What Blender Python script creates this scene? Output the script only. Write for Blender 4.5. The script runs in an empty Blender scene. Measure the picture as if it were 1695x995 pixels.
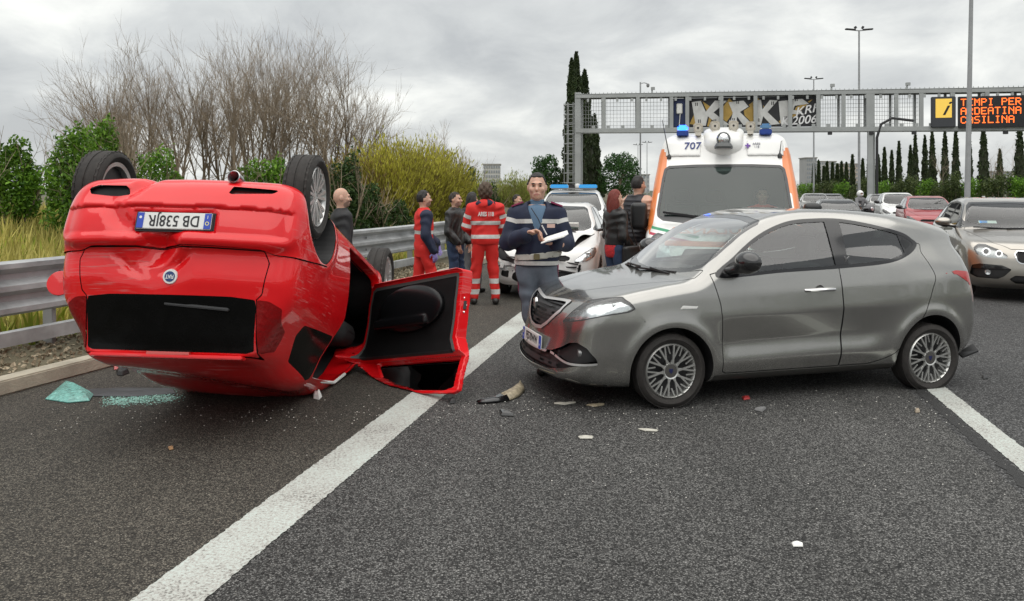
import bpy, bmesh, math, random
import numpy as np
from mathutils import Vector, Matrix
R = math.radians
scene = bpy.context.scene
COL = scene.collection

# ------------------------------------------------------------------ camera
CAM_H, FPX, HORIZON, CENTER_X = 1.7, 1340.0, 314.0, 847.5
cam_d = bpy.data.cameras.new('camera'); cam = bpy.data.objects.new('camera', cam_d); COL.objects.link(cam)
cam.location = (0, 0, CAM_H); cam.rotation_euler = (R(90), 0, 0)
cam_d.sensor_fit = 'HORIZONTAL'; cam_d.sensor_width = 36.0; cam_d.lens = 36.0 * FPX / 1695.0
cam_d.shift_y = -(497.5 - HORIZON) / 1695.0
cam_d.clip_start = 0.1; cam_d.clip_end = 3000
scene.camera = cam

# ------------------------------------------------------------------ sky, sun, exposure
SUN_EL, SUN_AZ = 78.0, 172.0        # azimuth measured from +Y towards +X
world = bpy.data.worlds.new('World'); scene.world = world; world.use_nodes = True
nt = world.node_tree; nt.nodes.clear(); N_ = nt.nodes.new; L_ = nt.links.new
out = N_('ShaderNodeOutputWorld'); bg = N_('ShaderNodeBackground'); L_(bg.outputs[0], out.inputs[0])
sky = N_('ShaderNodeTexSky'); sky.sky_type = 'NISHITA'; sky.sun_disc = False
sky.sun_elevation = R(SUN_EL); sky.sun_rotation = R(SUN_AZ); sky.air_density = 1.0; sky.dust_density = 2.0
tc = N_('ShaderNodeTexCoord'); sep = N_('ShaderNodeSeparateXYZ'); L_(tc.outputs['Generated'], sep.inputs[0])
def wm(op, a, b=None, clamp=False):
    n = N_('ShaderNodeMath'); n.operation = op; n.use_clamp = clamp
    for i, v in enumerate((a, b)):
        if v is None: continue
        if isinstance(v, (int, float)): n.inputs[i].default_value = v
        else: L_(v, n.inputs[i])
    return n.outputs[0]
zc = wm('ADD', wm('MAXIMUM', sep.outputs[2], 0.0), 0.32)
comb = N_('ShaderNodeCombineXYZ')
L_(wm('DIVIDE', sep.outputs[0], zc), comb.inputs[0]); L_(wm('DIVIDE', sep.outputs[1], zc), comb.inputs[1])
def cloud_noise(scale, detail, rough, loc, dist=0.0):
    mp = N_('ShaderNodeMapping'); mp.inputs['Location'].default_value = loc; L_(comb.outputs[0], mp.inputs[0])
    n = N_('ShaderNodeTexNoise'); n.inputs['Scale'].default_value = scale; n.inputs['Detail'].default_value = detail
    n.inputs['Roughness'].default_value = rough; n.inputs['Distortion'].default_value = dist
    L_(mp.outputs[0], n.inputs['Vector']); return n.outputs['Fac']
big = cloud_noise(1.05, 3, 0.5, (0.35, 2.15, 0.0))
fine = cloud_noise(3.2, 9, 0.58, (4.0, 1.0, 2.0), 0.35)
mix = wm('ADD', wm('MULTIPLY', big, 0.62), wm('MULTIPLY', fine, 0.38))
ramp = N_('ShaderNodeValToRGB'); L_(mix, ramp.inputs[0])
els = ramp.color_ramp.elements
els[0].position = 0.40; els[0].color = (0.295, 0.305, 0.31, 1)
els[1].position = 0.62; els[1].color = (0.56, 0.565, 0.54, 1)
e = els.new(0.50); e.color = (0.385, 0.395, 0.392, 1)
skm = N_('ShaderNodeMixRGB'); skm.blend_type = 'MULTIPLY'; skm.inputs[0].default_value = 1.0
skm.inputs[2].default_value = (0.06, 0.06, 0.06, 1); L_(sky.outputs[0], skm.inputs[1])
cm = N_('ShaderNodeMixRGB'); cm.inputs[0].default_value = 0.93; L_(skm.outputs[0], cm.inputs[1]); L_(ramp.outputs[0], cm.inputs[2])
L_(cm.outputs[0], bg.inputs[0]); bg.inputs[1].default_value = 1.0

sun_d = bpy.data.lights.new('sun', 'SUN'); sun = bpy.data.objects.new('sun', sun_d); COL.objects.link(sun)
sun_d.energy = 1.5; sun_d.angle = R(100); sun_d.color = (1.0, 0.97, 0.92)
_sv = Vector((math.sin(R(SUN_AZ)) * math.cos(R(SUN_EL)), math.cos(R(SUN_AZ)) * math.cos(R(SUN_EL)), math.sin(R(SUN_EL))))
sun.rotation_euler = _sv.to_track_quat('Z', 'Y').to_euler(); sun.location = (0, 0, 60)
vs = scene.view_settings; vs.view_transform = 'Standard'; vs.look = 'None'; vs.exposure = 0.95; vs.gamma = 1.0; vs.use_curve_mapping = False
scene.cycles.max_bounces = 8; scene.cycles.transparent_max_bounces = 16; scene.cycles.transmission_bounces = 8
scene.cycles.use_denoising = True
random.seed(7); RNG = np.random.default_rng(7)
# ------------------------------------------------------------------ signed-distance modelling
def catmull(pts, n=8, closed=True):
    p = np.asarray(pts, float)
    if not closed: p = np.vstack([2*p[0]-p[1], p, 2*p[-1]-p[-2]])
    m = len(p); o = []
    rng = range(m) if closed else range(1, m-2)
    for i in rng:
        a, b, c, d = p[(i-1) % m], p[i % m], p[(i+1) % m], p[(i+2) % m]
        for k in range(n):
            t = k/n
            o.append(0.5*((2*b) + (c-a)*t + (2*a-5*b+4*c-d)*t*t + (3*b-a-3*c+d)*t**3))
    if not closed: o.append(p[-2])
    return np.array(o)

def poly_sd(poly, x, y):
    """exact signed distance to a closed polygon, negative inside"""
    poly = np.asarray(poly, float); x = np.asarray(x, float); y = np.asarray(y, float)
    sh = x.shape; x = x.ravel(); y = y.ravel(); out_ = np.empty(x.shape)
    a = poly; b = np.roll(poly, -1, 0); e = b-a; ee = (e**2).sum(1)+1e-12
    for s in range(0, len(x), 20000):
        px = x[s:s+20000, None]; py = y[s:s+20000, None]
        wx = px-a[:, 0]; wy = py-a[:, 1]
        t = np.clip((wx*e[:, 0]+wy*e[:, 1])/ee, 0, 1)
        dx = wx-e[:, 0]*t; dy = wy-e[:, 1]*t
        d = np.sqrt((dx*dx+dy*dy).min(1))
        c1 = py >= a[:, 1]; c2 = py < b[:, 1]; cr = e[:, 0]*wy-e[:, 1]*wx
        flips = (c1 & c2 & (cr > 0)) | (~c1 & ~c2 & (cr < 0))
        ins = flips.sum(1) % 2 == 1
        out_[s:s+20000] = np.where(ins, -d, d)
    return out_.reshape(sh)

def rpoly(pts, r=0.0, smooth=0):
    """polygon -> f(x,y); corners rounded by r"""
    p = np.array(pts, float)
    if smooth: p = catmull(p, smooth)
    if r:
        c = p.mean(0)
        def f(x, y): return poly_sd(p, x, y)
        # shrink-and-grow rounding: use soft offset
        ar = 0.5*np.sum(p[:, 0]*np.roll(p[:, 1], -1)-np.roll(p[:, 0], -1)*p[:, 1])
        if ar < 0: p = p[::-1]
        a = np.roll(p, 1, 0); b = np.roll(p, -1, 0)
        n1 = p-a; n1 = np.stack([n1[:, 1], -n1[:, 0]], 1); n1 /= np.linalg.norm(n1, axis=1)[:, None]+1e-9
        n2 = b-p; n2 = np.stack([n2[:, 1], -n2[:, 0]], 1); n2 /= np.linalg.norm(n2, axis=1)[:, None]+1e-9
        m = n1+n2; m /= (m*m).sum(1)[:, None]/2+1e-9
        q = p-m*r
        return lambda x, y: poly_sd(q, x, y)-r
    return lambda x, y: poly_sd(p, x, y)

class Field2:
    """polygon distance sampled on a grid, read back with a cubic B-spline (C2 smooth)"""
    def __init__(s, poly, res=0.02, margin=0.5):
        poly = np.asarray(poly, float); s.res = res
        s.lo = poly.min(0)-margin; hi = poly.max(0)+margin
        s.n = np.ceil((hi-s.lo)/res).astype(int)+1
        X, Y = np.meshgrid(s.lo[0]+np.arange(s.n[0])*res, s.lo[1]+np.arange(s.n[1])*res, indexing='ij')
        s.g = poly_sd(poly, X, Y)
    def __call__(s, x, y):
        u = np.clip((x-s.lo[0])/s.res, 1.001, s.n[0]-3.001); v = np.clip((y-s.lo[1])/s.res, 1.001, s.n[1]-3.001)
        i = u.astype(int); j = v.astype(int); u = u-i; v = v-j
        def w(t): return ((1-t)**3/6, (3*t**3-6*t*t+4)/6, (-3*t**3+3*t*t+3*t+1)/6, t**3/6)
        wu = w(u); wv = w(v); r = 0
        for a in range(4):
            for b in range(4): r = r+wu[a]*wv[b]*s.g[i+a-1, j+b-1]
        return r

def curve1(pts, sm=0.03):
    """smooth 1-D function through control points"""
    p = np.array(pts, float); step = 0.005
    xs = np.arange(p[0, 0]-1, p[-1, 0]+1, step); ys = np.interp(xs, p[:, 0], p[:, 1])
    k = max(1, int(sm/step)); ker = np.hanning(2*k+3); ker /= ker.sum()
    yy = np.convolve(np.pad(ys, k+1, mode='edge'), ker, 'valid')
    return lambda t: np.interp(t, xs, yy)

def smax(a, b, k):
    h = np.maximum(k-np.abs(a-b), 0)/k
    return np.maximum(a, b)+h*h*k*0.25
def smin(a, b, k): return -smax(-a, -b, k)
def sstep(a, b, x):
    t = np.clip((x-a)/(b-a), 0, 1); return t*t*(3-2*t)
def sbox(P, c, h, r=0.0):
    q = np.abs(P-np.asarray(c))-(np.asarray(h)-r)
    return np.linalg.norm(np.maximum(q, 0), axis=-1)+np.minimum(q.max(-1), 0)-r
def cone(P, a, b, ra, rb):
    a = np.asarray(a, float); b = np.asarray(b, float); d = b-a; L = (d@d)+1e-12
    t = np.clip(((P-a)@d)/L, 0, 1)
    return np.linalg.norm(P-a-t[:, None]*d, axis=1)-(ra+(rb-ra)*t)
def ell(P, c, r):
    r = np.asarray(r, float); q = (P-np.asarray(c, float))
    k0 = np.linalg.norm(q/r, axis=1); k1 = np.linalg.norm(q/(r*r), axis=1)+1e-9
    return k0*(k0-1)/k1

def grad(f, P, e=0.004):
    g = np.empty_like(P)
    for i in range(3):
        d = np.zeros(3); d[i] = e
        g[:, i] = (f(P+d)-f(P-d))/(2*e)
    return g

class M:
    """triangle mesh with smooth normals"""
    def __init__(s, V, N, T): s.V, s.N, s.T = V, N, T
    def compact(s):
        u, inv = np.unique(s.T.ravel(), return_inverse=True)
        return M(s.V[u], s.N[u], inv.reshape(-1, 3))
    def moved(s, off): return M(s.V+s.N*off, s.N, s.T)
    def flip(s): return M(s.V, -s.N, s.T[:, ::-1])
    def xf(s, mat, off=(0, 0, 0)):
        m = np.asarray(mat, float); return M(s.V@m.T+np.asarray(off), s.N@np.linalg.inv(m), s.T if np.linalg.det(m) > 0 else s.T[:, ::-1])
    def join(s, o): return M(np.vstack([s.V, o.V]), np.vstack([s.N, o.N]), np.vstack([s.T, o.T+len(s.V)]))

def mesh_sdf(f, lo, hi, h, block=8, lip=1.4, it=3, eps=None):
    """sparse surface nets of f=0, vertices pulled onto the surface"""
    lo = np.asarray(lo, float); hi = np.asarray(hi, float)
    nb = np.ceil((hi-lo)/(h*block)).astype(int); n = nb*block
    B = np.stack(np.meshgrid(*[np.arange(k) for k in nb], indexing='ij'), -1).reshape(-1, 3)
    cen = lo+(B+0.5)*block*h
    dc = f(cen); act = np.abs(dc) < block*h*0.87*lip
    D = np.repeat(np.repeat(np.repeat(dc.reshape(nb), block, 0), block, 1), block, 2)
    D = np.pad(D, ((0, 1),)*3, mode='edge')
    loc = np.stack(np.meshgrid(*[np.arange(block+1)]*3, indexing='ij'), -1).reshape(-1, 3)
    A = B[act]
    for s in range(0, len(A), 400):
        G = (A[s:s+400, None, :]*block+loc[None]).reshape(-1, 3)
        D[G[:, 0], G[:, 1], G[:, 2]] = f(lo+G*h)
    S = D < 0
    # cells with sign change
    c = np.zeros(n, int); acc = np.zeros(tuple(n)+(3,)); cnt = np.zeros(n)
    offs = [(i, j, k) for i in (0, 1) for j in (0, 1) for k in (0, 1)]
    sl = lambda o: tuple(slice(o[i], o[i]+n[i]) for i in range(3))
    for o in offs: c += S[sl(o)]
    mixd = (c > 0) & (c < 8); I = np.argwhere(mixd)
    acc = np.zeros((len(I), 3)); cnt = np.zeros(len(I))
    for o in offs:
        for ax in range(3):
            if o[ax]: continue
            q = list(o); q[ax] = 1
            a = D[I[:, 0]+o[0], I[:, 1]+o[1], I[:, 2]+o[2]]; b = D[I[:, 0]+q[0], I[:, 1]+q[1], I[:, 2]+q[2]]
            m = (a < 0) != (b < 0); t = np.where(m, a/np.where(m, a-b, 1), 0)
            p = np.tile(np.array(o, float), (len(I), 1)); p[:, ax] += t
            acc[m] += p[m]; cnt[m] += 1
    V = lo+(I+acc/cnt[:, None])*h
    idx = -np.ones(n, int); idx[I[:, 0], I[:, 1], I[:, 2]] = np.arange(len(I))
    quads = []
    for ax in range(3):
        u, v = (ax+1) % 3, (ax+2) % 3
        s0 = [slice(1, n[i]) for i in range(3)]; s0[ax] = slice(0, n[ax])
        s1 = list(s0); s1[ax] = slice(1, n[ax]+1)
        a = S[tuple(s0)]; b = S[tuple(s1)]
        for flag in (True, False):
            E = np.argwhere((a != b) & (a == flag)); E = E+np.array([0 if i == ax else 1 for i in range(3)])
            if not len(E): continue
            def g(du, dv):
                e = E.copy(); e[:, u] -= du; e[:, v] -= dv
                return idx[e[:, 0], e[:, 1], e[:, 2]]
            q = np.stack([g(1, 1), g(0, 1), g(0, 0), g(1, 0)], 1)
            if not flag: q = q[:, ::-1]
            quads.append(q[(q >= 0).all(1)])
    Q = np.vstack(quads)
    ee = eps or h*0.2
    for _ in range(it):
        d = f(V); g = grad(f, V, ee); g2 = (g*g).sum(1)+1e-6
        st = -(d/g2)[:, None]*g; ln = np.linalg.norm(st, axis=1); st *= np.minimum(1, 0.6*h/(ln+1e-9))[:, None]
        V = V+st
    g = grad(f, V, ee); N = g/(np.linalg.norm(g, axis=1)[:, None]+1e-9)
    d1 = ((V[Q[:, 0]]-V[Q[:, 2]])**2).sum(1) < ((V[Q[:, 1]]-V[Q[:, 3]])**2).sum(1)
    T = np.vstack([Q[d1][:, [0, 1, 2]], Q[d1][:, [0, 2, 3]], Q[~d1][:, [0, 1, 3]], Q[~d1][:, [1, 2, 3]]])
    return M(V, N, T)

def cut(m, f):
    """split a mesh along f=0 -> (inside f<0, outside)"""
    V, N, T = m.V, m.N, m.T
    fv = f(V); fv = np.where(np.abs(fv) < 1e-6, -1e-6, fv); ins = fv < 0
    k = ins[T].sum(1)
    Tin = T[k == 3]; Tout = T[k == 0]; mx = T[(k == 1) | (k == 2)]
    if len(mx):
        one = ins[mx].sum(1) == 1                      # rotate so vertex 0 is the odd one out
        odd = np.where(one[:, None], ins[mx], ~ins[mx]); r = odd.argmax(1)
        mx = np.stack([mx[np.arange(len(mx)), (r+i) % 3] for i in range(3)], 1)
        E = np.vstack([mx[:, [0, 1]], mx[:, [0, 2]]]); Es = np.sort(E, 1)
        ue, inv = np.unique(Es, axis=0, return_inverse=True); inv = inv.ravel()
        a, b = V[ue[:, 0]], V[ue[:, 1]]; fa, fb = fv[ue[:, 0]], fv[ue[:, 1]]
        ta = np.zeros(len(ue)); tb = np.ones(len(ue))
        for i in range(7):
            t = ta+(tb-ta)*np.clip(fa/(fa-fb+1e-15*np.sign(fa-fb+1e-30)), 0.03, 0.97)
            ft = f(a+(b-a)*t[:, None]); same = (ft < 0) == (fa < 0)
            ta = np.where(same, t, ta); fa = np.where(same, ft, fa); tb = np.where(same, tb, t); fb = np.where(same, fb, ft)
        t = ta+(tb-ta)*np.clip(fa/(fa-fb+1e-15), 0, 1); t = np.clip(t, 0.002, 0.998)
        nV = a+(b-a)*t[:, None]; nN = N[ue[:, 0]]*(1-t[:, None])+N[ue[:, 1]]*t[:, None]
        nN /= np.linalg.norm(nN, axis=1)[:, None]+1e-9
        n0 = len(V); V = np.vstack([V, nV]); N = np.vstack([N, nN])
        p = inv[:len(mx)]+n0; q = inv[len(mx):]+n0
        tip = np.stack([mx[:, 0], p, q], 1)
        quad = np.vstack([np.stack([p, mx[:, 1], mx[:, 2]], 1), np.stack([p, mx[:, 2], q], 1)])
        one2 = np.concatenate([one, one])
        Tin = np.vstack([Tin, tip[one], quad[~one2]]); Tout = np.vstack([Tout, tip[~one], quad[one2]])
    mk = lambda t: M(V, N, t).compact() if len(t) else M(np.zeros((0, 3)), np.zeros((0, 3)), np.zeros((0, 3), int))
    return mk(Tin), mk(Tout)

def trace(f, o, d, tmax=30):
    """sphere-trace rays (used for placing trim on a surface)"""
    o = np.atleast_2d(o).astype(float); d = np.atleast_2d(d).astype(float); d = d/np.linalg.norm(d, axis=1)[:, None]
    t = np.zeros(len(d))
    for _ in range(90):
        t = t+f(o+d*t[:, None])*0.7
        t = np.minimum(t, tmax)
    return o+d*t[:, None]
# ------------------------------------------------------------------ materials
MATS = {}
def mat(name, col=(0.5, 0.5, 0.5), rough=0.5, metal=0.0, coat=0.0, coatr=0.05, spec=0.5, var=0.0, vscale=8.0, bump=0.0, bscale=60.0, emit=None, estr=0.0, alpha=1.0, dust=0.0, rvar=0.0, sheen=0.0, trans=0.0, sss=0.0):
    if name in MATS: return MATS[name]
    m = bpy.data.materials.new(name); m.use_nodes = True; t = m.node_tree; b = t.nodes['Principled BSDF']
    b.inputs['Base Color'].default_value = (*col, 1); b.inputs['Roughness'].default_value = rough; b.inputs['Metallic'].default_value = metal
    b.inputs['Coat Weight'].default_value = coat; b.inputs['Coat Roughness'].default_value = coatr; b.inputs['Specular IOR Level'].default_value = spec
    b.inputs['Sheen Weight'].default_value = sheen; b.inputs['Transmission Weight'].default_value = trans
    if sss: b.inputs['Subsurface Weight'].default_value = sss; b.inputs['Subsurface Scale'].default_value = 0.01
    if emit: b.inputs['Emission Color'].default_value = (*emit, 1); b.inputs['Emission Strength'].default_value = estr
    n = t.nodes.new; l = t.links.new
    if var or dust or bump or rvar:
        tc = n('ShaderNodeTexCoord'); oi = n('ShaderNodeObjectInfo')
        add = n('ShaderNodeVectorMath'); add.operation = 'ADD'; l(tc.outputs['Object'], add.inputs[0])
        sc = n('ShaderNodeVectorMath'); sc.operation = 'SCALE'; sc.inputs[0].default_value = (17, 31, 47); l(oi.outputs['Random'], sc.inputs['Scale']); l(sc.outputs[0], add.inputs[1])
        vec = add.outputs[0]
    if var or dust or rvar:
        nz = n('ShaderNodeTexNoise'); nz.inputs['Scale'].default_value = vscale; nz.inputs['Detail'].default_value = 8; nz.inputs['Roughness'].default_value = 0.62; l(vec, nz.inputs['Vector'])
    if var:
        mr = n('ShaderNodeMapRange'); mr.inputs[1].default_value = 0.3; mr.inputs[2].default_value = 0.7; mr.inputs[3].default_value = 1-var; mr.inputs[4].default_value = 1+var; l(nz.outputs['Fac'], mr.inputs[0])
        mx = n('ShaderNodeVectorMath'); mx.operation = 'SCALE'; mx.inputs[0].default_value = col; l(mr.outputs[0], mx.inputs['Scale'])
        l(mx.outputs[0], b.inputs['Base Color'])
    if rvar:
        mr2 = n('ShaderNodeMapRange'); mr2.inputs[1].default_value = 0.3; mr2.inputs[2].default_value = 0.7; mr2.inputs[3].default_value = max(0.02, rough-rvar); mr2.inputs[4].default_value = rough+rvar; l(nz.outputs['Fac'], mr2.inputs[0]); l(mr2.outputs[0], b.inputs['Roughness'])
    if bump:
        n2 = n('ShaderNodeTexNoise'); n2.inputs['Scale'].default_value = bscale; n2.inputs['Detail'].default_value = 4; l(vec, n2.inputs['Vector'])
        bp = n('ShaderNodeBump'); bp.inputs['Strength'].default_value = bump; bp.inputs['Distance'].default_value = 0.02; l(n2.outputs['Fac'], bp.inputs['Height']); l(bp.outputs[0], b.inputs['Normal'])
    MATS[name] = m; return m

def glass(name, tint=(0.75, 0.85, 0.82), refl=1.0, rough=0.0, haze=0.0, hazecol=(0.5, 0.6, 0.58)):
    """thin single-sheet glass: see-through with a fresnel reflection"""
    if name in MATS: return MATS[name]
    m = bpy.data.materials.new(name); m.use_nodes = True; t = m.node_tree; t.nodes.clear(); n = t.nodes.new; l = t.links.new
    o = n('ShaderNodeOutputMaterial'); tr = n('ShaderNodeBsdfTransparent'); tr.inputs[0].default_value = (*tint, 1)
    gl = n('ShaderNodeBsdfGlossy'); gl.inputs['Roughness'].default_value = rough; gl.inputs[0].default_value = (1, 1, 1, 1)
    fr = n('ShaderNodeFresnel'); fr.inputs[0].default_value = 1.5
    mu = n('ShaderNodeMath'); mu.operation = 'MULTIPLY'; mu.use_clamp = True; mu.inputs[1].default_value = refl; l(fr.outputs[0], mu.inputs[0])
    mx = n('ShaderNodeMixShader'); l(mu.outputs[0], mx.inputs[0]); l(gl.outputs[0], mx.inputs[2])
    if haze:
        df = n('ShaderNodeBsdfDiffuse'); df.inputs[0].default_value = (*hazecol, 1); m2 = n('ShaderNodeMixShader'); m2.inputs[0].default_value = haze
        l(tr.outputs[0], m2.inputs[1]); l(df.outputs[0], m2.inputs[2]); l(m2.outputs[0], mx.inputs[1])
    else: l(tr.outputs[0], mx.inputs[1])
    l(mx.outputs[0], o.inputs[0]); MATS[name] = m; return m

# ------------------------------------------------------------------ objects
def tag(o, label=None, cat=None, group=None, kind=None):
    for k, v in (('label', label), ('category', cat), ('group', group), ('kind', kind)):
        if v: o[k] = v
    return o
def link(o, parent=None):
    COL.objects.link(o)
    if parent is not None: o.parent = parent
    return o
def empty(name, loc=(0, 0, 0), rz=0.0, parent=None, **kw):
    o = bpy.data.objects.new(name, None); o.empty_display_size = 0.2; link(o, parent); o.location = loc; o.rotation_euler = (0, 0, rz)
    return tag(o, **kw)
def mesh_data(name, V, Fc, smooth=False):
    me = bpy.data.meshes.new(name)
    V = np.asarray(V, float)
    if isinstance(Fc, np.ndarray) and Fc.ndim == 2:
        k = Fc.shape[1]; me.vertices.add(len(V)); me.vertices.foreach_set('co', V.ravel())
        me.loops.add(Fc.size); me.loops.foreach_set('vertex_index', Fc.ravel().astype(np.int32))
        me.polygons.add(len(Fc)); me.polygons.foreach_set('loop_start', np.arange(0, Fc.size, k, dtype=np.int32))
        me.update(calc_edges=True)
    else: me.from_pydata([tuple(v) for v in V], [], [tuple(int(i) for i in f) for f in Fc])
    me.polygons.foreach_set('use_smooth', np.full(len(me.polygons), bool(smooth)))
    return me
def obj(name, V, Fc, m=None, parent=None, smooth=False, **kw):
    me = mesh_data(name, V, Fc, smooth); o = bpy.data.objects.new(name, me)
    if m: me.materials.append(m)
    link(o, parent); return tag(o, **kw)
def mobj(name, ms, m, parent=None, **kw):
    """M -> object with its smooth normals kept"""
    if not len(ms.T): return None
    me = mesh_data(name, ms.V, np.ascontiguousarray(ms.T), True)
    if len(me.vertices) == len(ms.N): me.normals_split_custom_set_from_vertices([tuple(v) for v in ms.N.astype(float)])
    o = bpy.data.objects.new(name, me); me.materials.append(m); link(o, parent); return tag(o, **kw)
def multi(name, parts, parent=None, **kw):
    """several (M, material) joined into ONE mesh object with material slots"""
    V = np.vstack([p.V for p, _ in parts]); N = np.vstack([p.N for p, _ in parts]); off = 0; T = []; mi = []
    for i, (p, _) in enumerate(parts): T.append(p.T+off); mi.append(np.full(len(p.T), i)); off += len(p.V)
    me = mesh_data(name, V, np.vstack(T), True)
    for _, m in parts: me.materials.append(m)
    me.polygons.foreach_set('material_index', np.concatenate(mi).astype(np.int32)); me.normals_split_custom_set_from_vertices([tuple(v) for v in N])
    o = bpy.data.objects.new(name, me); link(o, parent); return tag(o, **kw)

class MB:
    """collects simple shapes into one mesh"""
    def __init__(s): s.V = []; s.F = []
    def add(s, V, F):
        o = len(s.V); s.V += [tuple(map(float, v)) for v in V]; s.F += [tuple(i+o for i in f) for f in F]; return s
    def box(s, c, h, rot=None):
        c = Vector(c); P = [Vector((x*h[0], y*h[1], z*h[2])) for x in (-1, 1) for y in (-1, 1) for z in (-1, 1)]
        if rot is not None: P = [rot @ p for p in P]
        return s.add([c+p for p in P], [(0, 1, 3, 2), (4, 6, 7, 5), (0, 4, 5, 1), (2, 3, 7, 6), (0, 2, 6, 4), (1, 5, 7, 3)])
    def bar(s, a, b, w, t=None, up=(0, 0, 1)):
        a, b = Vector(a), Vector(b); t = t or w; d = (b-a).normalized(); u = Vector(up)
        if abs(d.dot(u)) > 0.98: u = Vector((1, 0, 0))
        x = d.cross(u).normalized()*w/2; y = x.normalized().cross(d)*t/2
        return s.add([a-x-y, a+x-y, a+x+y, a-x+y, b-x-y, b+x-y, b+x+y, b-x+y], [(0, 1, 2, 3), (7, 6, 5, 4), (0, 4, 5, 1), (1, 5, 6, 2), (2, 6, 7, 3), (3, 7, 4, 0)])
    def tube(s, pts, rad, n=8, cap=True):
        pts = [Vector(p) for p in pts]; rad = rad if hasattr(rad, '__len__') else [rad]*len(pts); o = len(s.V); ref = None
        for i, p in enumerate(pts):
            d = (pts[min(i+1, len(pts)-1)]-pts[max(i-1, 0)]).normalized()
            if ref is None: ref = d.orthogonal().normalized()
            ref = (ref-d*ref.dot(d)).normalized(); b = d.cross(ref)
            for k in range(n):
                a = 2*math.pi*k/n; q = p+(ref*math.cos(a)+b*math.sin(a))*rad[i]; s.V.append(tuple(q))
        for i in range(len(pts)-1):
            for k in range(n):
                a = o+i*n+k; b = o+i*n+(k+1) % n; s.F.append((a, b, b+n, a+n))
        if cap: s.F.append(tuple(o+k for k in reversed(range(n)))); s.F.append(tuple(o+(len(pts)-1)*n+k for k in range(n)))
        return s
    def lathe(s, prof, axis='z', n=32, c=(0, 0, 0), closed=False):
        o = len(s.V); m = len(prof); c = Vector(c)
        for k in range(n):
            a = 2*math.pi*k/n; ca, sa = math.cos(a), math.sin(a)
            for (r, h) in prof:
                v = {'z': (r*ca, r*sa, h), 'y': (r*ca, h, r*sa), 'x': (h, r*ca, r*sa)}[axis]; s.V.append(tuple(c+Vector(v)))
        for k in range(n):
            for i in range(m if closed else m-1):
                a = o+k*m+i; b = o+k*m+(i+1) % m; c2 = o+((k+1) % n)*m+(i+1) % m; d = o+((k+1) % n)*m+i
                s.F.append((a, d, c2, b))
        return s
    def prism(s, poly, fn, h0, h1):
        """2-D polygon extruded; fn(u,v,h)->xyz"""
        n = len(poly); s.add([fn(u, v, h0) for u, v in poly]+[fn(u, v, h1) for u, v in poly], [tuple(reversed(range(n))), tuple(range(n, 2*n))]+[(i, (i+1) % n, n+(i+1) % n, n+i) for i in range(n)]); return s
    def build(s, name, m, parent=None, smooth=False, bevel=0.0, **kw):
        o = obj(name, s.V, s.F, m, parent, False, **kw)
        bm = bmesh.new(); bm.from_mesh(o.data); bmesh.ops.recalc_face_normals(bm, faces=bm.faces)
        if bevel:
            ed = [e for e in bm.edges if len(e.link_faces) == 2 and e.calc_face_angle(0) > 0.6]
            bmesh.ops.bevel(bm, geom=ed, offset=bevel, segments=2, affect='EDGES', clamp_overlap=True)
        bm.to_mesh(o.data); bm.free()
        if smooth:
            me = o.data; me.polygons.foreach_set('use_smooth', np.ones(len(me.polygons), bool))
            try: me.set_sharp_from_angle(angle=R(smooth if smooth is not True else 40))
            except Exception: pass
        return o
def box(name, c, h, m, parent=None, bevel=0.0, rot=None, **kw): return MB().box(c, h, rot).build(name, m, parent, bevel=bevel, smooth=40 if bevel else False, **kw)
def text(name, s, size, m, parent=None, loc=(0, 0, 0), rot=(0, 0, 0), ext=0.002, shear=0.0, bold=0.0, sx=1.0, align='CENTER', **kw):
    cu = bpy.data.curves.new(name, 'FONT'); cu.body = s; cu.size = size; cu.extrude = ext; cu.shear = shear; cu.offset = bold; cu.align_x = align; cu.align_y = 'CENTER'; cu.resolution_u = 3
    t = bpy.data.objects.new('tmp', cu); COL.objects.link(t); dg = bpy.context.evaluated_depsgraph_get()
    me = bpy.data.meshes.new_from_object(t.evaluated_get(dg)); bpy.data.objects.remove(t); bpy.data.curves.remove(cu); me.name = name
    me.materials.clear(); me.materials.append(m); o = bpy.data.objects.new(name, me); link(o, parent)
    o.location = loc; o.rotation_euler = rot; o.scale = (sx, 1, 1); return tag(o, **kw)
def copy_tree(o, parent=None, **kw):
    c = o.copy(); COL.objects.link(c); c.parent = parent
    for ch in list(o.children): copy_tree(ch, c)
    return tag(c, **kw)

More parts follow.
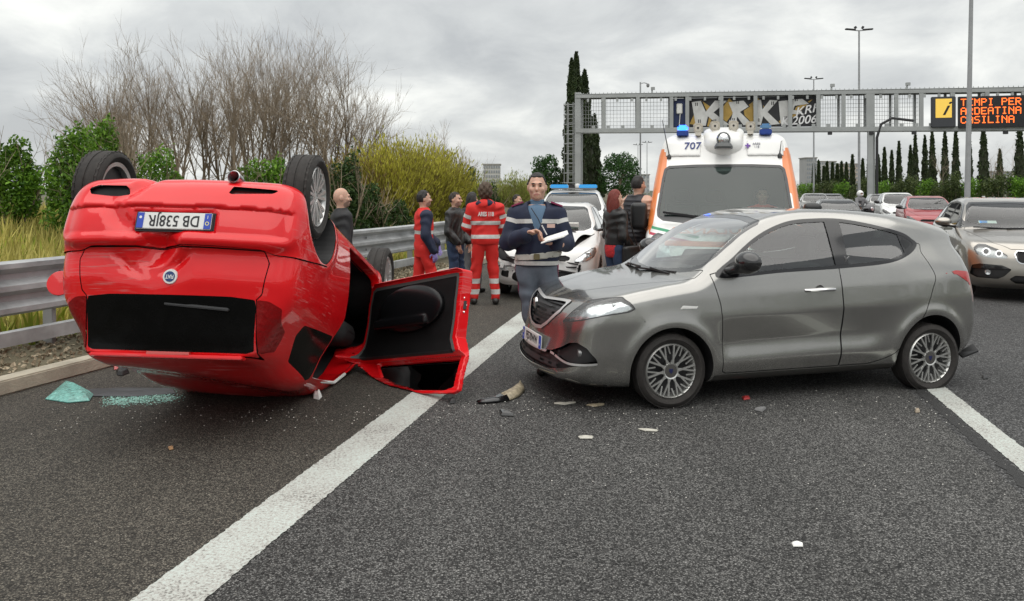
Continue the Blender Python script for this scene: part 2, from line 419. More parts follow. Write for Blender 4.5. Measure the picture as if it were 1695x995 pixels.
K = {}
def palette():
    K['black_plastic'] = mat('black_plastic', (0.018, 0.018, 0.019), 0.45, var=0.25)
    K['gloss_black'] = mat('gloss_black', (0.008, 0.008, 0.009), 0.12, coat=0.5)
    K['lining'] = mat('cabin_lining', (0.022, 0.022, 0.023), 0.85)
    K['seat'] = mat('seat_fabric', (0.035, 0.035, 0.037), 0.9, bump=0.2, bscale=300)
    K['chrome'] = mat('chrome', (0.78, 0.78, 0.78), 0.12, 1.0)
    K['satin_metal'] = mat('satin_metal', (0.55, 0.55, 0.56), 0.3, 0.9, rvar=0.08)
    K['dark_metal'] = mat('dark_metal', (0.05, 0.05, 0.052), 0.45, 0.6, var=0.2)
    K['tyre'] = mat('tyre_rubber', (0.024, 0.021, 0.019), 0.78, var=0.35, vscale=22, bump=0.15, bscale=120)
    K['lamp_glass'] = glass('lamp_glass', (0.92, 0.94, 0.94), 1.3, haze=0.08, hazecol=(0.9, 0.9, 0.9))
    K['reflector'] = mat('lamp_reflector', (0.85, 0.86, 0.87), 0.16, 0.85, bump=0.25, bscale=14)
    K['red_lamp'] = mat('red_lamp', (0.42, 0.012, 0.012), 0.15, coat=1.0, bump=0.15, bscale=90)
    K['amber'] = mat('amber_lamp', (0.75, 0.25, 0.03), 0.2, coat=1.0)
    K['win'] = glass('car_window', (0.76, 0.88, 0.84), 1.5)
    K['win_dark'] = glass('tinted_window', (0.12, 0.13, 0.12), 1.4)
    K['mirror'] = mat('mirror_glass', (0.8, 0.82, 0.83), 0.03, 1.0)
    K['white_paint'] = mat('white_car_paint', (0.74, 0.745, 0.73), 0.28, coat=0.8, var=0.04, vscale=3)
    K['plate_white'] = mat('plate_white', (0.72, 0.72, 0.70), 0.4)
    K['plate_blue'] = mat('plate_blue', (0.02, 0.06, 0.42), 0.4)
    K['ink'] = mat('plate_ink', (0.012, 0.012, 0.014), 0.5)
    K['white'] = mat('white_plastic', (0.75, 0.75, 0.73), 0.45)
    K['grey_plastic'] = mat('grey_plastic', (0.2, 0.2, 0.2), 0.55)
    K['paper'] = mat('paper', (0.78, 0.78, 0.75), 0.8)
palette()
# ------------------------------------------------------------------ car bodies
def car_field(S):
    """S: side outline, width profile, plan taper, bow, axles -> distance function (x rearwards from the front axle, left = -y)"""
    side = Field2(catmull(S['side'], 7) if S.get('spline', True) else np.array(S['side']), S.get('res', 0.025), 0.6)
    wz = curve1(S['wz'], S.get('wsm', 0.06)); tx = curve1(S['taper'], 0.12); bow = curve1(S['bow'], 0.3)
    rise = curve1(S.get('rise', [(-1, 0), (4, 0)]), 0.2); rt = curve1(S.get('rooftaper', [(-1, 0), (4, 0)]), 0.2)
    belt = S['belt']; k0 = S.get('k', 0.10); kend = S.get('kend', 0.20)
    xf, xr = S['ends']
    def f(P):
        x, y, z = P[:, 0], P[:, 1], P[:, 2]; ay = np.abs(y)
        xe = x+bow(x)*y*y
        a = side(xe, z-S.get('crown', 0.0)*(-(y*y)))
        zz = z-rise(x)
        up = sstep(belt-0.05, belt+0.25, z)
        w = wz(zz)+tx(x)+up*rt(x)
        for i, (wx, wzc) in enumerate(S['axles']):
            r = np.hypot(x-wx, z-wzc)
            w = w+S.get('flare', 0.015)*np.exp(-((r-S['arch'][i]-0.03)/0.055)**2)
        if 'sculpt' in S: w = w+S['sculpt'](x, z)
        b = (ay-w)*0.93
        k = k0+(kend-k0)*np.maximum(1-sstep(xf, xf+0.45, x), sstep(xr-0.45, xr, x))*(1-sstep(belt, belt+0.1, z))
        d = smax(a, b, k)
        for i, (wx, wzc) in enumerate(S['axles'] if not S.get('nowell') else []):
            r = np.hypot(x-wx, z-wzc)
            d = np.maximum(d, -np.maximum(r-S['arch'][i], S.get('well', 0.5)-ay))
        if 'extra' in S: d = S['extra'](P, d)
        return d
    return f

def mirror_y(f): return lambda P: f(P*np.array([1, -1, 1]))
def sidef(poly, r=0.0, smooth=0, gate=0.4, left=None):
    """feature drawn in side view (x,z); left=True/False keeps one side"""
    g = rpoly(poly, r, smooth)
    def f(P):
        d = g(P[:, 0], P[:, 2])
        s = gate-np.abs(P[:, 1]) if left is None else (gate+P[:, 1] if left else gate-P[:, 1])
        return np.maximum(d, s)
    return f
def frontf(poly, xmax=0.6, r=0.0, smooth=0, xmin=None):
    g = rpoly(poly, r, smooth)
    def f(P):
        d = g(np.abs(P[:, 1]), P[:, 2])
        return np.maximum(d, P[:, 0]-xmax) if xmin is None else np.maximum(d, xmin-P[:, 0])
    return f
def topf(poly, zmin, r=0.0, smooth=0):
    g = rpoly(poly, r, smooth)
    return lambda P: np.maximum(g(P[:, 0], np.abs(P[:, 1])), zmin-P[:, 2])
def diagf(poly, r=0.0, smooth=0, xmax=0.3, sgn=1, side=None):
    """feature that wraps a front (sgn 1) or rear (sgn -1) corner, drawn in (x +- |y|, z)"""
    g = rpoly(poly, r, smooth)
    def f(P):
        d = g(P[:, 0]+sgn*np.abs(P[:, 1]), P[:, 2])
        d = np.maximum(d, (P[:, 0]-xmax)*sgn)
        if side: d = np.maximum(d, -side*P[:, 1]+0.02)
        return d
    return f
def bandf(pts, w, proj, smooth=4):
    p = catmull(pts, smooth, False) if smooth else np.array(pts, float); a = p[:-1]; e = p[1:]-p[:-1]; ee = (e**2).sum(1)+1e-12
    def f(P):
        u, v = proj(P); t = np.clip(((u[:, None]-a[:, 0])*e[:, 0]+(v[:, None]-a[:, 1])*e[:, 1])/ee, 0, 1)
        return np.sqrt(((u[:, None]-a[:, 0]-t*e[:, 0])**2+(v[:, None]-a[:, 1]-t*e[:, 1])**2).min(1))-w
    return f
PDIAG = lambda P: (P[:, 0]+np.abs(P[:, 1]), P[:, 2])
PSIDE = lambda P: (P[:, 0], P[:, 2])
PFRONT = lambda P: (np.abs(P[:, 1]), P[:, 2])
PFRONTS = lambda P: (P[:, 1], P[:, 2])
def lr(ms):
    return cut(ms, lambda P: P[:, 1])

def seat_sdf(P, x, y, z, back=0.62, rec=0.22):
    d = sbox(P, (x, y, z+0.06), (0.25, 0.24, 0.09), 0.06)
    q = P-np.array([x+0.22, y, z+0.05]); c, s = math.cos(rec), math.sin(rec)
    qq = np.stack([q[:, 0]*c-q[:, 2]*s, q[:, 1], q[:, 0]*s+q[:, 2]*c], 1)
    d = smin(d, sbox(qq, (0, 0, back/2), (0.07, 0.23, back/2), 0.06), 0.05)
    return np.minimum(d, sbox(qq, (0.0, 0, back+0.13), (0.045, 0.12, 0.09), 0.04))
def add_seats(root, xs, ys, z, m=None, bench=None):
    for x in xs:
        for y in ys:
            ms = mesh_sdf(lambda P: seat_sdf(P, x, y, z), (x-0.35, y-0.3, z-0.1), (x+0.6, y+0.3, z+1.0), 0.035)
            mobj('seat', ms, m or K['seat'], root)
    if bench:
        x, w = bench
        ms = mesh_sdf(lambda P: np.minimum(np.minimum(sbox(P, (x, 0, z+0.08), (0.25, w, 0.09), 0.06), sbox(P, (x+0.27, 0, z+0.36), (0.08, w, 0.3), 0.06)),
              np.minimum(sbox(P, (x+0.3, 0.38, z+0.76), (0.045, 0.13, 0.09), 0.04), sbox(P, (x+0.3, -0.38, z+0.76), (0.045, 0.13, 0.09), 0.04))), (x-0.4, -w-0.1, z-0.1), (x+0.5, w+0.1, z+1.0), 0.04)
        mobj('rear_bench', ms, m or K['seat'], root)
def add_dash(root, x, z, w, wheel_y, wheel_x=None):
    ms = mesh_sdf(lambda P: sbox(P, (x, 0, z), (0.26, w, 0.11), 0.09), (x-0.4, -w-0.1, z-0.3), (x+0.4, w+0.1, z+0.3), 0.05)
    mobj('dashboard', ms, K['lining'], root)
    mb = MB(); c = Vector((wheel_x or x+0.42, wheel_y, z+0.04)); pts = []
    ax = Vector((0.9, 0, 0.42)).normalized(); u = Vector((0, 1, 0)); v = ax.cross(u)
    for k in range(25): a = 2*math.pi*k/24; pts.append(c+(u*math.cos(a)+v*math.sin(a))*0.185)
    mb.tube(pts, 0.016, 6, False); mb.bar(c-u*0.18, c+u*0.18, 0.05, 0.02); mb.bar(c-v*0.18, c, 0.04, 0.02)
    mb.build('steering_wheel', K['black_plastic'], root, smooth=True)

def make_wheel(name, root, loc, r, w, rim_r, outward, spokes, rim_m, tyre_m=None, flat=0.0, tread=0, back=None, label=None):
    """a wheel (> tyre, rim, hub_cap); outward = -1 left side, +1 right side"""
    e = empty(name, loc, parent=root)
    h = w/2; pr = [(rim_r-0.005, -h*0.72), (rim_r+0.012, -h*0.92), (rim_r+(r-rim_r)*0.45, -h*1.03), (r-0.03, -h*0.98), (r-0.008, -h*0.84), (r, -h*0.66)]
    g = 0.007; ribs = [-0.36, 0.0, 0.36]; mid = []
    for q in ribs: mid += [(r, (q-0.05)*w), (r-g, (q-0.035)*w), (r-g, (q+0.035)*w), (r, (q+0.05)*w)]
    prof = pr+mid+[(a, -b) for a, b in reversed(pr)]
    mb = MB(); n = 72; mb.lathe(prof, 'y', n, closed=False)
    V = np.array(mb.V)
    if flat:
        lowz = -r+flat; sq = np.clip(lowz-V[:, 2], 0, None); V[:, 1] += np.sign(V[:, 1])*sq*0.35; V[:, 2] = np.maximum(V[:, 2], lowz)
    if tread:   # shoulder blocks
        ang = np.arctan2(V[:, 2], V[:, 0]); rr = np.hypot(V[:, 0], V[:, 2]); sh = (np.abs(V[:, 1]) > 0.28*w) & (rr > r-0.02)
        kk = (np.arange(len(V))//len(prof)) % 2 == 0
        s_ = np.where(sh & kk, (rr-0.008)/rr, 1.0); V[:, 0] *= s_; V[:, 2] *= s_
    t = obj('tyre', V, mb.F, tyre_m or K['tyre'], e); t.data.polygons.foreach_set('use_smooth', np.ones(len(t.data.polygons), bool))
    t.data.set_sharp_from_angle(angle=R(35))
    o = outward
    mb = MB(); mb.lathe([(rim_r, o*h*0.72), (rim_r-0.012, o*h*0.86), (rim_r-0.022, o*h*0.72), (rim_r-0.03, o*h*0.3), (rim_r-0.03, -o*h*0.75), (rim_r, -o*h*0.8)], 'y', 40)
    rim = spokes(mb, o, h, rim_r) or mb
    rim.build('rim', rim_m, e, smooth=35)
    mb = MB(); mb.lathe([(0.0, -o*h*0.1), (rim_r*0.97, -o*h*0.1), (rim_r*0.97, -o*h*0.35), (0, -o*h*0.35)], 'y', 24)
    mb.build('background_disc', back or K['dark_metal'], e, smooth=30)  # dark background disc filling the gaps behind the spokes, not a brake part
    return e
def plate(root, txt, size, loc, rot, w=0.52, hh=0.11):
    """number plate in its own plane: x right, z up, facing -y before rot"""
    e = empty('number_plate', loc, parent=root); e.rotation_euler = rot
    MB().box((0, 0, 0), (w/2, 0.006, hh/2)).build('plate_sheet', K['plate_white'], e, bevel=0.004)
    for s in (-1, 1):
        MB().box((s*(w/2-0.024), -0.0035, 0), (0.021, 0.006, hh/2-0.004)).build('blue_band', K['plate_blue'], e)
    MB().lathe([(0.009, -0.0102), (0.013, -0.0102), (0.013, -0.009), (0.009, -0.009)], 'y', 14, (-(w/2-0.024), 0, 0.015), closed=True).build('star_ring', mat('plate_ring', (0.85, 0.75, 0.2), 0.5), e)
    text('country_letter', 'I', 0.032, K['white'], e, (-(w/2-0.024), -0.0105, -0.028), (R(90), 0, 0), 0.0006)
    MB().lathe([(0, -0.0102), (0.009, -0.0102), (0.009, -0.009)], 'y', 14, (w/2-0.024, 0, -0.02)).build('year_disc', K['white'], e)
    text('plate_characters', txt, size, K['ink'], e, (0, -0.007, -0.002), (R(90), 0, 0), 0.0009, sx=0.82, bold=0.0012)
    return e

def arch_cut(ms, axles, r, inner=0.5):
    """open the wheel arches with clean edges"""
    return cut(ms, lambda P: np.maximum(np.min([np.hypot(P[:, 0]-a, P[:, 2]-b) for a, b in axles], axis=0)-r, inner-np.abs(P[:, 1])))[1]
def arch_liner(root, f, axles, r, inner=0.5, m=None):
    for (ax, az) in axles:
        for sg in (-1, 1):
            V = []; F = []; n = 30; an = R(-18)+np.arange(n+1)*(math.pi+R(36))/n
            Y = np.abs(trace(f, np.stack([ax+(r+0.004)*np.cos(an), np.full(n+1, sg*1.3), az+(r+0.004)*np.sin(an)], 1), np.tile([[0.0, -sg, 0.0]], (n+1, 1)), 0.95)[:, 1])
            for k in range(n+1):
                a = R(-18)+k*(math.pi+R(36))/n; x, z = ax+r*math.cos(a), az+r*math.sin(a)
                yo = Y[k]
                yo = min(yo, 1.0) if yo > 0.45 else 0.7
                V += [(x, sg*(yo-0.004), z), (x, sg*(yo-0.03), z), (x, sg*inner, z), (ax, sg*inner, az)]
                if k: b = 4*k; F += [(b-4, b-3, b+1, b), (b-3, b-2, b+2, b+1), (b-2, b-1, b+3, b+2)]
            obj('wheel_arch_liner', V, F, m or K['black_plastic'], root)
# ------------------------------------------------------------------ ground, road, kerb
def asphalt(name, base, dark, light, cell=95.0, patch=0.14, speck=0.5, bump=0.5, brown=(1, 1, 1), rough=0.78):
    m = bpy.data.materials.new(name); m.use_nodes = True; t = m.node_tree; b = t.nodes['Principled BSDF']; n = t.nodes.new; l = t.links.new
    g = n('ShaderNodeNewGeometry'); pos = g.outputs['Position']
    vo = n('ShaderNodeTexVoronoi'); vo.inputs['Scale'].default_value = cell; l(pos, vo.inputs['Vector'])
    sp = n('ShaderNodeSeparateColor'); l(vo.outputs['Color'], sp.inputs[0])
    r1 = n('ShaderNodeValToRGB'); l(sp.outputs[0], r1.inputs[0]); e = r1.color_ramp.elements
    e[0].position = 0.0; e[0].color = (*dark, 1); e[1].position = 1.0; e[1].color = (*light, 1); q = e.new(0.55); q.color = (*base, 1)
    # crevices between the stones
    cr = n('ShaderNodeMapRange'); cr.inputs[1].default_value = 0.25; cr.inputs[2].default_value = 0.62; cr.inputs[3].default_value = 1.0; cr.inputs[4].default_value = 0.35; l(vo.outputs['Distance'], cr.inputs[0])
    nz = n('ShaderNodeTexNoise'); nz.inputs['Scale'].default_value = 0.55; nz.inputs['Detail'].default_value = 7; nz.inputs['Roughness'].default_value = 0.6; l(pos, nz.inputs['Vector'])
    mr = n('ShaderNodeMapRange'); mr.inputs[1].default_value = 0.3; mr.inputs[2].default_value = 0.7; mr.inputs[3].default_value = 1-patch; mr.inputs[4].default_value = 1+patch; l(nz.outputs['Fac'], mr.inputs[0])
    nf = n('ShaderNodeTexNoise'); nf.inputs['Scale'].default_value = 26; nf.inputs['Detail'].default_value = 5; nf.inputs['Roughness'].default_value = 0.7; l(pos, nf.inputs['Vector'])
    mf = n('ShaderNodeMapRange'); mf.inputs[1].default_value = 0.3; mf.inputs[2].default_value = 0.7; mf.inputs[3].default_value = 0.72; mf.inputs[4].default_value = 1.28; l(nf.outputs['Fac'], mf.inputs[0])
    def sc(c, f):
        v = n('ShaderNodeVectorMath'); v.operation = 'SCALE'; l(c, v.inputs[0]); l(f, v.inputs['Scale']); return v.outputs[0]
    # wheel tracks and streaks along the carriageway
    mp = n('ShaderNodeMapping'); mp.inputs['Rotation'].default_value = (0, 0, R(12.4)); mp.inputs['Scale'].default_value = (1.5, 0.05, 1); l(pos, mp.inputs[0])
    ns = n('ShaderNodeTexNoise'); ns.inputs['Scale'].default_value = 1.0; ns.inputs['Detail'].default_value = 5; l(mp.outputs[0], ns.inputs['Vector'])
    ms_ = n('ShaderNodeMapRange'); ms_.inputs[1].default_value = 0.3; ms_.inputs[2].default_value = 0.7; ms_.inputs[3].default_value = 0.82; ms_.inputs[4].default_value = 1.18; l(ns.outputs['Fac'], ms_.inputs[0])
    c = sc(sc(sc(sc(r1.outputs[0], mr.outputs[0]), mf.outputs[0]), cr.outputs[0]), ms_.outputs[0])
    # rare pale stones
    v2 = n('ShaderNodeTexVoronoi'); v2.inputs['Scale'].default_value = cell*0.75; l(pos, v2.inputs['Vector']); s2 = n('ShaderNodeSeparateColor'); l(v2.outputs['Color'], s2.inputs[0])
    th = n('ShaderNodeMath'); th.operation = 'GREATER_THAN'; th.inputs[1].default_value = 0.985; l(s2.outputs[1], th.inputs[0])
    d2 = n('ShaderNodeMath'); d2.operation = 'LESS_THAN'; d2.inputs[1].default_value = 0.33; l(v2.outputs['Distance'], d2.inputs[0])
    mm = n('ShaderNodeMath'); mm.operation = 'MULTIPLY'; l(th.outputs[0], mm.inputs[0]); l(d2.outputs[0], mm.inputs[1])
    m3 = n('ShaderNodeMath'); m3.operation = 'MULTIPLY'; m3.inputs[1].default_value = speck; l(mm.outputs[0], m3.inputs[0])
    mx = n('ShaderNodeMixRGB'); mx.inputs[2].default_value = (0.42, 0.40, 0.35, 1); l(m3.outputs[0], mx.inputs[0]); l(c, mx.inputs[1])
    l(mx.outputs[0], b.inputs['Base Color']); b.inputs['Roughness'].default_value = rough; b.inputs['Specular IOR Level'].default_value = 0.3
    inv = n('ShaderNodeMath'); inv.operation = 'SUBTRACT'; inv.inputs[0].default_value = 1.0; l(vo.outputs['Distance'], inv.inputs[1])
    bp = n('ShaderNodeBump'); bp.inputs['Strength'].default_value = bump; bp.inputs['Distance'].default_value = 0.006; l(inv.outputs[0], bp.inputs['Height']); l(bp.outputs[0], b.inputs['Normal'])
    return m
def line_paint(name):
    m = bpy.data.materials.new(name); m.use_nodes = True; t = m.node_tree; b = t.nodes['Principled BSDF']; n = t.nodes.new; l = t.links.new
    g = n('ShaderNodeNewGeometry'); pos = g.outputs['Position']
    nz = n('ShaderNodeTexNoise'); nz.inputs['Scale'].default_value = 70; nz.inputs['Detail'].default_value = 6; nz.inputs['Roughness'].default_value = 0.75; l(pos, nz.inputs['Vector'])
    nb = n('ShaderNodeTexNoise'); nb.inputs['Scale'].default_value = 1.6; nb.inputs['Detail'].default_value = 5; l(pos, nb.inputs['Vector'])
    a = n('ShaderNodeMath'); a.operation = 'MULTIPLY_ADD'; a.inputs[1].default_value = 0.35; l(nb.outputs['Fac'], a.inputs[0]); l(nz.outputs['Fac'], a.inputs[2])
    r = n('ShaderNodeValToRGB'); l(a.outputs[0], r.inputs[0]); e = r.color_ramp.elements
    e[0].position = 0.52; e[0].color = (0.09, 0.09, 0.085, 1); e[1].position = 0.64; e[1].color = (0.40, 0.395, 0.365, 1); q = e.new(0.85); q.color = (0.50, 0.575, 0.54, 1)
    l(r.outputs[0], b.inputs['Base Color']); b.inputs['Roughness'].default_value = 0.7
    vo = n('ShaderNodeTexVoronoi'); vo.inputs['Scale'].default_value = 95; l(pos, vo.inputs['Vector'])
    bp = n('ShaderNodeBump'); bp.inputs['Strength'].default_value = 0.35; bp.inputs['Distance'].default_value = 0.004; bp.invert = True; l(vo.outputs['Distance'], bp.inputs['Height']); l(bp.outputs[0], b.inputs['Normal'])
    return m
X_L = lambda d: -1.42+0.2155*(d-3.37)             # edge line of the emergency lane
X_R = lambda d: 3.216+0.223*(d-5.085)             # dashed lane line
def X_K(d):                                       # foot of the kerb
    return -4.2+0.32*(min(d, 16)-6.64)+0.235*max(d-16, 0)
def strip(name, f0, f1, z, ds, m, jit=0.0, **kw):
    V = []; F = []
    for i, d in enumerate(ds):
        V += [(f0(d)+random.uniform(-jit, jit), d, z), (f1(d)+random.uniform(-jit, jit), d, z)]
        if i: F.append((2*i-2, 2*i-1, 2*i+1, 2*i))
    return obj(name, V, F, m, **kw)
DS = [-60, -20, -5, 0.2, 1.5, 3, 5, 7, 9, 11, 13, 16, 20, 30, 50, 90, 160]
earth = mat('verge_earth', (0.10, 0.088, 0.055), 0.95, var=0.45, vscale=1.3, bump=0.6, bscale=18)
obj('ground', [(-700, -40, -0.06), (700, -40, -0.06), (700, 1400, -0.06), (-700, 1400, -0.06)], [(0, 1, 2, 3)], mat('far_ground', (0.07, 0.075, 0.045), 0.95, var=0.4, vscale=0.05), kind='structure')
strip('emergency_lane', lambda d: X_K(d)-0.05, lambda d: X_L(d), 0.0, DS, asphalt('lane_asphalt_old', (0.082, 0.076, 0.064), (0.024, 0.022, 0.019), (0.21, 0.19, 0.155), 130, 0.2, 0.55, 0.4), kind='structure')
strip('road_lane', lambda d: X_L(d), lambda d: X_R(d)-0.25, 0.0, DS, asphalt('lane_asphalt_coarse', (0.088, 0.087, 0.084), (0.013, 0.013, 0.013), (0.29, 0.286, 0.275), 130, 0.12, 0.45, 0.7), kind='structure')
strip('fast_lane', lambda d: X_R(d)-0.25, lambda d: X_R(d)+13+0.03*d, 0.0, DS, asphalt('lane_asphalt_new', (0.085, 0.085, 0.085), (0.024, 0.024, 0.025), (0.21, 0.21, 0.21), 90, 0.14, 0.3, 0.5), kind='structure')
dense = lambda a, b, s: list(np.arange(a, b+1e-6, s))
lp = line_paint('road_marking_paint')
strip('edge_line', lambda d: X_L(d)-0.152, lambda d: X_L(d)+0.152, 0.004, dense(0.3, 15, 0.018)+[16, 20, 40, 90], lp, 0.0055, kind='structure')
strip('lane_dash', lambda d: X_R(d)-0.092, lambda d: X_R(d)+0.092, 0.004, dense(3.9, 6.98, 0.03), lp, 0.005, kind='structure')
for a in (14.5, 22, 29.5, 37): strip('lane_dash', lambda d: X_R(d)-0.075, lambda d: X_R(d)+0.075, 0.004, [a, a+3.5], lp, kind='structure')
strip('road_joint', lambda d: X_R(d)-0.20, lambda d: X_R(d)-0.115, 0.003, dense(0.3, 7.6, 0.05)+[20, 60], mat('joint_tar', (0.022, 0.022, 0.022), 0.75, var=0.4, vscale=30, bump=0.8, bscale=60), 0.02, kind='structure')
# kerb of pale concrete stones
kerb_m = mat('kerb_concrete', (0.36, 0.33, 0.26), 0.85, var=0.28, vscale=3.5, bump=0.25, bscale=50)
def poly_path(d): return Vector((X_K(d), d, 0))
kerb = obj('kerb', [(X_K(d)-o, d, z) for d in DS[4:] for o, z in ((0.03, 0.0), (0.17, 0.11))], [(2*i, 2*i+1, 2*i+3, 2*i+2) for i in range(len(DS)-5)], mat('kerb_bedding', (0.12, 0.11, 0.09), 0.9), kind='structure')
d = 2.2
while d < 34:
    a, b = poly_path(d), poly_path(d+1.93); dv = (b-a).normalized(); nv = Vector((-dv.y, dv.x, 0)); b = a+dv*((b-a).length-0.012)
    z = 0.125+random.uniform(-0.004, 0.004); o = random.uniform(-0.006, 0.006); w = 0.2
    P = [a+nv*o, b+nv*o, b+nv*(o+w), a+nv*(o+w)]
    mb = MB(); mb.add([p for p in P]+[P[0]+nv*0.015+Vector((0, 0, z)), P[1]+nv*0.015+Vector((0, 0, z)), P[2]+Vector((0, 0, z)), P[3]+Vector((0, 0, z))],
           [(3, 2, 1, 0), (4, 5, 6, 7), (0, 1, 5, 4), (1, 2, 6, 5), (2, 3, 7, 6), (3, 0, 4, 7)])
    mb.build('kerb_stone', kerb_m, kerb, bevel=0.012, smooth=40); d += 2.0
# verge behind the kerb: gravelly strip rising into a grassy bank
def verge_z(off): return 0.10+0.06*sstep(0, 1.2, off)+0.85*sstep(1.5, 9.0, off)
VO = [0.17, 0.4, 0.8, 1.3, 1.8, 2.6, 3.5, 5, 7, 9, 14, 25, 60]; VD = [-4, 0, 2, 4, 5, 6, 7, 8, 9, 10, 11, 12, 13, 14, 15, 16, 18, 20, 23, 26, 30, 36, 44, 56, 75, 110, 160]
V = []; F = []
for i, dd in enumerate(VD):
    for j, o in enumerate(VO):
        V.append((X_K(dd)-o*1.05, dd+0.3*o, verge_z(o)+(random.uniform(-0.02, 0.02) if j > 0 else 0)))
        if i and j: a = i*len(VO)+j; F.append((a-1, a, a-len(VO), a-len(VO)-1))
obj('verge', V, F, earth, smooth=True, kind='structure')
def _ysculpt(x, z):
    zc = z-0.03*sstep(0.2, 1.6, x)
    g = np.where(zc > 0.49, np.clip((0.69-zc)/0.20, 0, 1), sstep(0.31, 0.49, zc))
    gx = sstep(0.30, 0.50, x)*(1-sstep(1.75, 2.15, x+0.45*(0.5-z)))
    return -0.040*g*gx
YPS = dict(
    side=[(-0.60, 0.165), (-0.83, 0.20), (-0.925, 0.25), (-0.915, 0.34), (-0.865, 0.50), (-0.84, 0.65), (-0.785, 0.775), (-0.66, 0.848), (-0.42, 0.905),
          (-0.15, 0.952), (0.06, 0.985), (0.20, 1.05), (0.42, 1.20), (0.66, 1.345), (0.90, 1.445), (1.15, 1.505), (1.45, 1.53), (1.9, 1.515), (2.35, 1.465),
          (2.72, 1.40), (2.93, 1.345), (2.97, 1.30), (2.96, 1.20), (3.03, 1.02), (3.08, 0.86), (3.105, 0.70), (3.11, 0.52), (3.07, 0.36), (2.96, 0.25), (2.80, 0.20), (2.4, 0.175), (1.8, 0.165), (1.0, 0.165), (0.2, 0.165)],
    wz=[(0.1, 0.74), (0.2, 0.775), (0.3, 0.81), (0.45, 0.832), (0.7, 0.835), (0.88, 0.815), (1.0, 0.785), (1.08, 0.755), (1.3, 0.655), (1.5, 0.545), (1.6, 0.48)],
    taper=[(-0.95, -0.17), (-0.8, -0.115), (-0.55, -0.045), (-0.2, -0.008), (0.1, 0), (2.2, 0), (2.55, -0.02), (2.85, -0.075), (3.1, -0.14)],
    bow=[(-0.8, -0.25), (0.2, -0.26), (1.0, -0.05), (1.6, 0.0), (2.3, 0.06), (3.0, 0.20)],
    rise=[(-0.8, -0.03), (0.4, 0.0), (2.3, 0.07)], rooftaper=[(0.2, 0.0), (1.5, 0.0), (2.3, -0.035), (2.9, -0.10)],
    belt=1.02, ends=(-0.90, 3.11), axles=[(0, 0.29), (2.42, 0.29)], arch=[0.345, 0.345], sculpt=_ysculpt, nowell=True, k=0.10, kend=0.18, flare=0.014)
ypsf = car_field(YPS)
# local frame of the grey car in the scene
_ya = math.radians(15.0)
Y_A = np.array([1.2387, 6.2755]); Y_U = np.array([math.cos(_ya), math.sin(_ya)]); Y_N = np.array([-math.sin(_ya), math.cos(_ya)])
def y_origin(): return Y_A+Y_N*0.80
# ------------------------------------------------------------------ grey hatchback
def fx(d): return d
grey = empty('grey_hatchback', (*y_origin(), 0), _ya, label='grey five-door hatchback stopped across the lane with a flat rear tyre', cat='car')
GP = mat('grey_car_paint', (0.35, 0.345, 0.328), 0.24, 0.86, coat=1.0, coatr=0.04, var=0.05, vscale=2.5)
ym = arch_cut(mesh_sdf(ypsf, (-1.05, -0.98, 0.08), (3.25, 0.98, 1.64), 0.025), [(0, 0.29), (2.42, 0.29)], 0.347)
def G(d): return d
y_parts = {}
rest = ym
dlo = [(0.40, 1.005), (0.586, 1.165), (0.848, 1.328), (1.137, 1.430), (1.40, 1.455), (1.67, 1.450), (1.955, 1.404), (2.243, 1.333), (2.345, 1.276), (2.385, 1.224), (2.25, 1.143), (2.009, 1.080), (1.558, 1.050), (1.0, 1.030)]
fd = sidef(dlo, smooth=5, gate=0.35)
win_side, rest = cut(rest, fd)
wind, rest = cut(rest, frontf([(-0.3, 0.992), (0.0, 0.992), (0.3, 1.004), (0.56, 1.03), (0.655, 1.07), (0.665, 1.16), (0.635, 1.27), (0.575, 1.41), (0.53, 1.445), (0.27, 1.468), (0, 1.475), (-0.3, 1.47)], xmax=1.3, r=0.02))
rearw, rest = cut(rest, frontf([(-0.2, 0.98), (0.5, 0.98), (0.56, 1.02), (0.48, 1.30), (0.4, 1.325), (-0.2, 1.325)], xmin=2.6, r=0.04))
under, rest = cut(rest, lambda P: P[:, 2]-0.178-0.02*(P[:, 0] < -0.5))
lens, rest = cut(rest, diagf([(-0.335, 0.648), (-0.16, 0.762), (-0.02, 0.838), (0.155, 0.862), (0.35, 0.876), (0.46, 0.830), (0.505, 0.785), (0.45, 0.760), (0.225, 0.735), (-0.05, 0.688)], xmax=0.0, r=0.006))
shield = [(0, 0.795), (0.30, 0.812), (0.455, 0.815), (0.405, 0.722), (0.25, 0.605), (0.14, 0.553), (0, 0.540)]
shield = shield+[(-a, b) for a, b in shield[-2:0:-1]]
shf = rpoly(shield, 0.015)
chromef, rest = cut(rest, lambda P: np.maximum(shf(P[:, 1], P[:, 2]), P[:, 0]))
grillef, chromef = cut(chromef, lambda P: np.maximum(shf(P[:, 1], P[:, 2]-0.006)+0.022, P[:, 2]-0.795-0.02*np.abs(P[:, 1])))
intake, rest = cut(rest, diagf([(-0.95, 0.405), (-0.60, 0.41), (-0.45, 0.425), (-0.29, 0.47), (-0.17, 0.515), (-0.06, 0.525), (0.06, 0.49), (0.165, 0.405), (0.165, 0.365), (-0.08, 0.345), (-0.2, 0.322), (-0.5, 0.285), (-0.95, 0.275)], xmax=-0.3, r=0.01))
trimb, intake = cut(intake, bandf([(-0.95, 0.400), (-0.62, 0.402), (-0.44, 0.408), (-0.30, 0.385), (-0.16, 0.362), (0.0, 0.362), (0.16, 0.372)], 0.0085, PDIAG))
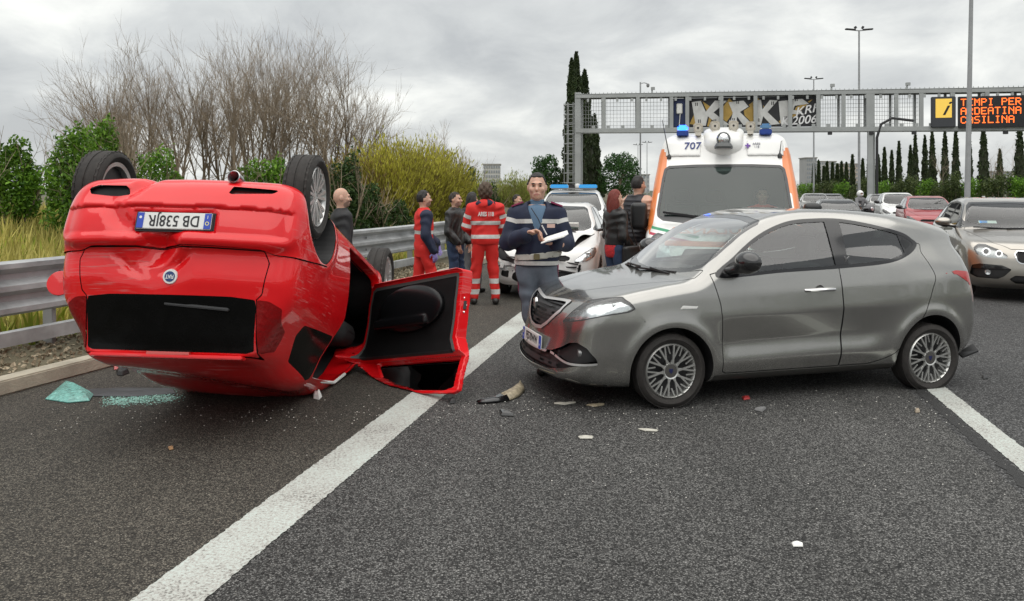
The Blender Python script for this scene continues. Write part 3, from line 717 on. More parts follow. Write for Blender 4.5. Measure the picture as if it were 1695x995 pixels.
hood, rest = cut(rest, topf([(-0.86, -0.2), (-0.80, 0.0), (-0.775, 0.10), (-0.70, 0.21), (-0.505, 0.325), (-0.139, 0.52), (0.10, 0.655), (0.235, 0.722), (0.33, 0.70), (0.22, 0.5), (0.13, 0.2), (0.12, 0.0), (0.12, -0.2)], 0.72, r=0.01))
GAP = 0.0035
hood = cut(hood, lambda P: topf([(-0.86, -0.2), (-0.80, 0.0), (-0.775, 0.10), (-0.70, 0.21), (-0.505, 0.325), (-0.139, 0.52), (0.10, 0.655), (0.235, 0.722), (0.33, 0.70), (0.22, 0.5), (0.13, 0.2), (0.12, 0.0), (0.12, -0.2)], 0.72, r=0.01)(P)+2*GAP)[0]
# shut line between wing and front bumper
cutline, rest = cut(rest, bandf([(-0.32, 0.765), (-0.24, 0.70), (-0.20, 0.62)], 0.0025, lambda P: (P[:, 0]+10*(np.abs(P[:, 1]) < 0.5), P[:, 2]), 0))
fdoor = [(0.345, 1.03), (0.405, 0.80), (0.428, 0.55), (0.432, 0.262), (0.47, 0.244), (1.515, 0.244), (1.528, 0.6), (1.522, 1.06), (1.0, 1.2)]
rdoor = [(1.515, 1.06), (1.528, 0.6), (1.515, 0.244), (1.80, 0.244), (2.0, 0.30), (2.16, 0.44), (2.33, 0.66), (2.43, 0.86), (2.468, 0.95), (2.44, 1.05), (2.40, 1.16), (2.395, 1.24), (2.0, 1.2)]
rd = rdoor[:2]+[(1.515, 0.244), (1.80, 0.244)]+list(map(tuple, catmull(rdoor[3:], 4, False)))[1:]
ff, fr = sidef(fdoor, r=0.012, gate=0.35), sidef(rd, gate=0.35)
dfr, rest = cut(rest, ff); drr, rest = cut(rest, fr)
dfr = cut(dfr, lambda P: ff(P)+2*GAP)[0]; drr = cut(drr, lambda P: fr(P)+2*GAP)[0]
tl, rest = cut(rest, lambda P: np.maximum(rpoly([(2.56, 0.978), (2.72, 0.966), (2.86, 0.89), (2.905, 0.77), (2.905, 0.72), (3.3, 0.70), (3.3, 0.90), (2.95, 0.95), (2.86, 0.985), (2.72, 1.0)])(P[:, 0], P[:, 2]), 0.45-np.abs(P[:, 1])))
sill, rest = cut(rest, lambda P: np.maximum(P[:, 2]-0.236, np.maximum(0.36-P[:, 0], P[:, 0]-2.06)))
mobj('body', rest, GP, grey)
mobj('hood', hood, GP, grey)
L, Rr = lr(dfr); dl = mobj('front_door', L, GP, grey); dr_ = mobj('front_door', Rr, GP, grey)
L, Rr = lr(drr); rl = mobj('rear_door', L, GP, grey); rr_ = mobj('rear_door', Rr, GP, grey)
for h in lr(sill): mobj('sill', h, mat('grey_sill', (0.06, 0.058, 0.053), 0.45, 0.3), grey)
mobj('underbody', under, K['black_plastic'], grey)
arch_liner(grey, ypsf, [(0, 0.29), (2.42, 0.29)], 0.345)
lining = ym
lining = cut(lining, lambda P: np.minimum(np.minimum(fd(P), 9), 9))[1]
lining = cut(lining, frontf([(-0.3, 0.98), (0.56, 1.01), (0.68, 1.06), (0.69, 1.16), (0.60, 1.43), (0.53, 1.46), (0.27, 1.485), (-0.3, 1.485)], xmax=1.3))[1]
lining = cut(lining, frontf([(-0.2, 0.97), (0.57, 0.97), (0.50, 1.33), (-0.2, 1.34)], xmin=2.6))[1]
hlf = diagf([(-0.335, 0.648), (-0.16, 0.762), (-0.02, 0.838), (0.155, 0.862), (0.35, 0.876), (0.46, 0.830), (0.505, 0.785), (0.45, 0.760), (0.225, 0.735), (-0.05, 0.688)], xmax=0.0)
lining = cut(lining, lambda P: np.minimum(hlf(P)-0.004, np.maximum(P[:, 0]+0.5, P[:, 2]-0.8)))[1]
low_l, up_l = cut(lining.moved(-0.014), lambda P: P[:, 2]-1.0)
mobj('cabin_lining', low_l, K['lining'], grey); mobj('headliner', up_l, mat('headliner', (0.40, 0.40, 0.38), 0.9), grey)
# side windows: black trim ring, B pillar, panes
trim_in = sidef([(0.47, 1.03), (0.60, 1.142), (0.855, 1.300), (1.137, 1.400), (1.40, 1.425), (1.67, 1.420), (1.955, 1.374), (2.225, 1.306), (2.31, 1.262), (2.335, 1.225), (2.235, 1.172), (2.009, 1.108), (1.558, 1.078), (1.0, 1.056)], smooth=5, gate=0.35)
panes, trim = cut(win_side, trim_in)
pillar, panes = cut(panes, sidef([(1.488, 0.9), (1.60, 0.9), (1.665, 1.6), (1.505, 1.6)], gate=0.3))
sail, panes = cut(panes, sidef([(0.3, 0.9), (0.60, 0.9), (0.615, 1.6), (0.3, 1.6)], gate=0.3))
qtr, panes = cut(panes, sidef([(2.235, 0.9), (2.6, 0.9), (2.6, 1.6), (2.175, 1.6)], gate=0.3))
qin, qtr = cut(qtr, lambda P: trim_in(P)+0.016+0.0*P[:, 0]+np.maximum(0, 2.235-P[:, 0])*2)
for half, door, sgn in zip(lr(trim), (dl, dr_), (-1, 1)): mobj('window_trim', half.moved(0.002), K['gloss_black'], door)
for half, door in zip(lr(pillar), (dl, dr_)): mobj('pillar_trim', half.moved(0.004), K['gloss_black'], door)
for half, door in zip(lr(sail), (dl, dr_)): mobj('mirror_sail', half.moved(0.001), mat('sail_grey', (0.05, 0.05, 0.05), 0.5), door)
for half, door in zip(lr(qtr), (rl, rr_)): mobj('quarter_trim', half, K['gloss_black'], door)
for half, door in zip(lr(qin), (rl, rr_)): mobj('quarter_glass', half, K['win_dark'], door)
pf, pr = cut(panes, lambda P: P[:, 0]-1.56)
for half, door in zip(lr(pf), (dl, dr_)): mobj('window_glass', half.moved(-0.004), glass('side_glass', (0.80, 0.92, 0.88), 2.5), door)
for half, door in zip(lr(pr), (rl, rr_)): mobj('window_glass', half.moved(-0.004), glass('side_glass', (0.80, 0.92, 0.88), 2.5), door)
frit, wpane = None, None
wpane, frit = cut(wind, frontf([(-0.3, 1.03), (0.0, 1.03), (0.3, 1.042), (0.54, 1.066), (0.625, 1.10), (0.64, 1.16), (0.612, 1.26), (0.555, 1.39), (0.515, 1.42), (0.27, 1.443), (0, 1.45), (-0.3, 1.445)], xmax=1.3, r=0.02))
mobj('windscreen', wpane.moved(-0.003), glass('front_glass', (0.80, 0.90, 0.86), 2.4), grey); mobj('windscreen_border', frit.moved(-0.002), mat('frit', (0.03, 0.032, 0.034), 0.15, coat=0.6), grey)
mobj('rear_window', rearw, K['win_dark'], grey)
lin, lring = cut(lens, lambda P: hlf(P)+0.009)
for half, ring in zip(lr(lin), lr(lring)):
    hl = mobj('headlight', half, K['lamp_glass'], grey); mobj('lamp_seal', ring, mat('lamp_seal', (0.05, 0.05, 0.05), 0.4), hl)
    mobj('reflector', half.moved(-0.028), K['reflector'], hl)
    c = half.V.mean(0)
for sg in (-1, 1):
    for (xx, yy, zz, rr) in ((-0.60, 0.60, 0.775, 0.052), (-0.47, 0.70, 0.80, 0.045), (-0.69, 0.50, 0.735, 0.03)):
        MB().lathe([(0, 0.02), (rr*0.5, 0.012), (rr, -0.03), (rr*1.08, -0.03), (rr*1.05, 0.0)], 'x', 20, (xx+0.03, sg*yy, zz)).build('lamp_bulb_bowl', K['chrome'], [o for o in grey.children if o.name.startswith('headlight')][0 if sg < 0 else 1], smooth=50)
mobj('grille_frame', chromef.moved(0.008), mat('bright_trim', (0.72, 0.72, 0.71), 0.38, 0.75), grey)
gm = mobj('grille', grillef.moved(-0.03), K['black_plastic'], grey)
# woven grille bars
ribs, _ = cut(grillef, lambda P: np.abs((P[:, 2]+0.00*P[:, 1]) % 0.032-0.016)-0.0065)
mobj('grille_bar', ribs.moved(-0.010), mat('grille_bar', (0.028, 0.028, 0.03), 0.45), gm, kind='stuff')
ribs, _ = cut(grillef, lambda P: np.abs(P[:, 1] % 0.05-0.025)-0.006)
mobj('grille_rib', ribs.moved(-0.014), mat('grille_bar', (0.028, 0.028, 0.03), 0.45), gm, kind='stuff')
im = mobj('lower_intake', intake.moved(-0.035), K['black_plastic'], grey)
ribs, _ = cut(intake, lambda P: np.abs(P[:, 2] % 0.03-0.015)-0.006+np.where(P[:, 0]+np.abs(P[:, 1]) > -0.32, 1, 0))
mobj('intake_bar', ribs.moved(-0.012), mat('grille_bar', (0.028, 0.028, 0.03), 0.45), im, kind='stuff')
for h in lr(trimb): mobj('chrome_strip', h.moved(0.006), mat('bright_trim', (0.72, 0.72, 0.71), 0.38, 0.75), grey)
for sg in (-1, 1):
    MB().lathe([(0, 0.0), (0.034, 0.004), (0.042, 0.03)], 'x', 18, (-0.72, sg*0.635, 0.435)).build('fog_lamp', mat('fog_dark', (0.25, 0.25, 0.25), 0.3, 0.6), grey, smooth=50)
tlens, tclear = cut(tl, lambda P: np.maximum(P[:, 0]-2.885, 0.955-P[:, 2]-0.28*(P[:, 0]-2.56)))
for h in lr(tl): mobj('tail_lamp', h, mat('clear_red_lamp', (0.42, 0.30, 0.29), 0.15, coat=1), grey)
for h in lr(tlens): mobj('red_reflector', h.moved(0.003), K['red_lamp'], grey)
# small trim
_e = empty('badge', (-0.862, 0, 0.745), parent=grey); _e.rotation_euler = (0, R(-14), R(-90))
MB().prism([(-0.036, 0.045), (0.036, 0.045), (0.040, 0.01), (0.026, -0.03), (0, -0.055), (-0.026, -0.03), (-0.040, 0.01)], lambda u, v, h: (u, h, v), -0.008, 0.01).build('shield', K['chrome'], _e, bevel=0.004)
MB().prism([(-0.022, 0.03), (0.022, 0.03), (0.024, 0.005), (0.0, -0.034), (-0.024, 0.005)], lambda u, v, h: (u, h, v), -0.0105, 0.0).build('emblem', K['satin_metal'], _e)
plate(grey, 'FJ578WW', 0.092, (-0.892, 0.0, 0.458), (R(-4), 0, R(-90)))
def on_body(f, x, z, sgn=-1):
    return trace(f, (x, sgn*2.0, z), (0, -sgn, 0))[0]
for sg, dd in ((-1, dl), (1, dr_)):
    p = on_body(ypsf, 1.31, 0.885, sg); y0 = p[1]
    MB().tube([(1.175, y0-sg*0.002, 0.884), (1.20, y0+sg*0.028, 0.886), (1.31, y0+sg*0.036, 0.888), (1.43, y0+sg*0.028, 0.888), (1.455, y0-sg*0.002, 0.888)], [0.011, 0.014, 0.015, 0.015, 0.011], 8).build('door_handle', K['chrome'], dd, smooth=True)
    MB().lathe([(0, 0.003), (0.035, 0.002), (0.038, -0.004)], 'y', 20, (1.31, y0, 0.885)).build('handle_cup', K['gloss_black'], dd, smooth=True)
    ms = mesh_sdf(lambda P: smin(smax(ell(P, (0.60, sg*0.915, 1.135), (0.10, 0.125, 0.085)), P[:, 0]-0.665, 0.03), cone(P, (0.50, sg*0.76, 1.055), (0.60, sg*0.90, 1.085), 0.03, 0.035), 0.05), (0.35, min(sg*0.65, sg*1.1), 0.98), (0.8, max(sg*0.65, sg*1.1), 1.28), 0.014)
    mm = mobj('mirror', ms, mat('mirror_shell', (0.014, 0.014, 0.015), 0.2, coat=0.6, var=0.2), dd)
    p = on_body(ypsf, 0.13, 0.79, sg)
    MB().prism([(0.06, 0.775), (0.20, 0.772), (0.215, 0.79), (0.085, 0.80)], lambda u, v, h: (u, p[1]+sg*h, v), -0.01, 0.004).build('side_indicator', K['white'], grey, bevel=0.003)
yy = on_body(ypsf, 1.578, 1.115, -1)
text('pillar_letter', 'Y', 0.085, K['chrome'], dl, (1.592, yy[1]-0.010, 1.115), (R(101), 0, 0), 0.002, shear=0.2)
mb = MB(); mb.bar((0.20, -0.46, 1.022), (0.085, 0.10, 1.014), 0.022, 0.014); mb.bar((0.16, -0.42, 1.005), (0.12, -0.15, 1.03), 0.018, 0.018); mb.build('wiper', K['black_plastic'], grey)
mb = MB(); mb.bar((0.16, 0.42, 1.022), (0.095, 0.02, 1.030), 0.022, 0.014); mb.bar((0.17, 0.50, 1.0), (0.11, 0.25, 1.03), 0.018, 0.018); mb.build('wiper', K['black_plastic'], grey)
mb = MB(); mb.box((2.95, 0, 1.345), (0.05, 0.43, 0.012)); mb.build('spoiler', GP, grey, bevel=0.008)
# torn bumper flap behind the rear wheel
mb = MB(); mb.add([(2.84, -0.70, 0.22), (2.99, -0.72, 0.27), (3.03, -0.62, 0.31), (2.88, -0.60, 0.235), (2.84, -0.70, 0.235), (2.99, -0.72, 0.285), (3.03, -0.62, 0.325), (2.88, -0.60, 0.25)], [(0, 1, 2, 3), (7, 6, 5, 4), (0, 4, 5, 1), (1, 5, 6, 2), (2, 6, 7, 3), (3, 7, 4, 0)]); mb.build('torn_bumper_flap', K['black_plastic'], grey)
ww, wh = 0.19, 0.20
def y_spokes(mb, o, h, rr):
    for k in range(10):
        a = 2*math.pi*k/10
        def P(r, t, yy): return (r*math.cos(a+t), yy, r*math.sin(a+t))
        mb.bar(P(0.058, 0.0, o*h*0.72), P(rr-0.012, 0.20, o*h*0.80), 0.015, 0.012, up=(0, 1, 0))
        mb.bar(P(0.062, 0.25, o*h*0.70), P(rr-0.012, -0.06+0.02, o*h*0.79), 0.012, 0.012, up=(0, 1, 0))
        mb.bar(P(0.135, 0.36, o*h*0.70), P(rr-0.012, 0.47, o*h*0.79), 0.010, 0.010, up=(0, 1, 0))
    mb.lathe([(0.052, o*h*0.78), (0.062, o*h*0.82), (0.066, o*h*0.6)], 'y', 24)
def hubcap(e, o, h, r=0.055, m=None):
    MB().lathe([(0, o*h*0.80), (r, o*h*0.77), (r, o*h*0.4)], 'y', 24).build('hub_cap', m or mat('hub_grey', (0.10, 0.095, 0.09), 0.4, 0.4), e, smooth=30)
    MB().prism([(-0.016, 0.018), (0.016, 0.018), (0.014, -0.004), (0, -0.02), (-0.014, -0.004)], lambda u, v, q: (u, q, v), o*h*0.78, o*h*0.82).build('hub_emblem', mat('emblem_navy', (0.015, 0.02, 0.08), 0.4), e)
RIMW = mat('rim_bright', (0.62, 0.62, 0.60), 0.3, 0.85)
for sg in (-1, 1):
    e = make_wheel('wheel', grey, (0, sg*0.715, 0.29), 0.29, 0.185, 0.217, sg, y_spokes, RIMW); hubcap(e, sg, 0.0925)
    fl = 0.028 if sg < 0 else 0.0
    e = make_wheel('wheel', grey, (2.42, sg*0.715, 0.29-fl), 0.29, 0.185, 0.217, sg, y_spokes, RIMW, flat=fl); hubcap(e, sg, 0.0925)
add_seats(grey, [1.12], (-0.36, 0.36), 0.42, bench=(1.95, 0.58)); add_dash(grey, 0.50, 0.90, 0.62, -0.36)
PUNTO = dict(
    side=[(-0.62, 0.20), (-0.76, 0.23), (-0.83, 0.32), (-0.83, 0.45), (-0.80, 0.60), (-0.72, 0.72), (-0.55, 0.81), (-0.3, 0.88), (0.0, 0.945), (0.14, 0.985), (0.30, 1.06), (0.55, 1.22), (0.80, 1.355), (1.02, 1.435), (1.3, 1.475), (1.7, 1.482), (2.2, 1.455),
          (2.6, 1.415), (2.86, 1.375), (2.95, 1.34), (2.96, 1.29), (3.01, 1.13), (3.07, 0.96), (3.105, 0.86), (3.115, 0.72), (3.135, 0.675), (3.20, 0.64), (3.215, 0.52), (3.20, 0.38), (3.15, 0.25), (3.03, 0.19), (2.7, 0.18), (1.8, 0.19), (0.8, 0.19)],
    wz=[(0.1, 0.76), (0.2, 0.80), (0.32, 0.83), (0.5, 0.842), (0.7, 0.842), (0.88, 0.825), (0.97, 0.80), (1.06, 0.765), (1.25, 0.68), (1.42, 0.585), (1.5, 0.52)],
    taper=[(-0.9, -0.20), (-0.75, -0.12), (-0.5, -0.05), (-0.2, -0.01), (0.1, 0), (2.3, 0), (2.7, -0.012), (3.0, -0.045), (3.25, -0.12)],
    bow=[(-0.8, -0.32), (0.2, -0.26), (1.0, -0.05), (1.6, 0.0), (2.3, 0.06), (3.0, 0.14)],
    rise=[(-0.8, -0.03), (0.4, 0.0), (2.3, 0.05)], rooftaper=[(0.2, 0.0), (1.5, 0.0), (2.3, -0.02), (2.9, -0.06)],
    belt=1.0, ends=(-0.83, 3.21), axles=[(0, 0.29), (2.59, 0.29)], arch=[0.345, 0.345], k=0.10, kend=0.14, flare=0.012, res=0.02, nowell=True)
def _dents(P, d):
    x, y, z = P[:, 0], P[:, 1], P[:, 2]
    rear = sstep(2.7, 2.95, x)
    tri = lambda v, c, a: np.maximum(0, 1-np.abs(v-c)/a)
    g = lambda v, c, a: np.exp(-((v-c)/a)**2)
    s = 0.10*tri(y-0.5*(z-0.62), 0.06, 0.15)*tri(z, 0.64, 0.17)+0.03*tri(y+0.9*(z-0.62), 0.18, 0.10)*tri(z, 0.60, 0.18)          # crease through the bumper edge
    s = s+0.045*tri(y+0.3*(z-0.8), 0.16, 0.30)*g(z, 0.80, 0.10)+0.05*tri(y-0.9*(z-0.74), -0.06, 0.07)*tri(z, 0.76, 0.10)+0.02*tri(y+1.2*(z-0.75), 0.34, 0.06)*g(z, 0.77, 0.07)
    s = s+0.03*g(y, 0.45, 0.16)*g(z, 0.34, 0.07)+0.035*tri(y+0.5*z, 0.62, 0.1)*g(z, 0.5, 0.1)+0.04*tri(y-0.8*(z-0.3), 0.28, 0.08)*g(z, 0.27, 0.08)
    s = s+0.012*np.sin(9*y+4*z)*g(y, 0.30, 0.28)*g(z, 0.30, 0.12)
    s = s+0.006*np.sin(14*y-6*z+1.0)*g(y, 0.2, 0.35)*g(z, 0.8, 0.12)
    s = s+0.020*sstep(0.405, 0.42, z)*(1-sstep(0.58, 0.64, z))*(1-sstep(0.70, 0.78, np.abs(y)))
    s = s+0.018*(1-sstep(0.265, 0.285, np.abs(y+0.02)))*sstep(0.435, 0.45, z)*(1-sstep(0.575, 0.59, z))
    roof = sstep(1.2, 1.4, z)
    s2 = roof*(0.035*np.sin(3.1*x+1.7*y)+0.02*np.sin(7*x-5*y))
    return d+rear*s+s2*0.6
PUNTO['extra'] = _dents
punf = car_field(PUNTO)
RED_POSE = (-1.6018, -0.3102, -0.0221, -2.10, 8.447, 1.011)
def red_rot():
    yaw, pitch, roll = RED_POSE[:3]
    cr, sr = math.cos(roll+math.pi), math.sin(roll+math.pi); Rx = np.array([[1, 0, 0], [0, cr, -sr], [0, sr, cr]])
    cp, sp = math.cos(pitch), math.sin(pitch); Ry = np.array([[cp, 0, sp], [0, 1, 0], [-sp, 0, cp]])
    cy, sy = math.cos(yaw), math.sin(yaw); Rz = np.array([[cy, -sy, 0], [sy, cy, 0], [0, 0, 1]])
    return Rz@Ry@Rx
# ------------------------------------------------------------------ overturned red hatchback
RROT = red_rot(); RT = np.array(RED_POSE[3:])
red = empty('red_hatchback', label='red three-door hatchback lying upside down on its roof beside the guardrail', cat='car')
red.matrix_world = Matrix([list(map(float, RROT[i]))+[float(RT[i])] for i in range(3)]+[[0, 0, 0, 1]])
def grounded(ms, zmin=0.004):
    W = ms.V@RROT.T+RT; W[:, 2] = np.maximum(W[:, 2], zmin+0.25*np.minimum(W[:, 2], 0)*0)
    return M((W-RT)@RROT, ms.N, ms.T)
RP = mat('red_car_paint', (0.74, 0.004, 0.008), 0.42, 0.0, coat=0.4, coatr=0.04, spec=0.2, var=0.06, vscale=2.0, rvar=0.08)
def add_scuffs(m):   # long scrapes and road dust worn into the paint
    t = m.node_tree; b = t.nodes['Principled BSDF']; n = t.nodes.new; l = t.links.new
    tc = n('ShaderNodeTexCoord'); mp = n('ShaderNodeMapping'); mp.inputs['Scale'].default_value = (3, 2.2, 46); mp.inputs['Rotation'].default_value = (0.5, 0.1, 0); l(tc.outputs['Object'], mp.inputs[0])
    a = n('ShaderNodeTexNoise'); a.inputs['Scale'].default_value = 2.0; a.inputs['Detail'].default_value = 6; l(mp.outputs[0], a.inputs['Vector'])
    g = n('ShaderNodeTexNoise'); g.inputs['Scale'].default_value = 1.7; g.inputs['Detail'].default_value = 3; l(tc.outputs['Object'], g.inputs['Vector'])
    r1 = n('ShaderNodeMapRange'); r1.inputs[1].default_value = 0.55; r1.inputs[2].default_value = 0.66; l(a.outputs['Fac'], r1.inputs[0])
    r2 = n('ShaderNodeMapRange'); r2.inputs[1].default_value = 0.48; r2.inputs[2].default_value = 0.62; l(g.outputs['Fac'], r2.inputs[0])
    mu = n('ShaderNodeMath'); mu.operation = 'MULTIPLY'; l(r1.outputs[0], mu.inputs[0]); l(r2.outputs[0], mu.inputs[1]); m2 = n('ShaderNodeMath'); m2.operation = 'MULTIPLY'; m2.inputs[1].default_value = 0.42; l(mu.outputs[0], m2.inputs[0])
    old = b.inputs['Base Color'].links[0].from_socket; mx = n('ShaderNodeMixRGB'); mx.inputs[2].default_value = (0.45, 0.30, 0.29, 1); l(m2.outputs[0], mx.inputs[0]); l(old, mx.inputs[1]); l(mx.outputs[0], b.inputs['Base Color'])
    iv = n('ShaderNodeMath'); iv.operation = 'SUBTRACT'; iv.inputs[0].default_value = 1.0; l(mu.outputs[0], iv.inputs[1]); l(iv.outputs[0], b.inputs['Coat Weight'])
add_scuffs(RP)
rm = mesh_sdf(punf, (-1.0, -1.0, 0.06), (3.4, 1.0, 1.62), 0.024)
rm = grounded(arch_cut(rm, [(0, 0.29), (2.59, 0.29)], 0.350))
rest = rm
dpoly = [(1.735, 0.32), (1.695, 0.59), (1.683, 0.885), (1.79, 1.05), (1.845, 1.345), (1.79, 1.375), (1.05, 1.355), (0.78, 1.26), (0.43, 1.06), (0.40, 0.95), (0.415, 0.5), (0.46, 0.34), (0.55, 0.30), (1.66, 0.30)]
dsd = rpoly(dpoly, 0.03)
opening, rest = cut(rest, lambda P: np.maximum(dsd(P[:, 0], P[:, 2]), 0.45+P[:, 1]))
qpoly = [(2.55, 1.075), (1.82, 1.055), (1.815, 1.10), (1.885, 1.39), (1.96, 1.41), (2.42, 1.315), (2.57, 1.15)]
qwin, rest = cut(rest, sidef(qpoly, r=0.03, gate=0.4))
rdf = lambda P: np.maximum(dsd(P[:, 0], P[:, 2]), 0.45-P[:, 1])
rdoor_, rest = cut(rest, rdf)
dwpoly = [(0.62, 1.05), (0.82, 1.215), (1.04, 1.315), (1.68, 1.335), (1.775, 1.31), (1.725, 1.05)]
rdwin, rdoor_ = cut(rdoor_, sidef(dwpoly, r=0.02, left=False))
rdoor_ = cut(rdoor_, lambda P: rdf(P)+0.006)[0]
rearp, rest = cut(rest, frontf([(-0.3, 0.972), (0.40, 0.972), (0.552, 0.985), (0.56, 1.03), (0.545, 1.30), (0.50, 1.318), (-0.3, 1.322)], xmin=2.55, r=0.01))
tail, rest = cut(rest, frontf([(0.564, 0.985), (0.64, 0.99), (0.715, 1.03), (0.69, 1.15), (0.62, 1.28), (0.566, 1.315)], xmin=2.4, r=0.01))
wind, rest = cut(rest, frontf([(-0.3, 0.99), (0.56, 1.03), (0.66, 1.07), (0.64, 1.2), (0.56, 1.40), (-0.3, 1.44)], xmax=1.25, r=0.02))
hlr, rest = cut(rest, diagf([(-0.33, 0.60), (-0.1, 0.74), (0.2, 0.80), (0.42, 0.82), (0.3, 0.70), (0.0, 0.62)], xmax=0.0, r=0.01))
under, rest = cut(rest, lambda P: P[:, 2]-0.205-0.0*P[:, 0]+9*(P[:, 0] > 2.95))
holeR, rest = cut(rest, lambda P: np.maximum(rpoly([(0.32, 0.335), (0.40, 0.345), (0.60, 0.325), (0.625, 0.28), (0.56, 0.258), (0.34, 0.272)], 0.01)(P[:, 1], P[:, 2]), 2.6-P[:, 0]))
holeL, rest = cut(rest, lambda P: np.maximum(rpoly([(-0.34, 0.322), (-0.62, 0.30), (-0.65, 0.27), (-0.36, 0.262)], 0.006)(P[:, 1], P[:, 2]), 2.6-P[:, 0]))
gapz = curve1([(-1, 0.70), (-0.66, 0.70), (-0.60, 0.672), (-0.3, 0.664), (0.0, 0.662), (0.55, 0.672), (0.62, 0.70), (1, 0.70)], 0.05)
bf = lambda P: np.maximum(P[:, 2]-gapz(P[:, 1])+0.12*np.clip(2.95-P[:, 0], 0, 1), 2.45-P[:, 0])
bumper, rest = cut(rest, bf); bumper = cut(bumper, lambda P: bf(P)+0.008)[0]
tgf = frontf([(-0.3, 0.66), (0.60, 0.672), (0.635, 0.75), (0.60, 0.95), (0.566, 0.985), (0.566, 1.34), (-0.3, 1.36)], xmin=2.55)
gate_, rest = cut(rest, tgf); gate_ = cut(gate_, lambda P: tgf(P)+0.007)[0]
mobj('body', rest, RP, red)
bump_o = mobj('rear_bumper', bumper.moved(0.010), RP, red)
gate_o = mobj('tailgate', gate_, RP, red, label='dented red tailgate')
mobj('rear_window', rearp.moved(0.003), mat('dark_rear_glass', (0.003, 0.003, 0.003), 0.25, spec=0.14, bump=0.05, bscale=60, rvar=0.1), gate_o)
for h in lr(tail): mobj('tail_lamp', h.moved(0.004), mat('dark_tail_lamp', (0.22, 0.004, 0.005), 0.25, spec=0.15, coat=0.15, bump=0.5, bscale=26), red)
for h in lr(qwin): mobj('quarter_window', h, mat('quarter_dark', (0.003, 0.003, 0.003), 0.15, spec=0.2), red)
mobj('fog_lamp_recess', holeR.moved(-0.05), K['ink'], bump_o); mobj('reflector_recess', holeL.moved(-0.025), mat('dark_red_reflector', (0.06, 0.006, 0.006), 0.3), bump_o)
arch_liner(red, punf, [(0, 0.29), (2.59, 0.29)], 0.348)
mobj('underbody', under, mat('underbody', (0.03, 0.03, 0.03), 0.8, var=0.3), red)
mobj('windscreen', wind, K['win_dark'], red)
for h in lr(hlr): mobj('headlight', h, K['reflector'], red)
rdo = mobj('right_door', rdoor_, RP, red); mobj('window_glass', rdwin, K['win_dark'], rdo)
lining = cut(rm, lambda P: np.maximum(dsd(P[:, 0], P[:, 2])-0.01, 0.45+P[:, 1]))[1]
mobj('cabin_lining', lining.moved(-0.03), K['lining'], red)
# door frame of the opening: painted flange
fl = mesh_sdf(lambda P: np.maximum(np.maximum(np.maximum(punf(P)+0.004, -(punf(P)+0.075)), np.abs(dsd(P[:, 0], P[:, 2])-0.018)-0.020), 0.45+P[:, 1]), (0.2, -0.95, 0.2), (2.05, -0.4, 1.52), 0.014)
mobj('door_aperture', grounded(fl), RP, red)
# open driver's door
def dvol(P):
    s = punf(P); th = 0.105-0.06*sstep(1.0, 1.06, P[:, 2])
    d = np.maximum(np.maximum(s, -(s+th)), dsd(P[:, 0], P[:, 2])+0.008)
    w = rpoly(dwpoly, 0.02)(P[:, 0], P[:, 2])
    return np.maximum(np.maximum(d, -w), 0.4+P[:, 1])
dm = mesh_sdf(dvol, (0.3, -0.95, 0.22), (1.95, -0.4, 1.47), 0.014)
inner, outer = cut(dm, lambda P: np.maximum(punf(P)+0.088, np.maximum(dsd(P[:, 0], P[:, 2])+0.075, P[:, 2]-1.035)))
dth = -R(46); Rd = np.array([[math.cos(dth), -math.sin(dth), 0], [math.sin(dth), math.cos(dth), 0], [0, 0, 1]]); dh = np.array([0.42, -0.80, 0.0]); dz_ = np.array([0, 0, 0.085])
def swing(ms): return grounded(M(((ms.V-dh)*np.array([1.07, 1, 1]))@Rd.T+dh+dz_, ms.N@Rd.T, ms.T), 0.012)
door_o = mobj('open_door', swing(outer), RP, red, label='red driver door swung wide open')
mobj('door_trim', swing(inner.moved(0.008)), mat('door_trim_black', (0.006, 0.006, 0.0065), 0.55, spec=0.25, var=0.25, vscale=9), door_o)
arm = mesh_sdf(lambda P: smin(sbox(P, (1.0, -0.665, 0.72), (0.36, 0.035, 0.045), 0.03), np.maximum(np.abs(ell(P, (1.08, -0.70, 0.60), (0.42, 0.055, 0.20)))-0.012, 0.55-P[:, 2]*0-0.60), 0.02), (0.5, -0.85, 0.35), (1.6, -0.58, 0.9), 0.018)
mobj('armrest', swing(arm), mat('armrest_black', (0.006, 0.006, 0.007), 0.28, spec=0.3), door_o)
glp, _ = cut(rm, lambda P: np.maximum(rpoly([(0.58, 1.03), (0.80, 1.23), (1.03, 1.33), (1.69, 1.35), (1.795, 1.32), (1.74, 1.03)])(P[:, 0], P[:, 2]), 0.4+P[:, 1]))
mobj('window_glass', swing(glp.moved(-0.02)), glass('door_glass', (0.40, 0.50, 0.46), 2.4, haze=0.10, hazecol=(0.10, 0.16, 0.14)), door_o)  # greenish haze colour imitates the road reflected in the pane
mobj('window_seal', swing(cut(inner.moved(0.012), lambda P: 1.0-P[:, 2])[0]), K['black_plastic'], door_o)
seal, _ = cut(outer, lambda P: np.maximum(np.maximum(punf(P)+0.095, P[:, 0]-9), np.abs(dsd(P[:, 0], P[:, 2])+0.065)-0.018+np.where(P[:, 2] > 1.04, 1, 0)))
mobj('door_seal', swing(seal.moved(0.004)), mat('seal_grey', (0.09, 0.09, 0.088), 0.6), door_o)
def swing_pt(p): return tuple(((np.array(p)-dh)*np.array([1.07, 1, 1]))@Rd.T+dh+dz_)
for (zz, dx) in ((0.62, 0), (0.56, 0.025), (0.68, 0.02)):
    MB().lathe([(0, 0.004), (0.008, 0.002), (0.008, -0.006)], 'x', 10, (0, 0, 0)).build('latch_bolt', K['chrome'], door_o).location = swing_pt((1.690, -0.795+dx, zz))
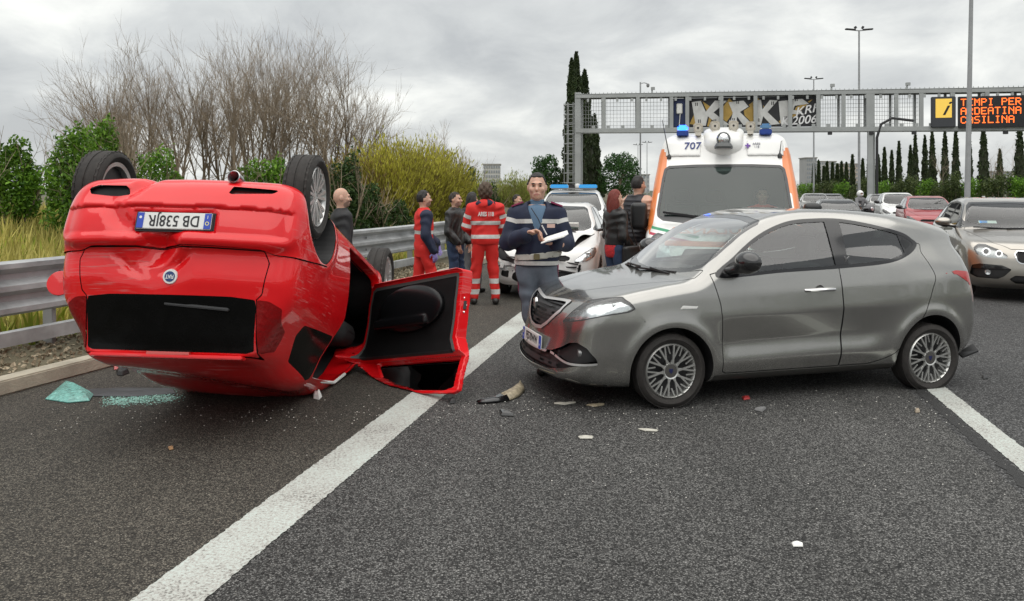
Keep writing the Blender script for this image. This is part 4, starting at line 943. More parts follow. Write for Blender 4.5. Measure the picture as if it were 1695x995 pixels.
b = box('latch', (0, 0, 0), (0.012, 0.02, 0.035), K['ink'], door_o); b.location = swing_pt((1.682, -0.782, 0.62))
ms = mesh_sdf(lambda P: smin(smax(ell(P, (0.64, -0.935, 1.105), (0.09, 0.12, 0.08)), P[:, 0]-0.69, 0.03), cone(P, (0.56, -0.78, 1.05), (0.62, -0.9, 1.07), 0.03, 0.035), 0.05), (0.45, -1.1, 0.98), (0.8, -0.65, 1.25), 0.016)
mo = mobj('mirror', swing(ms), RP, door_o)
mg, _ = cut(ms, lambda P: 0.682-P[:, 0]); mobj('mirror_face', swing(mg.moved(0.004)), K['mirror'], door_o)
# far-side mirror, fuel flap, badge, plate, wiper, brake lamp, exhaust
MB().lathe([(0, 0.006), (0.085, 0.003), (0.088, -0.003), (0, -0.006)], 'x', 28, (0, 0, 0)).build('fuel_flap', RP, red, smooth=40).location = (2.68, 0.965, 0.845)
_f = [o for o in red.children if o.name.startswith('fuel_flap')][0]; _f.rotation_euler = (0, 0, R(-10))
bd = empty('badge', (3.088, -0.005, 0.858), parent=red); bd.rotation_euler = (R(-8), 0, R(90))
MB().lathe([(0, -0.012), (0.046, -0.010), (0.050, 0.006)], 'y', 28).build('ring', K['white'], bd, smooth=30)
MB().lathe([(0, -0.014), (0.034, -0.013), (0.034, -0.010)], 'y', 24).build('disc', mat('badge_blue', (0.02, 0.05, 0.16), 0.3), bd, smooth=30)
text('letters', 'FIAT', 0.036, K['white'], bd, (0, -0.0142, 0), (R(90), 0, 0), 0.001, sx=0.75, bold=0.0008)
plate(red, 'DB 538JR', 0.105, (3.192, -0.02, 0.513), (0, 0, R(90)), w=0.49)
MB().box((3.172, -0.02, 0.513), (0.014, 0.262, 0.068)).build('plate_recess', K['black_plastic'], bump_o, bevel=0.008)
p = trace(punf, (4, -0.03, 1.03), (-1, 0, 0))[0]
MB().bar((p[0]-0.005, 0.03, 1.025), (p[0]-0.012, -0.40, 1.055), 0.03, 0.02).build('rear_wiper', K['black_plastic'], red, bevel=0.006)
MB().box((2.957, -0.01, 1.337), (0.012, 0.14, 0.013)).build('brake_lamp', mat('pale_red_lamp', (0.5, 0.06, 0.05), 0.25, coat=1), red)
MB().box((2.935, 0, 1.352), (0.04, 0.50, 0.012)).build('spoiler', RP, red, bevel=0.006)
ex = MB(); ex.tube([(2.6, -0.34, 0.20), (2.9, -0.34, 0.195), (3.10, -0.345, 0.185)], [0.035, 0.037, 0.040], 16, False); ex.build('exhaust_pipe', K['dark_metal'], red, smooth=True)
ex = MB(); ex.lathe([(0.028, -0.06), (0.040, -0.06), (0.043, 0.03), (0.038, 0.034), (0.034, 0.02), (0.028, -0.05)], 'x', 20, (3.11, -0.345, 0.183), closed=True); ex.build('exhaust_tip', K['satin_metal'], red, smooth=40)
MB().box((1.3, 0, 0.17), (0.9, 0.10, 0.03)).box((2.60, 0, 0.12), (0.05, 0.62, 0.04)).build('axle_beam', mat('underbody', (0.03, 0.03, 0.03)), red)
# alloy wheels hanging at full droop
def p_spokes(mb, o, h, rr):
    for k in range(9):
        a = 2*math.pi*k/9
        for t in (-0.11, 0.11):
            def P(r, tt, yy): return (r*math.cos(a+tt), yy, r*math.sin(a+tt))
            mb.bar(P(0.045, t*0.6, o*h*0.60), P(rr-0.01, t*1.25, o*h*0.74), 0.021, 0.020, up=(0, 1, 0))
    mb.lathe([(0.0, o*h*0.66), (0.05, o*h*0.64), (0.062, o*h*0.40)], 'y', 24)
rim2 = mat('alloy_silver', (0.62, 0.62, 0.61), 0.28, 0.75)
for sg in (-1, 1):
    make_wheel('wheel', red, (0, sg*0.74, 0.215), 0.308, 0.20, 0.225, sg, p_spokes, rim2, tread=1)
    make_wheel('wheel', red, (2.60, sg*0.745+0.06, 0.15), 0.308, 0.20, 0.225, sg, p_spokes, rim2, tread=1)
add_seats(red, [1.25], (-0.36, 0.36), 0.36); add_dash(red, 0.52, 0.86, 0.62, -0.36)
MB().box((0.95, 0, 0.52), (0.45, 0.10, 0.10)).build('centre_console', mat('console_grey', (0.05, 0.05, 0.052), 0.4), red, bevel=0.03)
MB().tube([(1.80, -0.60, 1.375), (1.4, -0.61, 1.375), (1.05, -0.63, 1.355), (0.80, -0.66, 1.26)], 0.014, 8).build('roof_rail_seal', K['paper'], red, smooth=True)
# ------------------------------------------------------------------ other cars: one carved body, many proportions
HAT = dict(PUNTO); HAT.pop('extra'); HAT.pop('nowell'); HAT['axles'] = [(0, 0.29), (2.51, 0.29)]; HAT['res'] = 0.025
hatf = car_field(HAT)
def hatch_parts(h=0.034):
    m = mesh_sdf(hatf, (-1.0, -1.0, 0.06), (3.4, 1.0, 1.62), h); D = {}; rest = m
    dlo = sidef([(0.42, 1.015), (0.62, 1.16), (0.86, 1.30), (1.10, 1.385), (1.5, 1.41), (2.0, 1.40), (2.35, 1.355), (2.50, 1.27), (2.52, 1.14), (2.45, 1.09), (1.6, 1.055)], smooth=4, gate=0.35)
    wf = frontf([(-0.3, 0.995), (0.3, 1.005), (0.56, 1.03), (0.66, 1.07), (0.655, 1.16), (0.56, 1.385), (0.5, 1.42), (-0.3, 1.445)], xmax=1.25, r=0.02)
    side, rest = cut(rest, dlo); wind, rest = cut(rest, wf)
    pil, side = cut(side, sidef([(1.40, 0.9), (1.52, 0.9), (1.58, 1.6), (1.46, 1.6)], gate=0.3))
    D['pillar_trim'] = lr(pil); D['side_window'] = [q.moved(-0.004) for a in lr(side) for q in cut(a, lambda P: P[:, 0]-1.48)]
    wp, fr = cut(wind, lambda P: wf(P)+0.03); D['windscreen'] = [wp]; D['windscreen_border'] = [fr]
    wl, rest = cut(rest, lambda P: np.minimum(np.hypot(P[:, 0], P[:, 2]-0.29), np.hypot(P[:, 0]-2.51, P[:, 2]-0.29))-0.352+np.where(np.abs(P[:, 1]) < 0.45, 1, 0))
    D['wheel_arch_liner'] = [q for a in cut(wl, lambda P: P[:, 0]-1.2) for q in lr(a)]
    hl, rest = cut(rest, diagf([(-0.27, 0.60), (-0.14, 0.66), (0.06, 0.735), (0.30, 0.79), (0.46, 0.80), (0.44, 0.74), (0.26, 0.665), (0.02, 0.60), (-0.2, 0.575)], xmax=0.0, r=0.01)); D['headlight'] = lr(hl)
    gr, rest = cut(rest, frontf([(-0.3, 0.68), (0.34, 0.69), (0.42, 0.66), (0.40, 0.61), (-0.3, 0.60)], xmax=0, r=0.02)); D['grille'] = [gr.moved(-0.02)]
    it, rest = cut(rest, frontf([(-0.3, 0.45), (0.40, 0.45), (0.48, 0.40), (0.50, 0.32), (0.42, 0.27), (-0.3, 0.27)], xmax=0, r=0.03)); D['lower_intake'] = [it.moved(-0.025)]
    fg, rest = cut(rest, diagf([(-0.20, 0.44), (-0.02, 0.45), (0.02, 0.36), (-0.18, 0.33)], xmax=0, r=0.02)); D['fog_recess'] = [q.moved(-0.02) for q in lr(fg)]
    hd = topf([(-0.9, -0.2), (-0.70, 0.0), (-0.66, 0.28), (-0.5, 0.47), (0.1, 0.67), (0.25, 0.73), (0.34, 0.70), (0.14, 0.0), (0.14, -0.2)], 0.68, r=0.01)
    hood, rest = cut(rest, hd); D['hood'] = [cut(hood, lambda P: hd(P)+0.008)[0]]
    for nm, pl in (('front_door', [(0.38, 1.03), (0.42, 0.8), (0.44, 0.27), (1.44, 0.27), (1.46, 0.7), (1.46, 1.1)]), ('rear_door', [(1.46, 1.1), (1.46, 0.7), (1.44, 0.27), (1.95, 0.27), (2.2, 0.5), (2.40, 0.75), (2.50, 1.0), (2.5, 1.12)])):
        g = sidef(pl, r=0.01, gate=0.4); d_, rest = cut(rest, g); D[nm] = lr(cut(d_, lambda P: g(P)+0.007)[0])
    D['body'] = [rest]
    ln = cut(cut(m, dlo)[1], wf)[1]; ln = cut(ln, lambda P: P[:, 2]-0.62)[1]; lo_, up_ = cut(ln.moved(-0.02), lambda P: P[:, 2]-1.0); D['cabin_lining'] = [lo_]; D['headliner'] = [up_]
    return D
HP = hatch_parts()
def plain_spokes(nsp=5, wd=0.05):
    def f(mb, o, h, rr):
        for k in range(nsp):
            a = 2*math.pi*k/nsp
            mb.bar((0.03*math.cos(a), o*h*0.6, 0.03*math.sin(a)), ((rr-0.01)*math.cos(a), o*h*0.72, (rr-0.01)*math.sin(a)), wd, 0.02, up=(0, 1, 0))
        mb.lathe([(0, o*h*0.66), (0.05, o*h*0.62), (0.06, o*h*0.3)], 'y', 16)
    return f
def std_car(name, front, ang, paint, L=4.0, W=1.70, Hh=1.48, label='', group=None, plate_txt=None, skip=(), intr=True, tyre=0.30, parts=None, nspokes=7):
    """car whose nose centre stands at `front` on the road, body running away at angle ang"""
    sx, sy, sz = L/4.04, W/1.70, Hh/1.485
    u = Vector((math.cos(ang), math.sin(ang), 0)); ox = 0.83*sx
    e = empty(name, (front[0]+u.x*ox, front[1]+u.y*ox, 0), ang, label=label, cat='car')
    if group: e['group'] = group
    sc = np.diag([sx, sy, sz]); mats = dict(body=paint, hood=paint, front_door=paint, rear_door=paint, pillar_trim=K['gloss_black'], side_window=K['win'], windscreen=K['win'], windscreen_border=K['gloss_black'], wheel_arch_liner=K['black_plastic'],
        headlight=K['lamp_glass'], grille=K['black_plastic'], lower_intake=K['black_plastic'], fog_recess=K['black_plastic'], cabin_lining=K['lining'], headliner=MATS['headliner'])
    O = {}
    for nm, lst in (parts or HP).items():
        if nm in skip: continue
        for m_ in lst:
            o = mobj(nm, m_.xf(sc), mats[nm], e); O.setdefault(nm, []).append(o)
            if nm == 'headlight': mobj('reflector', m_.moved(-0.03).xf(sc), K['reflector'], o)
    wx = 2.51*sx; rz = tyre
    for sg in (-1, 1):
        for x in (0, wx): make_wheel('wheel', e, (x, sg*(0.745*sy), rz), tyre, 0.19, tyre*0.70, sg, plain_spokes(nspokes), K['satin_metal'])
        ms = mesh_sdf(lambda P: smin(smax(ell(P, (0.60, sg*0.925, 1.09), (0.09, 0.12, 0.075)), P[:, 0]-0.66, 0.03), cone(P, (0.50, sg*0.76, 1.03), (0.58, sg*0.9, 1.05), 0.025, 0.03), 0.05), (0.35, min(sg*0.65, sg*1.1), 0.95), (0.8, max(sg*0.65, sg*1.1), 1.2), 0.025)
        mobj('mirror', ms.xf(sc), K['gloss_black'], e)
    if plate_txt: plate(e, plate_txt, 0.1, (-0.845*sx, 0, 0.50*sz), (0, 0, R(-90)))
    mb = MB(); mb.bar((0.20*sx, -0.42*sy, 1.015*sz), (0.13*sx, 0.1, 1.015*sz), 0.02, 0.015); mb.bar((0.15*sx, 0.05, 1.015*sz), (0.18*sx, 0.5*sy, 1.02*sz), 0.02, 0.015); mb.build('wiper', K['black_plastic'], e)
    if intr: add_seats(e, [1.2*sx], (-0.36*sy, 0.36*sy), 0.38*sz); add_dash(e, 0.55*sx, 0.88*sz, 0.6*sy, -0.36*sy)
    return e, O
RD = math.atan2(0.97, 0.24)
silver = mat('silver_paint', (0.42, 0.42, 0.41), 0.35, 0.7, coat=0.8, var=0.04)
std_car('dark_red_car', (14.4, 27.6), math.atan2(0.94, 0.33), mat('dull_red_paint', (0.32, 0.03, 0.035), 0.35, coat=0.8), 4.0, 1.72, 1.47, label='dull red hatchback queuing behind the bronze car', plate_txt=None)
std_car('white_city_car', (17.1, 35.4), math.atan2(0.94, 0.30), K['white_paint'], 3.6, 1.66, 1.56, label='small white car queuing behind the dull red hatchback')
std_car('dark_grey_car', (12.05, 29.5), math.atan2(0.95, 0.28), mat('dark_grey_paint', (0.07, 0.072, 0.07), 0.35, 0.4, coat=0.8), 4.3, 1.75, 1.33, label='low dark grey car in the queue, seen just over the grey roof')
std_car('silver_car', (17.3, 46.0), math.atan2(0.95, 0.30), silver, 4.2, 1.74, 1.48, label='silver car far back in the queue beside the black ambulance mirror')
std_car('black_car', (18.9, 47.5), math.atan2(0.95, 0.28), mat('black_paint', (0.02, 0.02, 0.022), 0.3, coat=0.8), 4.2, 1.74, 1.45, label='dark car far back in the queue, behind the motorcyclist')
std_car('pale_grey_car', (20.6, 44.5), math.atan2(0.95, 0.30), silver, 4.1, 1.72, 1.46, label='pale grey car in the queue right of the white helmet')

# ---- white police hatchback with smashed front
pol, PO = std_car('police_hatchback', (0.47, 12.45), math.atan2(0.98, 0.17), K['white_paint'], 3.97, 1.69, 1.47, label='white hatchback with smashed front and crumpled bonnet behind the policeman', skip=('grille', 'headlight', 'hood'), nspokes=10)
V = HP['hood'][0]
hv = V.V.copy(); b = np.clip((0.15-hv[:, 0])/0.85, 0, 1)
hv[:, 2] += 0.10*np.sin(math.pi*b)*(0.7+0.6*np.exp(-((hv[:, 1]+0.30)/0.25)**2))+0.02*np.sin(18*hv[:, 1])*b; hv[:, 0] += 0.10*b
hm = M(hv, V.N, V.T); hm2 = mobj('crumpled_bonnet', hm, K['white_paint'], pol)
for half, sg in zip(HP['headlight'], (-1, 1)):
    a = half.V.copy(); off = np.array([-0.10, 0.06, -0.13]) if sg > 0 else np.array([0.0, 0, 0.0])
    q = M(a+off, half.N, half.T); o = mobj('headlight', q, K['lamp_glass'], pol, label='headlight hanging out of its socket' if sg > 0 else None)
    mobj('lamp_back', M(q.V-q.N*0.03, q.N, q.T), K['reflector'] if sg < 0 else mat('lamp_grey', (0.30, 0.30, 0.29), 0.4), o)
    MB().lathe([(0, 0.0), (0.035, -0.03), (0.045, -0.02)], 'x', 14, tuple(half.V.mean(0)+off+np.array([0.01, 0, 0]))).build('lamp_bowl', K['amber'] if sg > 0 else K['chrome'], o, smooth=40)
mobj('engine_bay', cut(HP['grille'][0].moved(-0.06), lambda P: P[:, 2]-5)[0], K['ink'], pol)
mb = MB()
for k in range(16):
    mb.bar((-0.76+random.uniform(-0.03, 0.06), random.uniform(-0.6, 0.75), random.uniform(0.40, 0.72)), (-0.76+random.uniform(-0.05, 0.05), random.uniform(-0.6, 0.75), random.uniform(0.38, 0.66)), random.uniform(0.01, 0.04), 0.02)
mb.build('broken_trim', K['black_plastic'], pol, kind='stuff')
mb = MB()
for k in range(5): mb.bar((-0.80, random.uniform(-0.1, 0.7), random.uniform(0.42, 0.62)), (-0.79, random.uniform(-0.1, 0.7), random.uniform(0.42, 0.62)), 0.06, 0.03)
mb.build('torn_bumper_piece', K['white'], pol, kind='stuff')
MB().box((0.37, -0.28, 1.10), (0.012, 0.17, 0.05), Matrix.Rotation(R(-28), 3, 'Y')).build('dashboard_paper', K['paper'], pol)
# ---- police off-roader with light bar
suv, _o = std_car('police_suv', (1.22, 17.6), math.atan2(0.985, 0.13), K['white_paint'], 4.5, 1.78, 1.70, label='white police off-roader with blue roof light bar behind the smashed hatchback', tyre=0.34, intr=True)
lb = empty('light_bar', (1.35, 0, 1.70), parent=suv)
blue = mat('blue_beacon', (0.03, 0.25, 0.55), 0.2, coat=1.0, emit=(0.05, 0.35, 0.75), estr=0.25)
for sg in (-1, 1): MB().box((0, sg*0.35, 0.075), (0.13, 0.22, 0.05)).build('blue_lens', blue, lb, bevel=0.02)
MB().box((0, 0, 0.025), (0.12, 0.55, 0.015)).build('bar_base', K['grey_plastic'], lb); MB().box((0, 0.05, 0.08), (0.12, 0.07, 0.05)).build('siren_box', K['black_plastic'], lb, bevel=0.01)
MB().lathe([(0, 0.1), (0.05, 0.09), (0.07, 0.04), (0.06, 0)], 'z', 16, (-0.05, -0.09, 0.05)).build('dome_lamp', K['white'], lb, smooth=True)
# ------------------------------------------------------------------ bronze compact people carrier (right edge)
BM = dict(YPS); BM.pop('sculpt'); BM.pop('nowell')
BM.update(side=[(-0.55, 0.19), (-0.72, 0.22), (-0.82, 0.30), (-0.835, 0.42), (-0.825, 0.56), (-0.80, 0.68), (-0.74, 0.80), (-0.60, 0.885), (-0.35, 0.945), (-0.05, 1.0), (0.14, 1.045), (0.30, 1.12), (0.52, 1.27), (0.76, 1.40), (1.0, 1.49), (1.25, 1.54), (1.6, 1.56), (2.1, 1.55), (2.6, 1.50),
    (2.95, 1.44), (3.12, 1.39), (3.17, 1.32), (3.27, 1.10), (3.35, 0.95), (3.40, 0.75), (3.42, 0.52), (3.37, 0.34), (3.26, 0.24), (2.8, 0.20), (1.8, 0.19), (0.8, 0.19)],
    wz=[(0.1, 0.78), (0.2, 0.82), (0.35, 0.88), (0.5, 0.90), (0.7, 0.90), (0.9, 0.885), (1.03, 0.855), (1.1, 0.82), (1.3, 0.715), (1.5, 0.60), (1.6, 0.52)],
    taper=[(-0.95, -0.20), (-0.8, -0.13), (-0.55, -0.06), (-0.2, -0.012), (0.1, 0), (2.4, 0), (2.9, -0.03), (3.4, -0.12)],
    bow=[(-0.8, -0.30), (0.2, -0.25), (1.0, -0.05), (1.6, 0.0), (2.6, 0.05), (3.4, 0.16)], rise=[(-0.8, -0.02), (0.4, 0.0), (2.3, 0.05)], rooftaper=[(0, 0), (3, -0.05)],
    belt=1.05, ends=(-0.83, 3.42), axles=[(0, 0.32), (2.67, 0.32)], arch=[0.37, 0.37], flare=0.012)
bmf = car_field(BM)
BP = mat('bronze_paint', (0.40, 0.375, 0.335), 0.28, 0.88, coat=1.0, coatr=0.04, var=0.04)
_ba = math.atan2(0.944, 0.33)
brz = empty('bronze_people_carrier', (8.06, 12.82, 0), _ba, label='bronze-grey compact people carrier with round-ringed headlights at the right edge', cat='car')
bm_ = mesh_sdf(bmf, (-1.0, -1.05, 0.08), (3.6, 1.05, 1.70), 0.028); rest = bm_
dl_ = sidef([(0.36, 1.07), (0.60, 1.23), (0.86, 1.375), (1.10, 1.455), (1.6, 1.49), (2.2, 1.475), (2.6, 1.43), (2.85, 1.35), (2.95, 1.24), (2.9, 1.16), (1.6, 1.10)], smooth=4, gate=0.4)
wf_ = frontf([(-0.3, 1.05), (0.3, 1.06), (0.60, 1.085), (0.70, 1.12), (0.70, 1.2), (0.61, 1.43), (0.55, 1.485), (-0.3, 1.51)], xmax=1.3, r=0.02)
side, rest = cut(rest, dl_); wind, rest = cut(rest, wf_)
inn = lambda P: dl_(P)+0.028
pn, trm = cut(side, inn); pil, pn = cut(pn, sidef([(1.42, 0.9), (1.52, 0.9), (1.56, 1.7), (1.46, 1.7)], gate=0.3)); pl2, pn = cut(pn, sidef([(2.40, 0.9), (2.48, 0.9), (2.44, 1.7), (2.36, 1.7)], gate=0.3)); pl3, pn = cut(pn, sidef([(0.60, 0.9), (0.66, 0.9), (0.68, 1.7), (0.62, 1.7)], gate=0.3))
wl, rest = cut(rest, lambda P: np.minimum(np.hypot(P[:, 0], P[:, 2]-0.32), np.hypot(P[:, 0]-2.67, P[:, 2]-0.32))-0.375+np.where(np.abs(P[:, 1]) < 0.5, 1, 0))
hlp = diagf([(-0.43, 0.655), (-0.40, 0.71), (-0.22, 0.795), (0.05, 0.86), (0.18, 0.865), (0.22, 0.80), (0.10, 0.70), (-0.10, 0.665)], xmax=0.0, r=0.012); hl, rest = cut(rest, hlp)
kid = rpoly([(0.03, 0.775), (0.22, 0.785), (0.265, 0.73), (0.235, 0.62), (0.19, 0.585), (0.05, 0.58), (0.03, 0.62)], 0.025)
kd, rest = cut(rest, lambda P: np.maximum(kid(np.abs(P[:, 1]), P[:, 2]), P[:, 0])); kin, kfr = cut(kd, lambda P: kid(np.abs(P[:, 1]), P[:, 2])+0.016)
fogp = rpoly([(0.30, 0.50), (0.42, 0.555), (0.70, 0.57), (0.80, 0.54), (0.82, 0.40), (0.74, 0.355), (0.48, 0.35), (0.40, 0.39)], 0.015)
fg, rest = cut(rest, lambda P: np.maximum(fogp(np.abs(P[:, 1]), P[:, 2]), P[:, 0]+0.35))
fup, fg = cut(fg, lambda P: 0.515-P[:, 2]-0.03*np.abs(P[:, 1]))
it, rest = cut(rest, frontf([(-0.2, 0.40), (0.26, 0.41), (0.34, 0.35), (0.25, 0.29), (-0.2, 0.285)], xmax=0, r=0.015))
hdf = topf([(-0.95, -0.2), (-0.76, 0.0), (-0.72, 0.3), (-0.55, 0.50), (-0.2, 0.62), (0.1, 0.70), (0.26, 0.76), (0.34, 0.74), (0.2, 0.3), (0.14, 0.0), (0.14, -0.2)], 0.74, r=0.01); hd, rest = cut(rest, hdf)
dset = {}
for nm, pl in (('front_door', [(0.42, 1.09), (0.46, 0.8), (0.48, 0.28), (1.46, 0.28), (1.48, 0.7), (1.47, 1.15)]), ('rear_door', [(1.47, 1.15), (1.48, 0.7), (1.46, 0.28), (2.05, 0.28), (2.3, 0.55), (2.50, 0.85), (2.55, 1.0), (2.45, 1.17)])):
    g = sidef(pl, r=0.01, gate=0.4); d_, rest = cut(rest, g); dset[nm] = [mobj(nm, q, BP, brz) for q in lr(cut(d_, lambda P: g(P)+0.006)[0])]
mobj('body', rest, BP, brz); mobj('hood', cut(hd, lambda P: hdf(P)+0.007)[0], BP, brz)
for s_, dd in zip((0, 1), dset['front_door']):
    mobj('window_trim', lr(trm)[s_].moved(0.002), K['gloss_black'], dd); mobj('window_glass', lr(cut(pn, lambda P: P[:, 0]-1.5)[0])[s_].moved(-0.004), K['win'], dd)
    mobj('pillar_trim', lr(pil)[s_], K['gloss_black'], dd); mobj('mirror_sail', lr(pl3)[s_], K['gloss_black'], dd)
for s_, dd in zip((0, 1), dset['rear_door']):
    mobj('window_glass', lr(cut(pn, lambda P: P[:, 0]-1.5)[1])[s_].moved(-0.004), K['win'], dd); mobj('quarter_trim', lr(pl2)[s_], K['gloss_black'], dd)
wp, fr_ = cut(wind, lambda P: wf_(P)+0.035); mobj('windscreen', wp.moved(-0.003), K['win'], brz); mobj('windscreen_border', fr_, K['gloss_black'], brz)
for h in cut(wl, lambda P: P[:, 0]-1.3):
    for g_ in lr(h): mobj('wheel_arch_liner', g_, K['black_plastic'], brz)
led = mat('led_ring', (0.9, 0.9, 0.9), 0.3, emit=(1, 1, 0.97), estr=0.7)
for h, sg in zip(lr(hl), (-1, 1)):
    o = mobj('headlight', h, K['lamp_glass'], brz); mobj('reflector', h.moved(-0.045), mat('lamp_grey_chrome', (0.55, 0.56, 0.56), 0.25, 0.6), o)
    for (q_, zz, rr) in ((0.61, 0.752, 0.058), (0.45, 0.728, 0.050)):
        p = trace(bmf, (-2, sg*q_, zz), (1, 0, 0))[0]
        MB().lathe([(rr, -0.004), (rr, -0.016), (rr*0.72, -0.016), (rr*0.72, -0.004)], 'x', 20, (p[0]+0.03, p[1], p[2]), closed=True).build('led_ring', led, o, smooth=30)
        MB().lathe([(0, -0.012), (rr*0.5, -0.004), (rr*0.7, 0.015)], 'x', 18, (p[0]+0.03, p[1], p[2])).build('projector', K['gloss_black'], o, smooth=40)
for h in lr(kfr): mobj('kidney_frame', h.moved(0.008), K['chrome'], brz)
for h in lr(kin):
    o = mobj('kidney_grille', h.moved(-0.025), K['ink'], brz); rb, _ = cut(h, lambda P: np.abs(P[:, 1] % 0.034-0.017)-0.005); mobj('grille_slat', rb.moved(-0.006), K['gloss_black'], o, kind='stuff')
for h, sg in zip(lr(fg), (-1, 1)):
    o = mobj('fog_recess', h.moved(-0.035), K['black_plastic'], brz); p = trace(bmf, (-2, sg*0.60, 0.44), (1, 0, 0))[0]
    MB().lathe([(0, 0.0), (0.036, -0.006), (0.044, 0.01), (0.044, 0.04)], 'x', 18, (p[0]+0.02, p[1], p[2])).build('fog_lamp', K['reflector'], o, smooth=40)
for h in lr(fup): mobj('recess_lip', h.moved(-0.012), K['gloss_black'], brz)
mobj('lower_intake', it.moved(-0.03), K['black_plastic'], brz)
ln = cut(cut(bm_, dl_)[1], wf_)[1]; ln = cut(ln, lambda P: np.minimum(hlp(P)-0.01, P[:, 2]-0.55))[1]; a_, b_ = cut(ln.moved(-0.02), lambda P: P[:, 2]-1.05); mobj('cabin_lining', a_, K['lining'], brz); mobj('headliner', b_, MATS['headliner'], brz)
for sg, dd in ((-1, dset['front_door'][0]), (1, dset['front_door'][1])):
    ms = mesh_sdf(lambda P: smin(smax(ell(P, (0.66, sg*1.0, 1.16), (0.10, 0.13, 0.075)), P[:, 0]-0.73, 0.03), cone(P, (0.58, sg*0.80, 1.08), (0.64, sg*0.98, 1.10), 0.025, 0.03), 0.05), (0.4, min(sg*0.7, sg*1.2), 1.0), (0.9, max(sg*0.7, sg*1.2), 1.3), 0.018)
    lo_, up_ = cut(ms, lambda P: P[:, 2]-1.105); mobj('mirror', up_, BP, dd); mobj('mirror_base', lo_, K['black_plastic'], dd)
    for x in (1.27, 2.15):
        p = trace(bmf, (x, sg*2, 0.95), (0, -sg, 0))[0]
        MB().tube([(x-0.1, p[1]-sg*0.005, 0.948), (x-0.08, p[1]+sg*0.03, 0.95), (x+0.08, p[1]+sg*0.03, 0.955), (x+0.1, p[1]-sg*0.005, 0.955)], 0.014, 8).build('door_handle', BP, brz, smooth=True)
MB().tube([(2.6, 0, 1.50), (2.68, 0, 1.56), (2.82, 0, 1.57)], [0.035, 0.025, 0.008], 8).build('roof_antenna', BP, brz, smooth=True)
mb = MB(); mb.bar((0.28, -0.5, 1.085), (0.19, 0.15, 1.075), 0.022, 0.018); mb.bar((0.2, 0.1, 1.07), (0.26, 0.62, 1.09), 0.022, 0.018); mb.build('wiper', K['black_plastic'], brz)
b = box('windscreen_sticker', (0, 0, 0), (0.003, 0.13, 0.035), K['paper'], brz); p = trace(bmf, (-1, 0.38, 1.165), (1, 0, 0))[0]; b.location = p+np.array([0.035, 0, 0]); b.rotation_euler = (0, R(55), R(0))
b = box('sticker_blue_half', (0, 0, 0), (0.003, 0.055, 0.030), mat('sticker_blue', (0.08, 0.3, 0.65), 0.5), brz); b.location = p+np.array([0.030, 0.06, 0.003]); b.rotation_euler = (0, R(55), 0)
for sg in (-1, 1):
    for x in (0, 2.67): make_wheel('wheel', brz, (x, sg*0.775, 0.32), 0.32, 0.21, 0.228, sg, plain_spokes(10, 0.03), K['satin_metal'])
add_seats(brz, [1.25], (-0.38, 0.38), 0.50, bench=(2.1, 0.6)); add_dash(brz, 0.62, 0.94, 0.64, -0.38)
# ------------------------------------------------------------------ ambulance van
AMB = dict(side=[(-0.70, 0.24), (-0.92, 0.28), (-1.0, 0.40), (-1.0, 0.62), (-0.97, 0.85), (-0.86, 1.02), (-0.62, 1.14), (-0.35, 1.215), (-0.18, 1.255), (-0.05, 1.36), (0.20, 1.62), (0.46, 1.88), (0.66, 2.07), (0.76, 2.20), (0.88, 2.40), (1.00, 2.49), (1.3, 2.535), (1.8, 2.55), (2.6, 2.55), (4.2, 2.55),
    (4.75, 2.53), (4.86, 2.45), (4.90, 1.6), (4.92, 0.8), (4.92, 0.45), (4.82, 0.34), (4.2, 0.30), (2.4, 0.26), (0.8, 0.24)],
    wz=[(0.2, 0.94), (0.35, 0.99), (0.6, 1.015), (1.0, 1.025), (1.3, 1.02), (1.8, 0.975), (2.2, 0.925), (2.45, 0.86), (2.6, 0.78)],
    taper=[(-1.1, -0.24), (-0.9, -0.13), (-0.6, -0.05), (-0.2, -0.01), (0.4, 0), (4.4, 0), (4.9, -0.04)], bow=[(-1.0, -0.28), (0.6, -0.20), (1.6, 0.0), (4.9, 0.02)],
    belt=3.0, ends=(-1.0, 4.9), axles=[(0, 0.34), (3.2, 0.34)], arch=[0.42, 0.42], k=0.13, kend=0.22, flare=0.02, res=0.035)
ambf = car_field(AMB)
_aa = math.atan2(0.967, 0.255); AU = Vector((math.cos(_aa), math.sin(_aa), 0)); ap = Vector((2.86, 10.95, 0))-AU*0.12
amb = empty('ambulance', (ap.x, ap.y, 0), _aa, label='white and orange ambulance van with 707 on its roof and a lit blue beacon', cat='ambulance')
AW = mat('ambulance_white', (0.78, 0.78, 0.76), 0.28, coat=0.7, var=0.04, vscale=2); AO = mat('ambulance_orange', (0.72, 0.20, 0.045), 0.32, coat=0.6)
am = mesh_sdf(ambf, (-1.15, -1.2, 0.12), (5.05, 1.2, 2.66), 0.04); rest = am
wf = frontf([(-0.3, 1.235), (0.5, 1.25), (0.80, 1.275), (0.885, 1.33), (0.895, 1.42), (0.855, 1.85), (0.83, 2.0), (0.77, 2.045), (0.4, 2.06), (-0.3, 2.06)], xmax=1.0, r=0.05)
wind, rest = cut(rest, wf); wpane, wfr = cut(wind, lambda P: np.maximum(wf(P)+0.038, 1.335-P[:, 2]))
sidew, rest = cut(rest, sidef([(0.50, 1.30), (0.62, 1.70), (0.82, 1.95), (1.45, 1.95), (1.45, 1.30)], r=0.05, gate=0.5))
wl, rest = cut(rest, lambda P: np.minimum(np.hypot(P[:, 0], P[:, 2]-0.34), np.hypot(P[:, 0]-3.2, P[:, 2]-0.34))-0.425+np.where(np.abs(P[:, 1]) < 0.6, 1, 0))
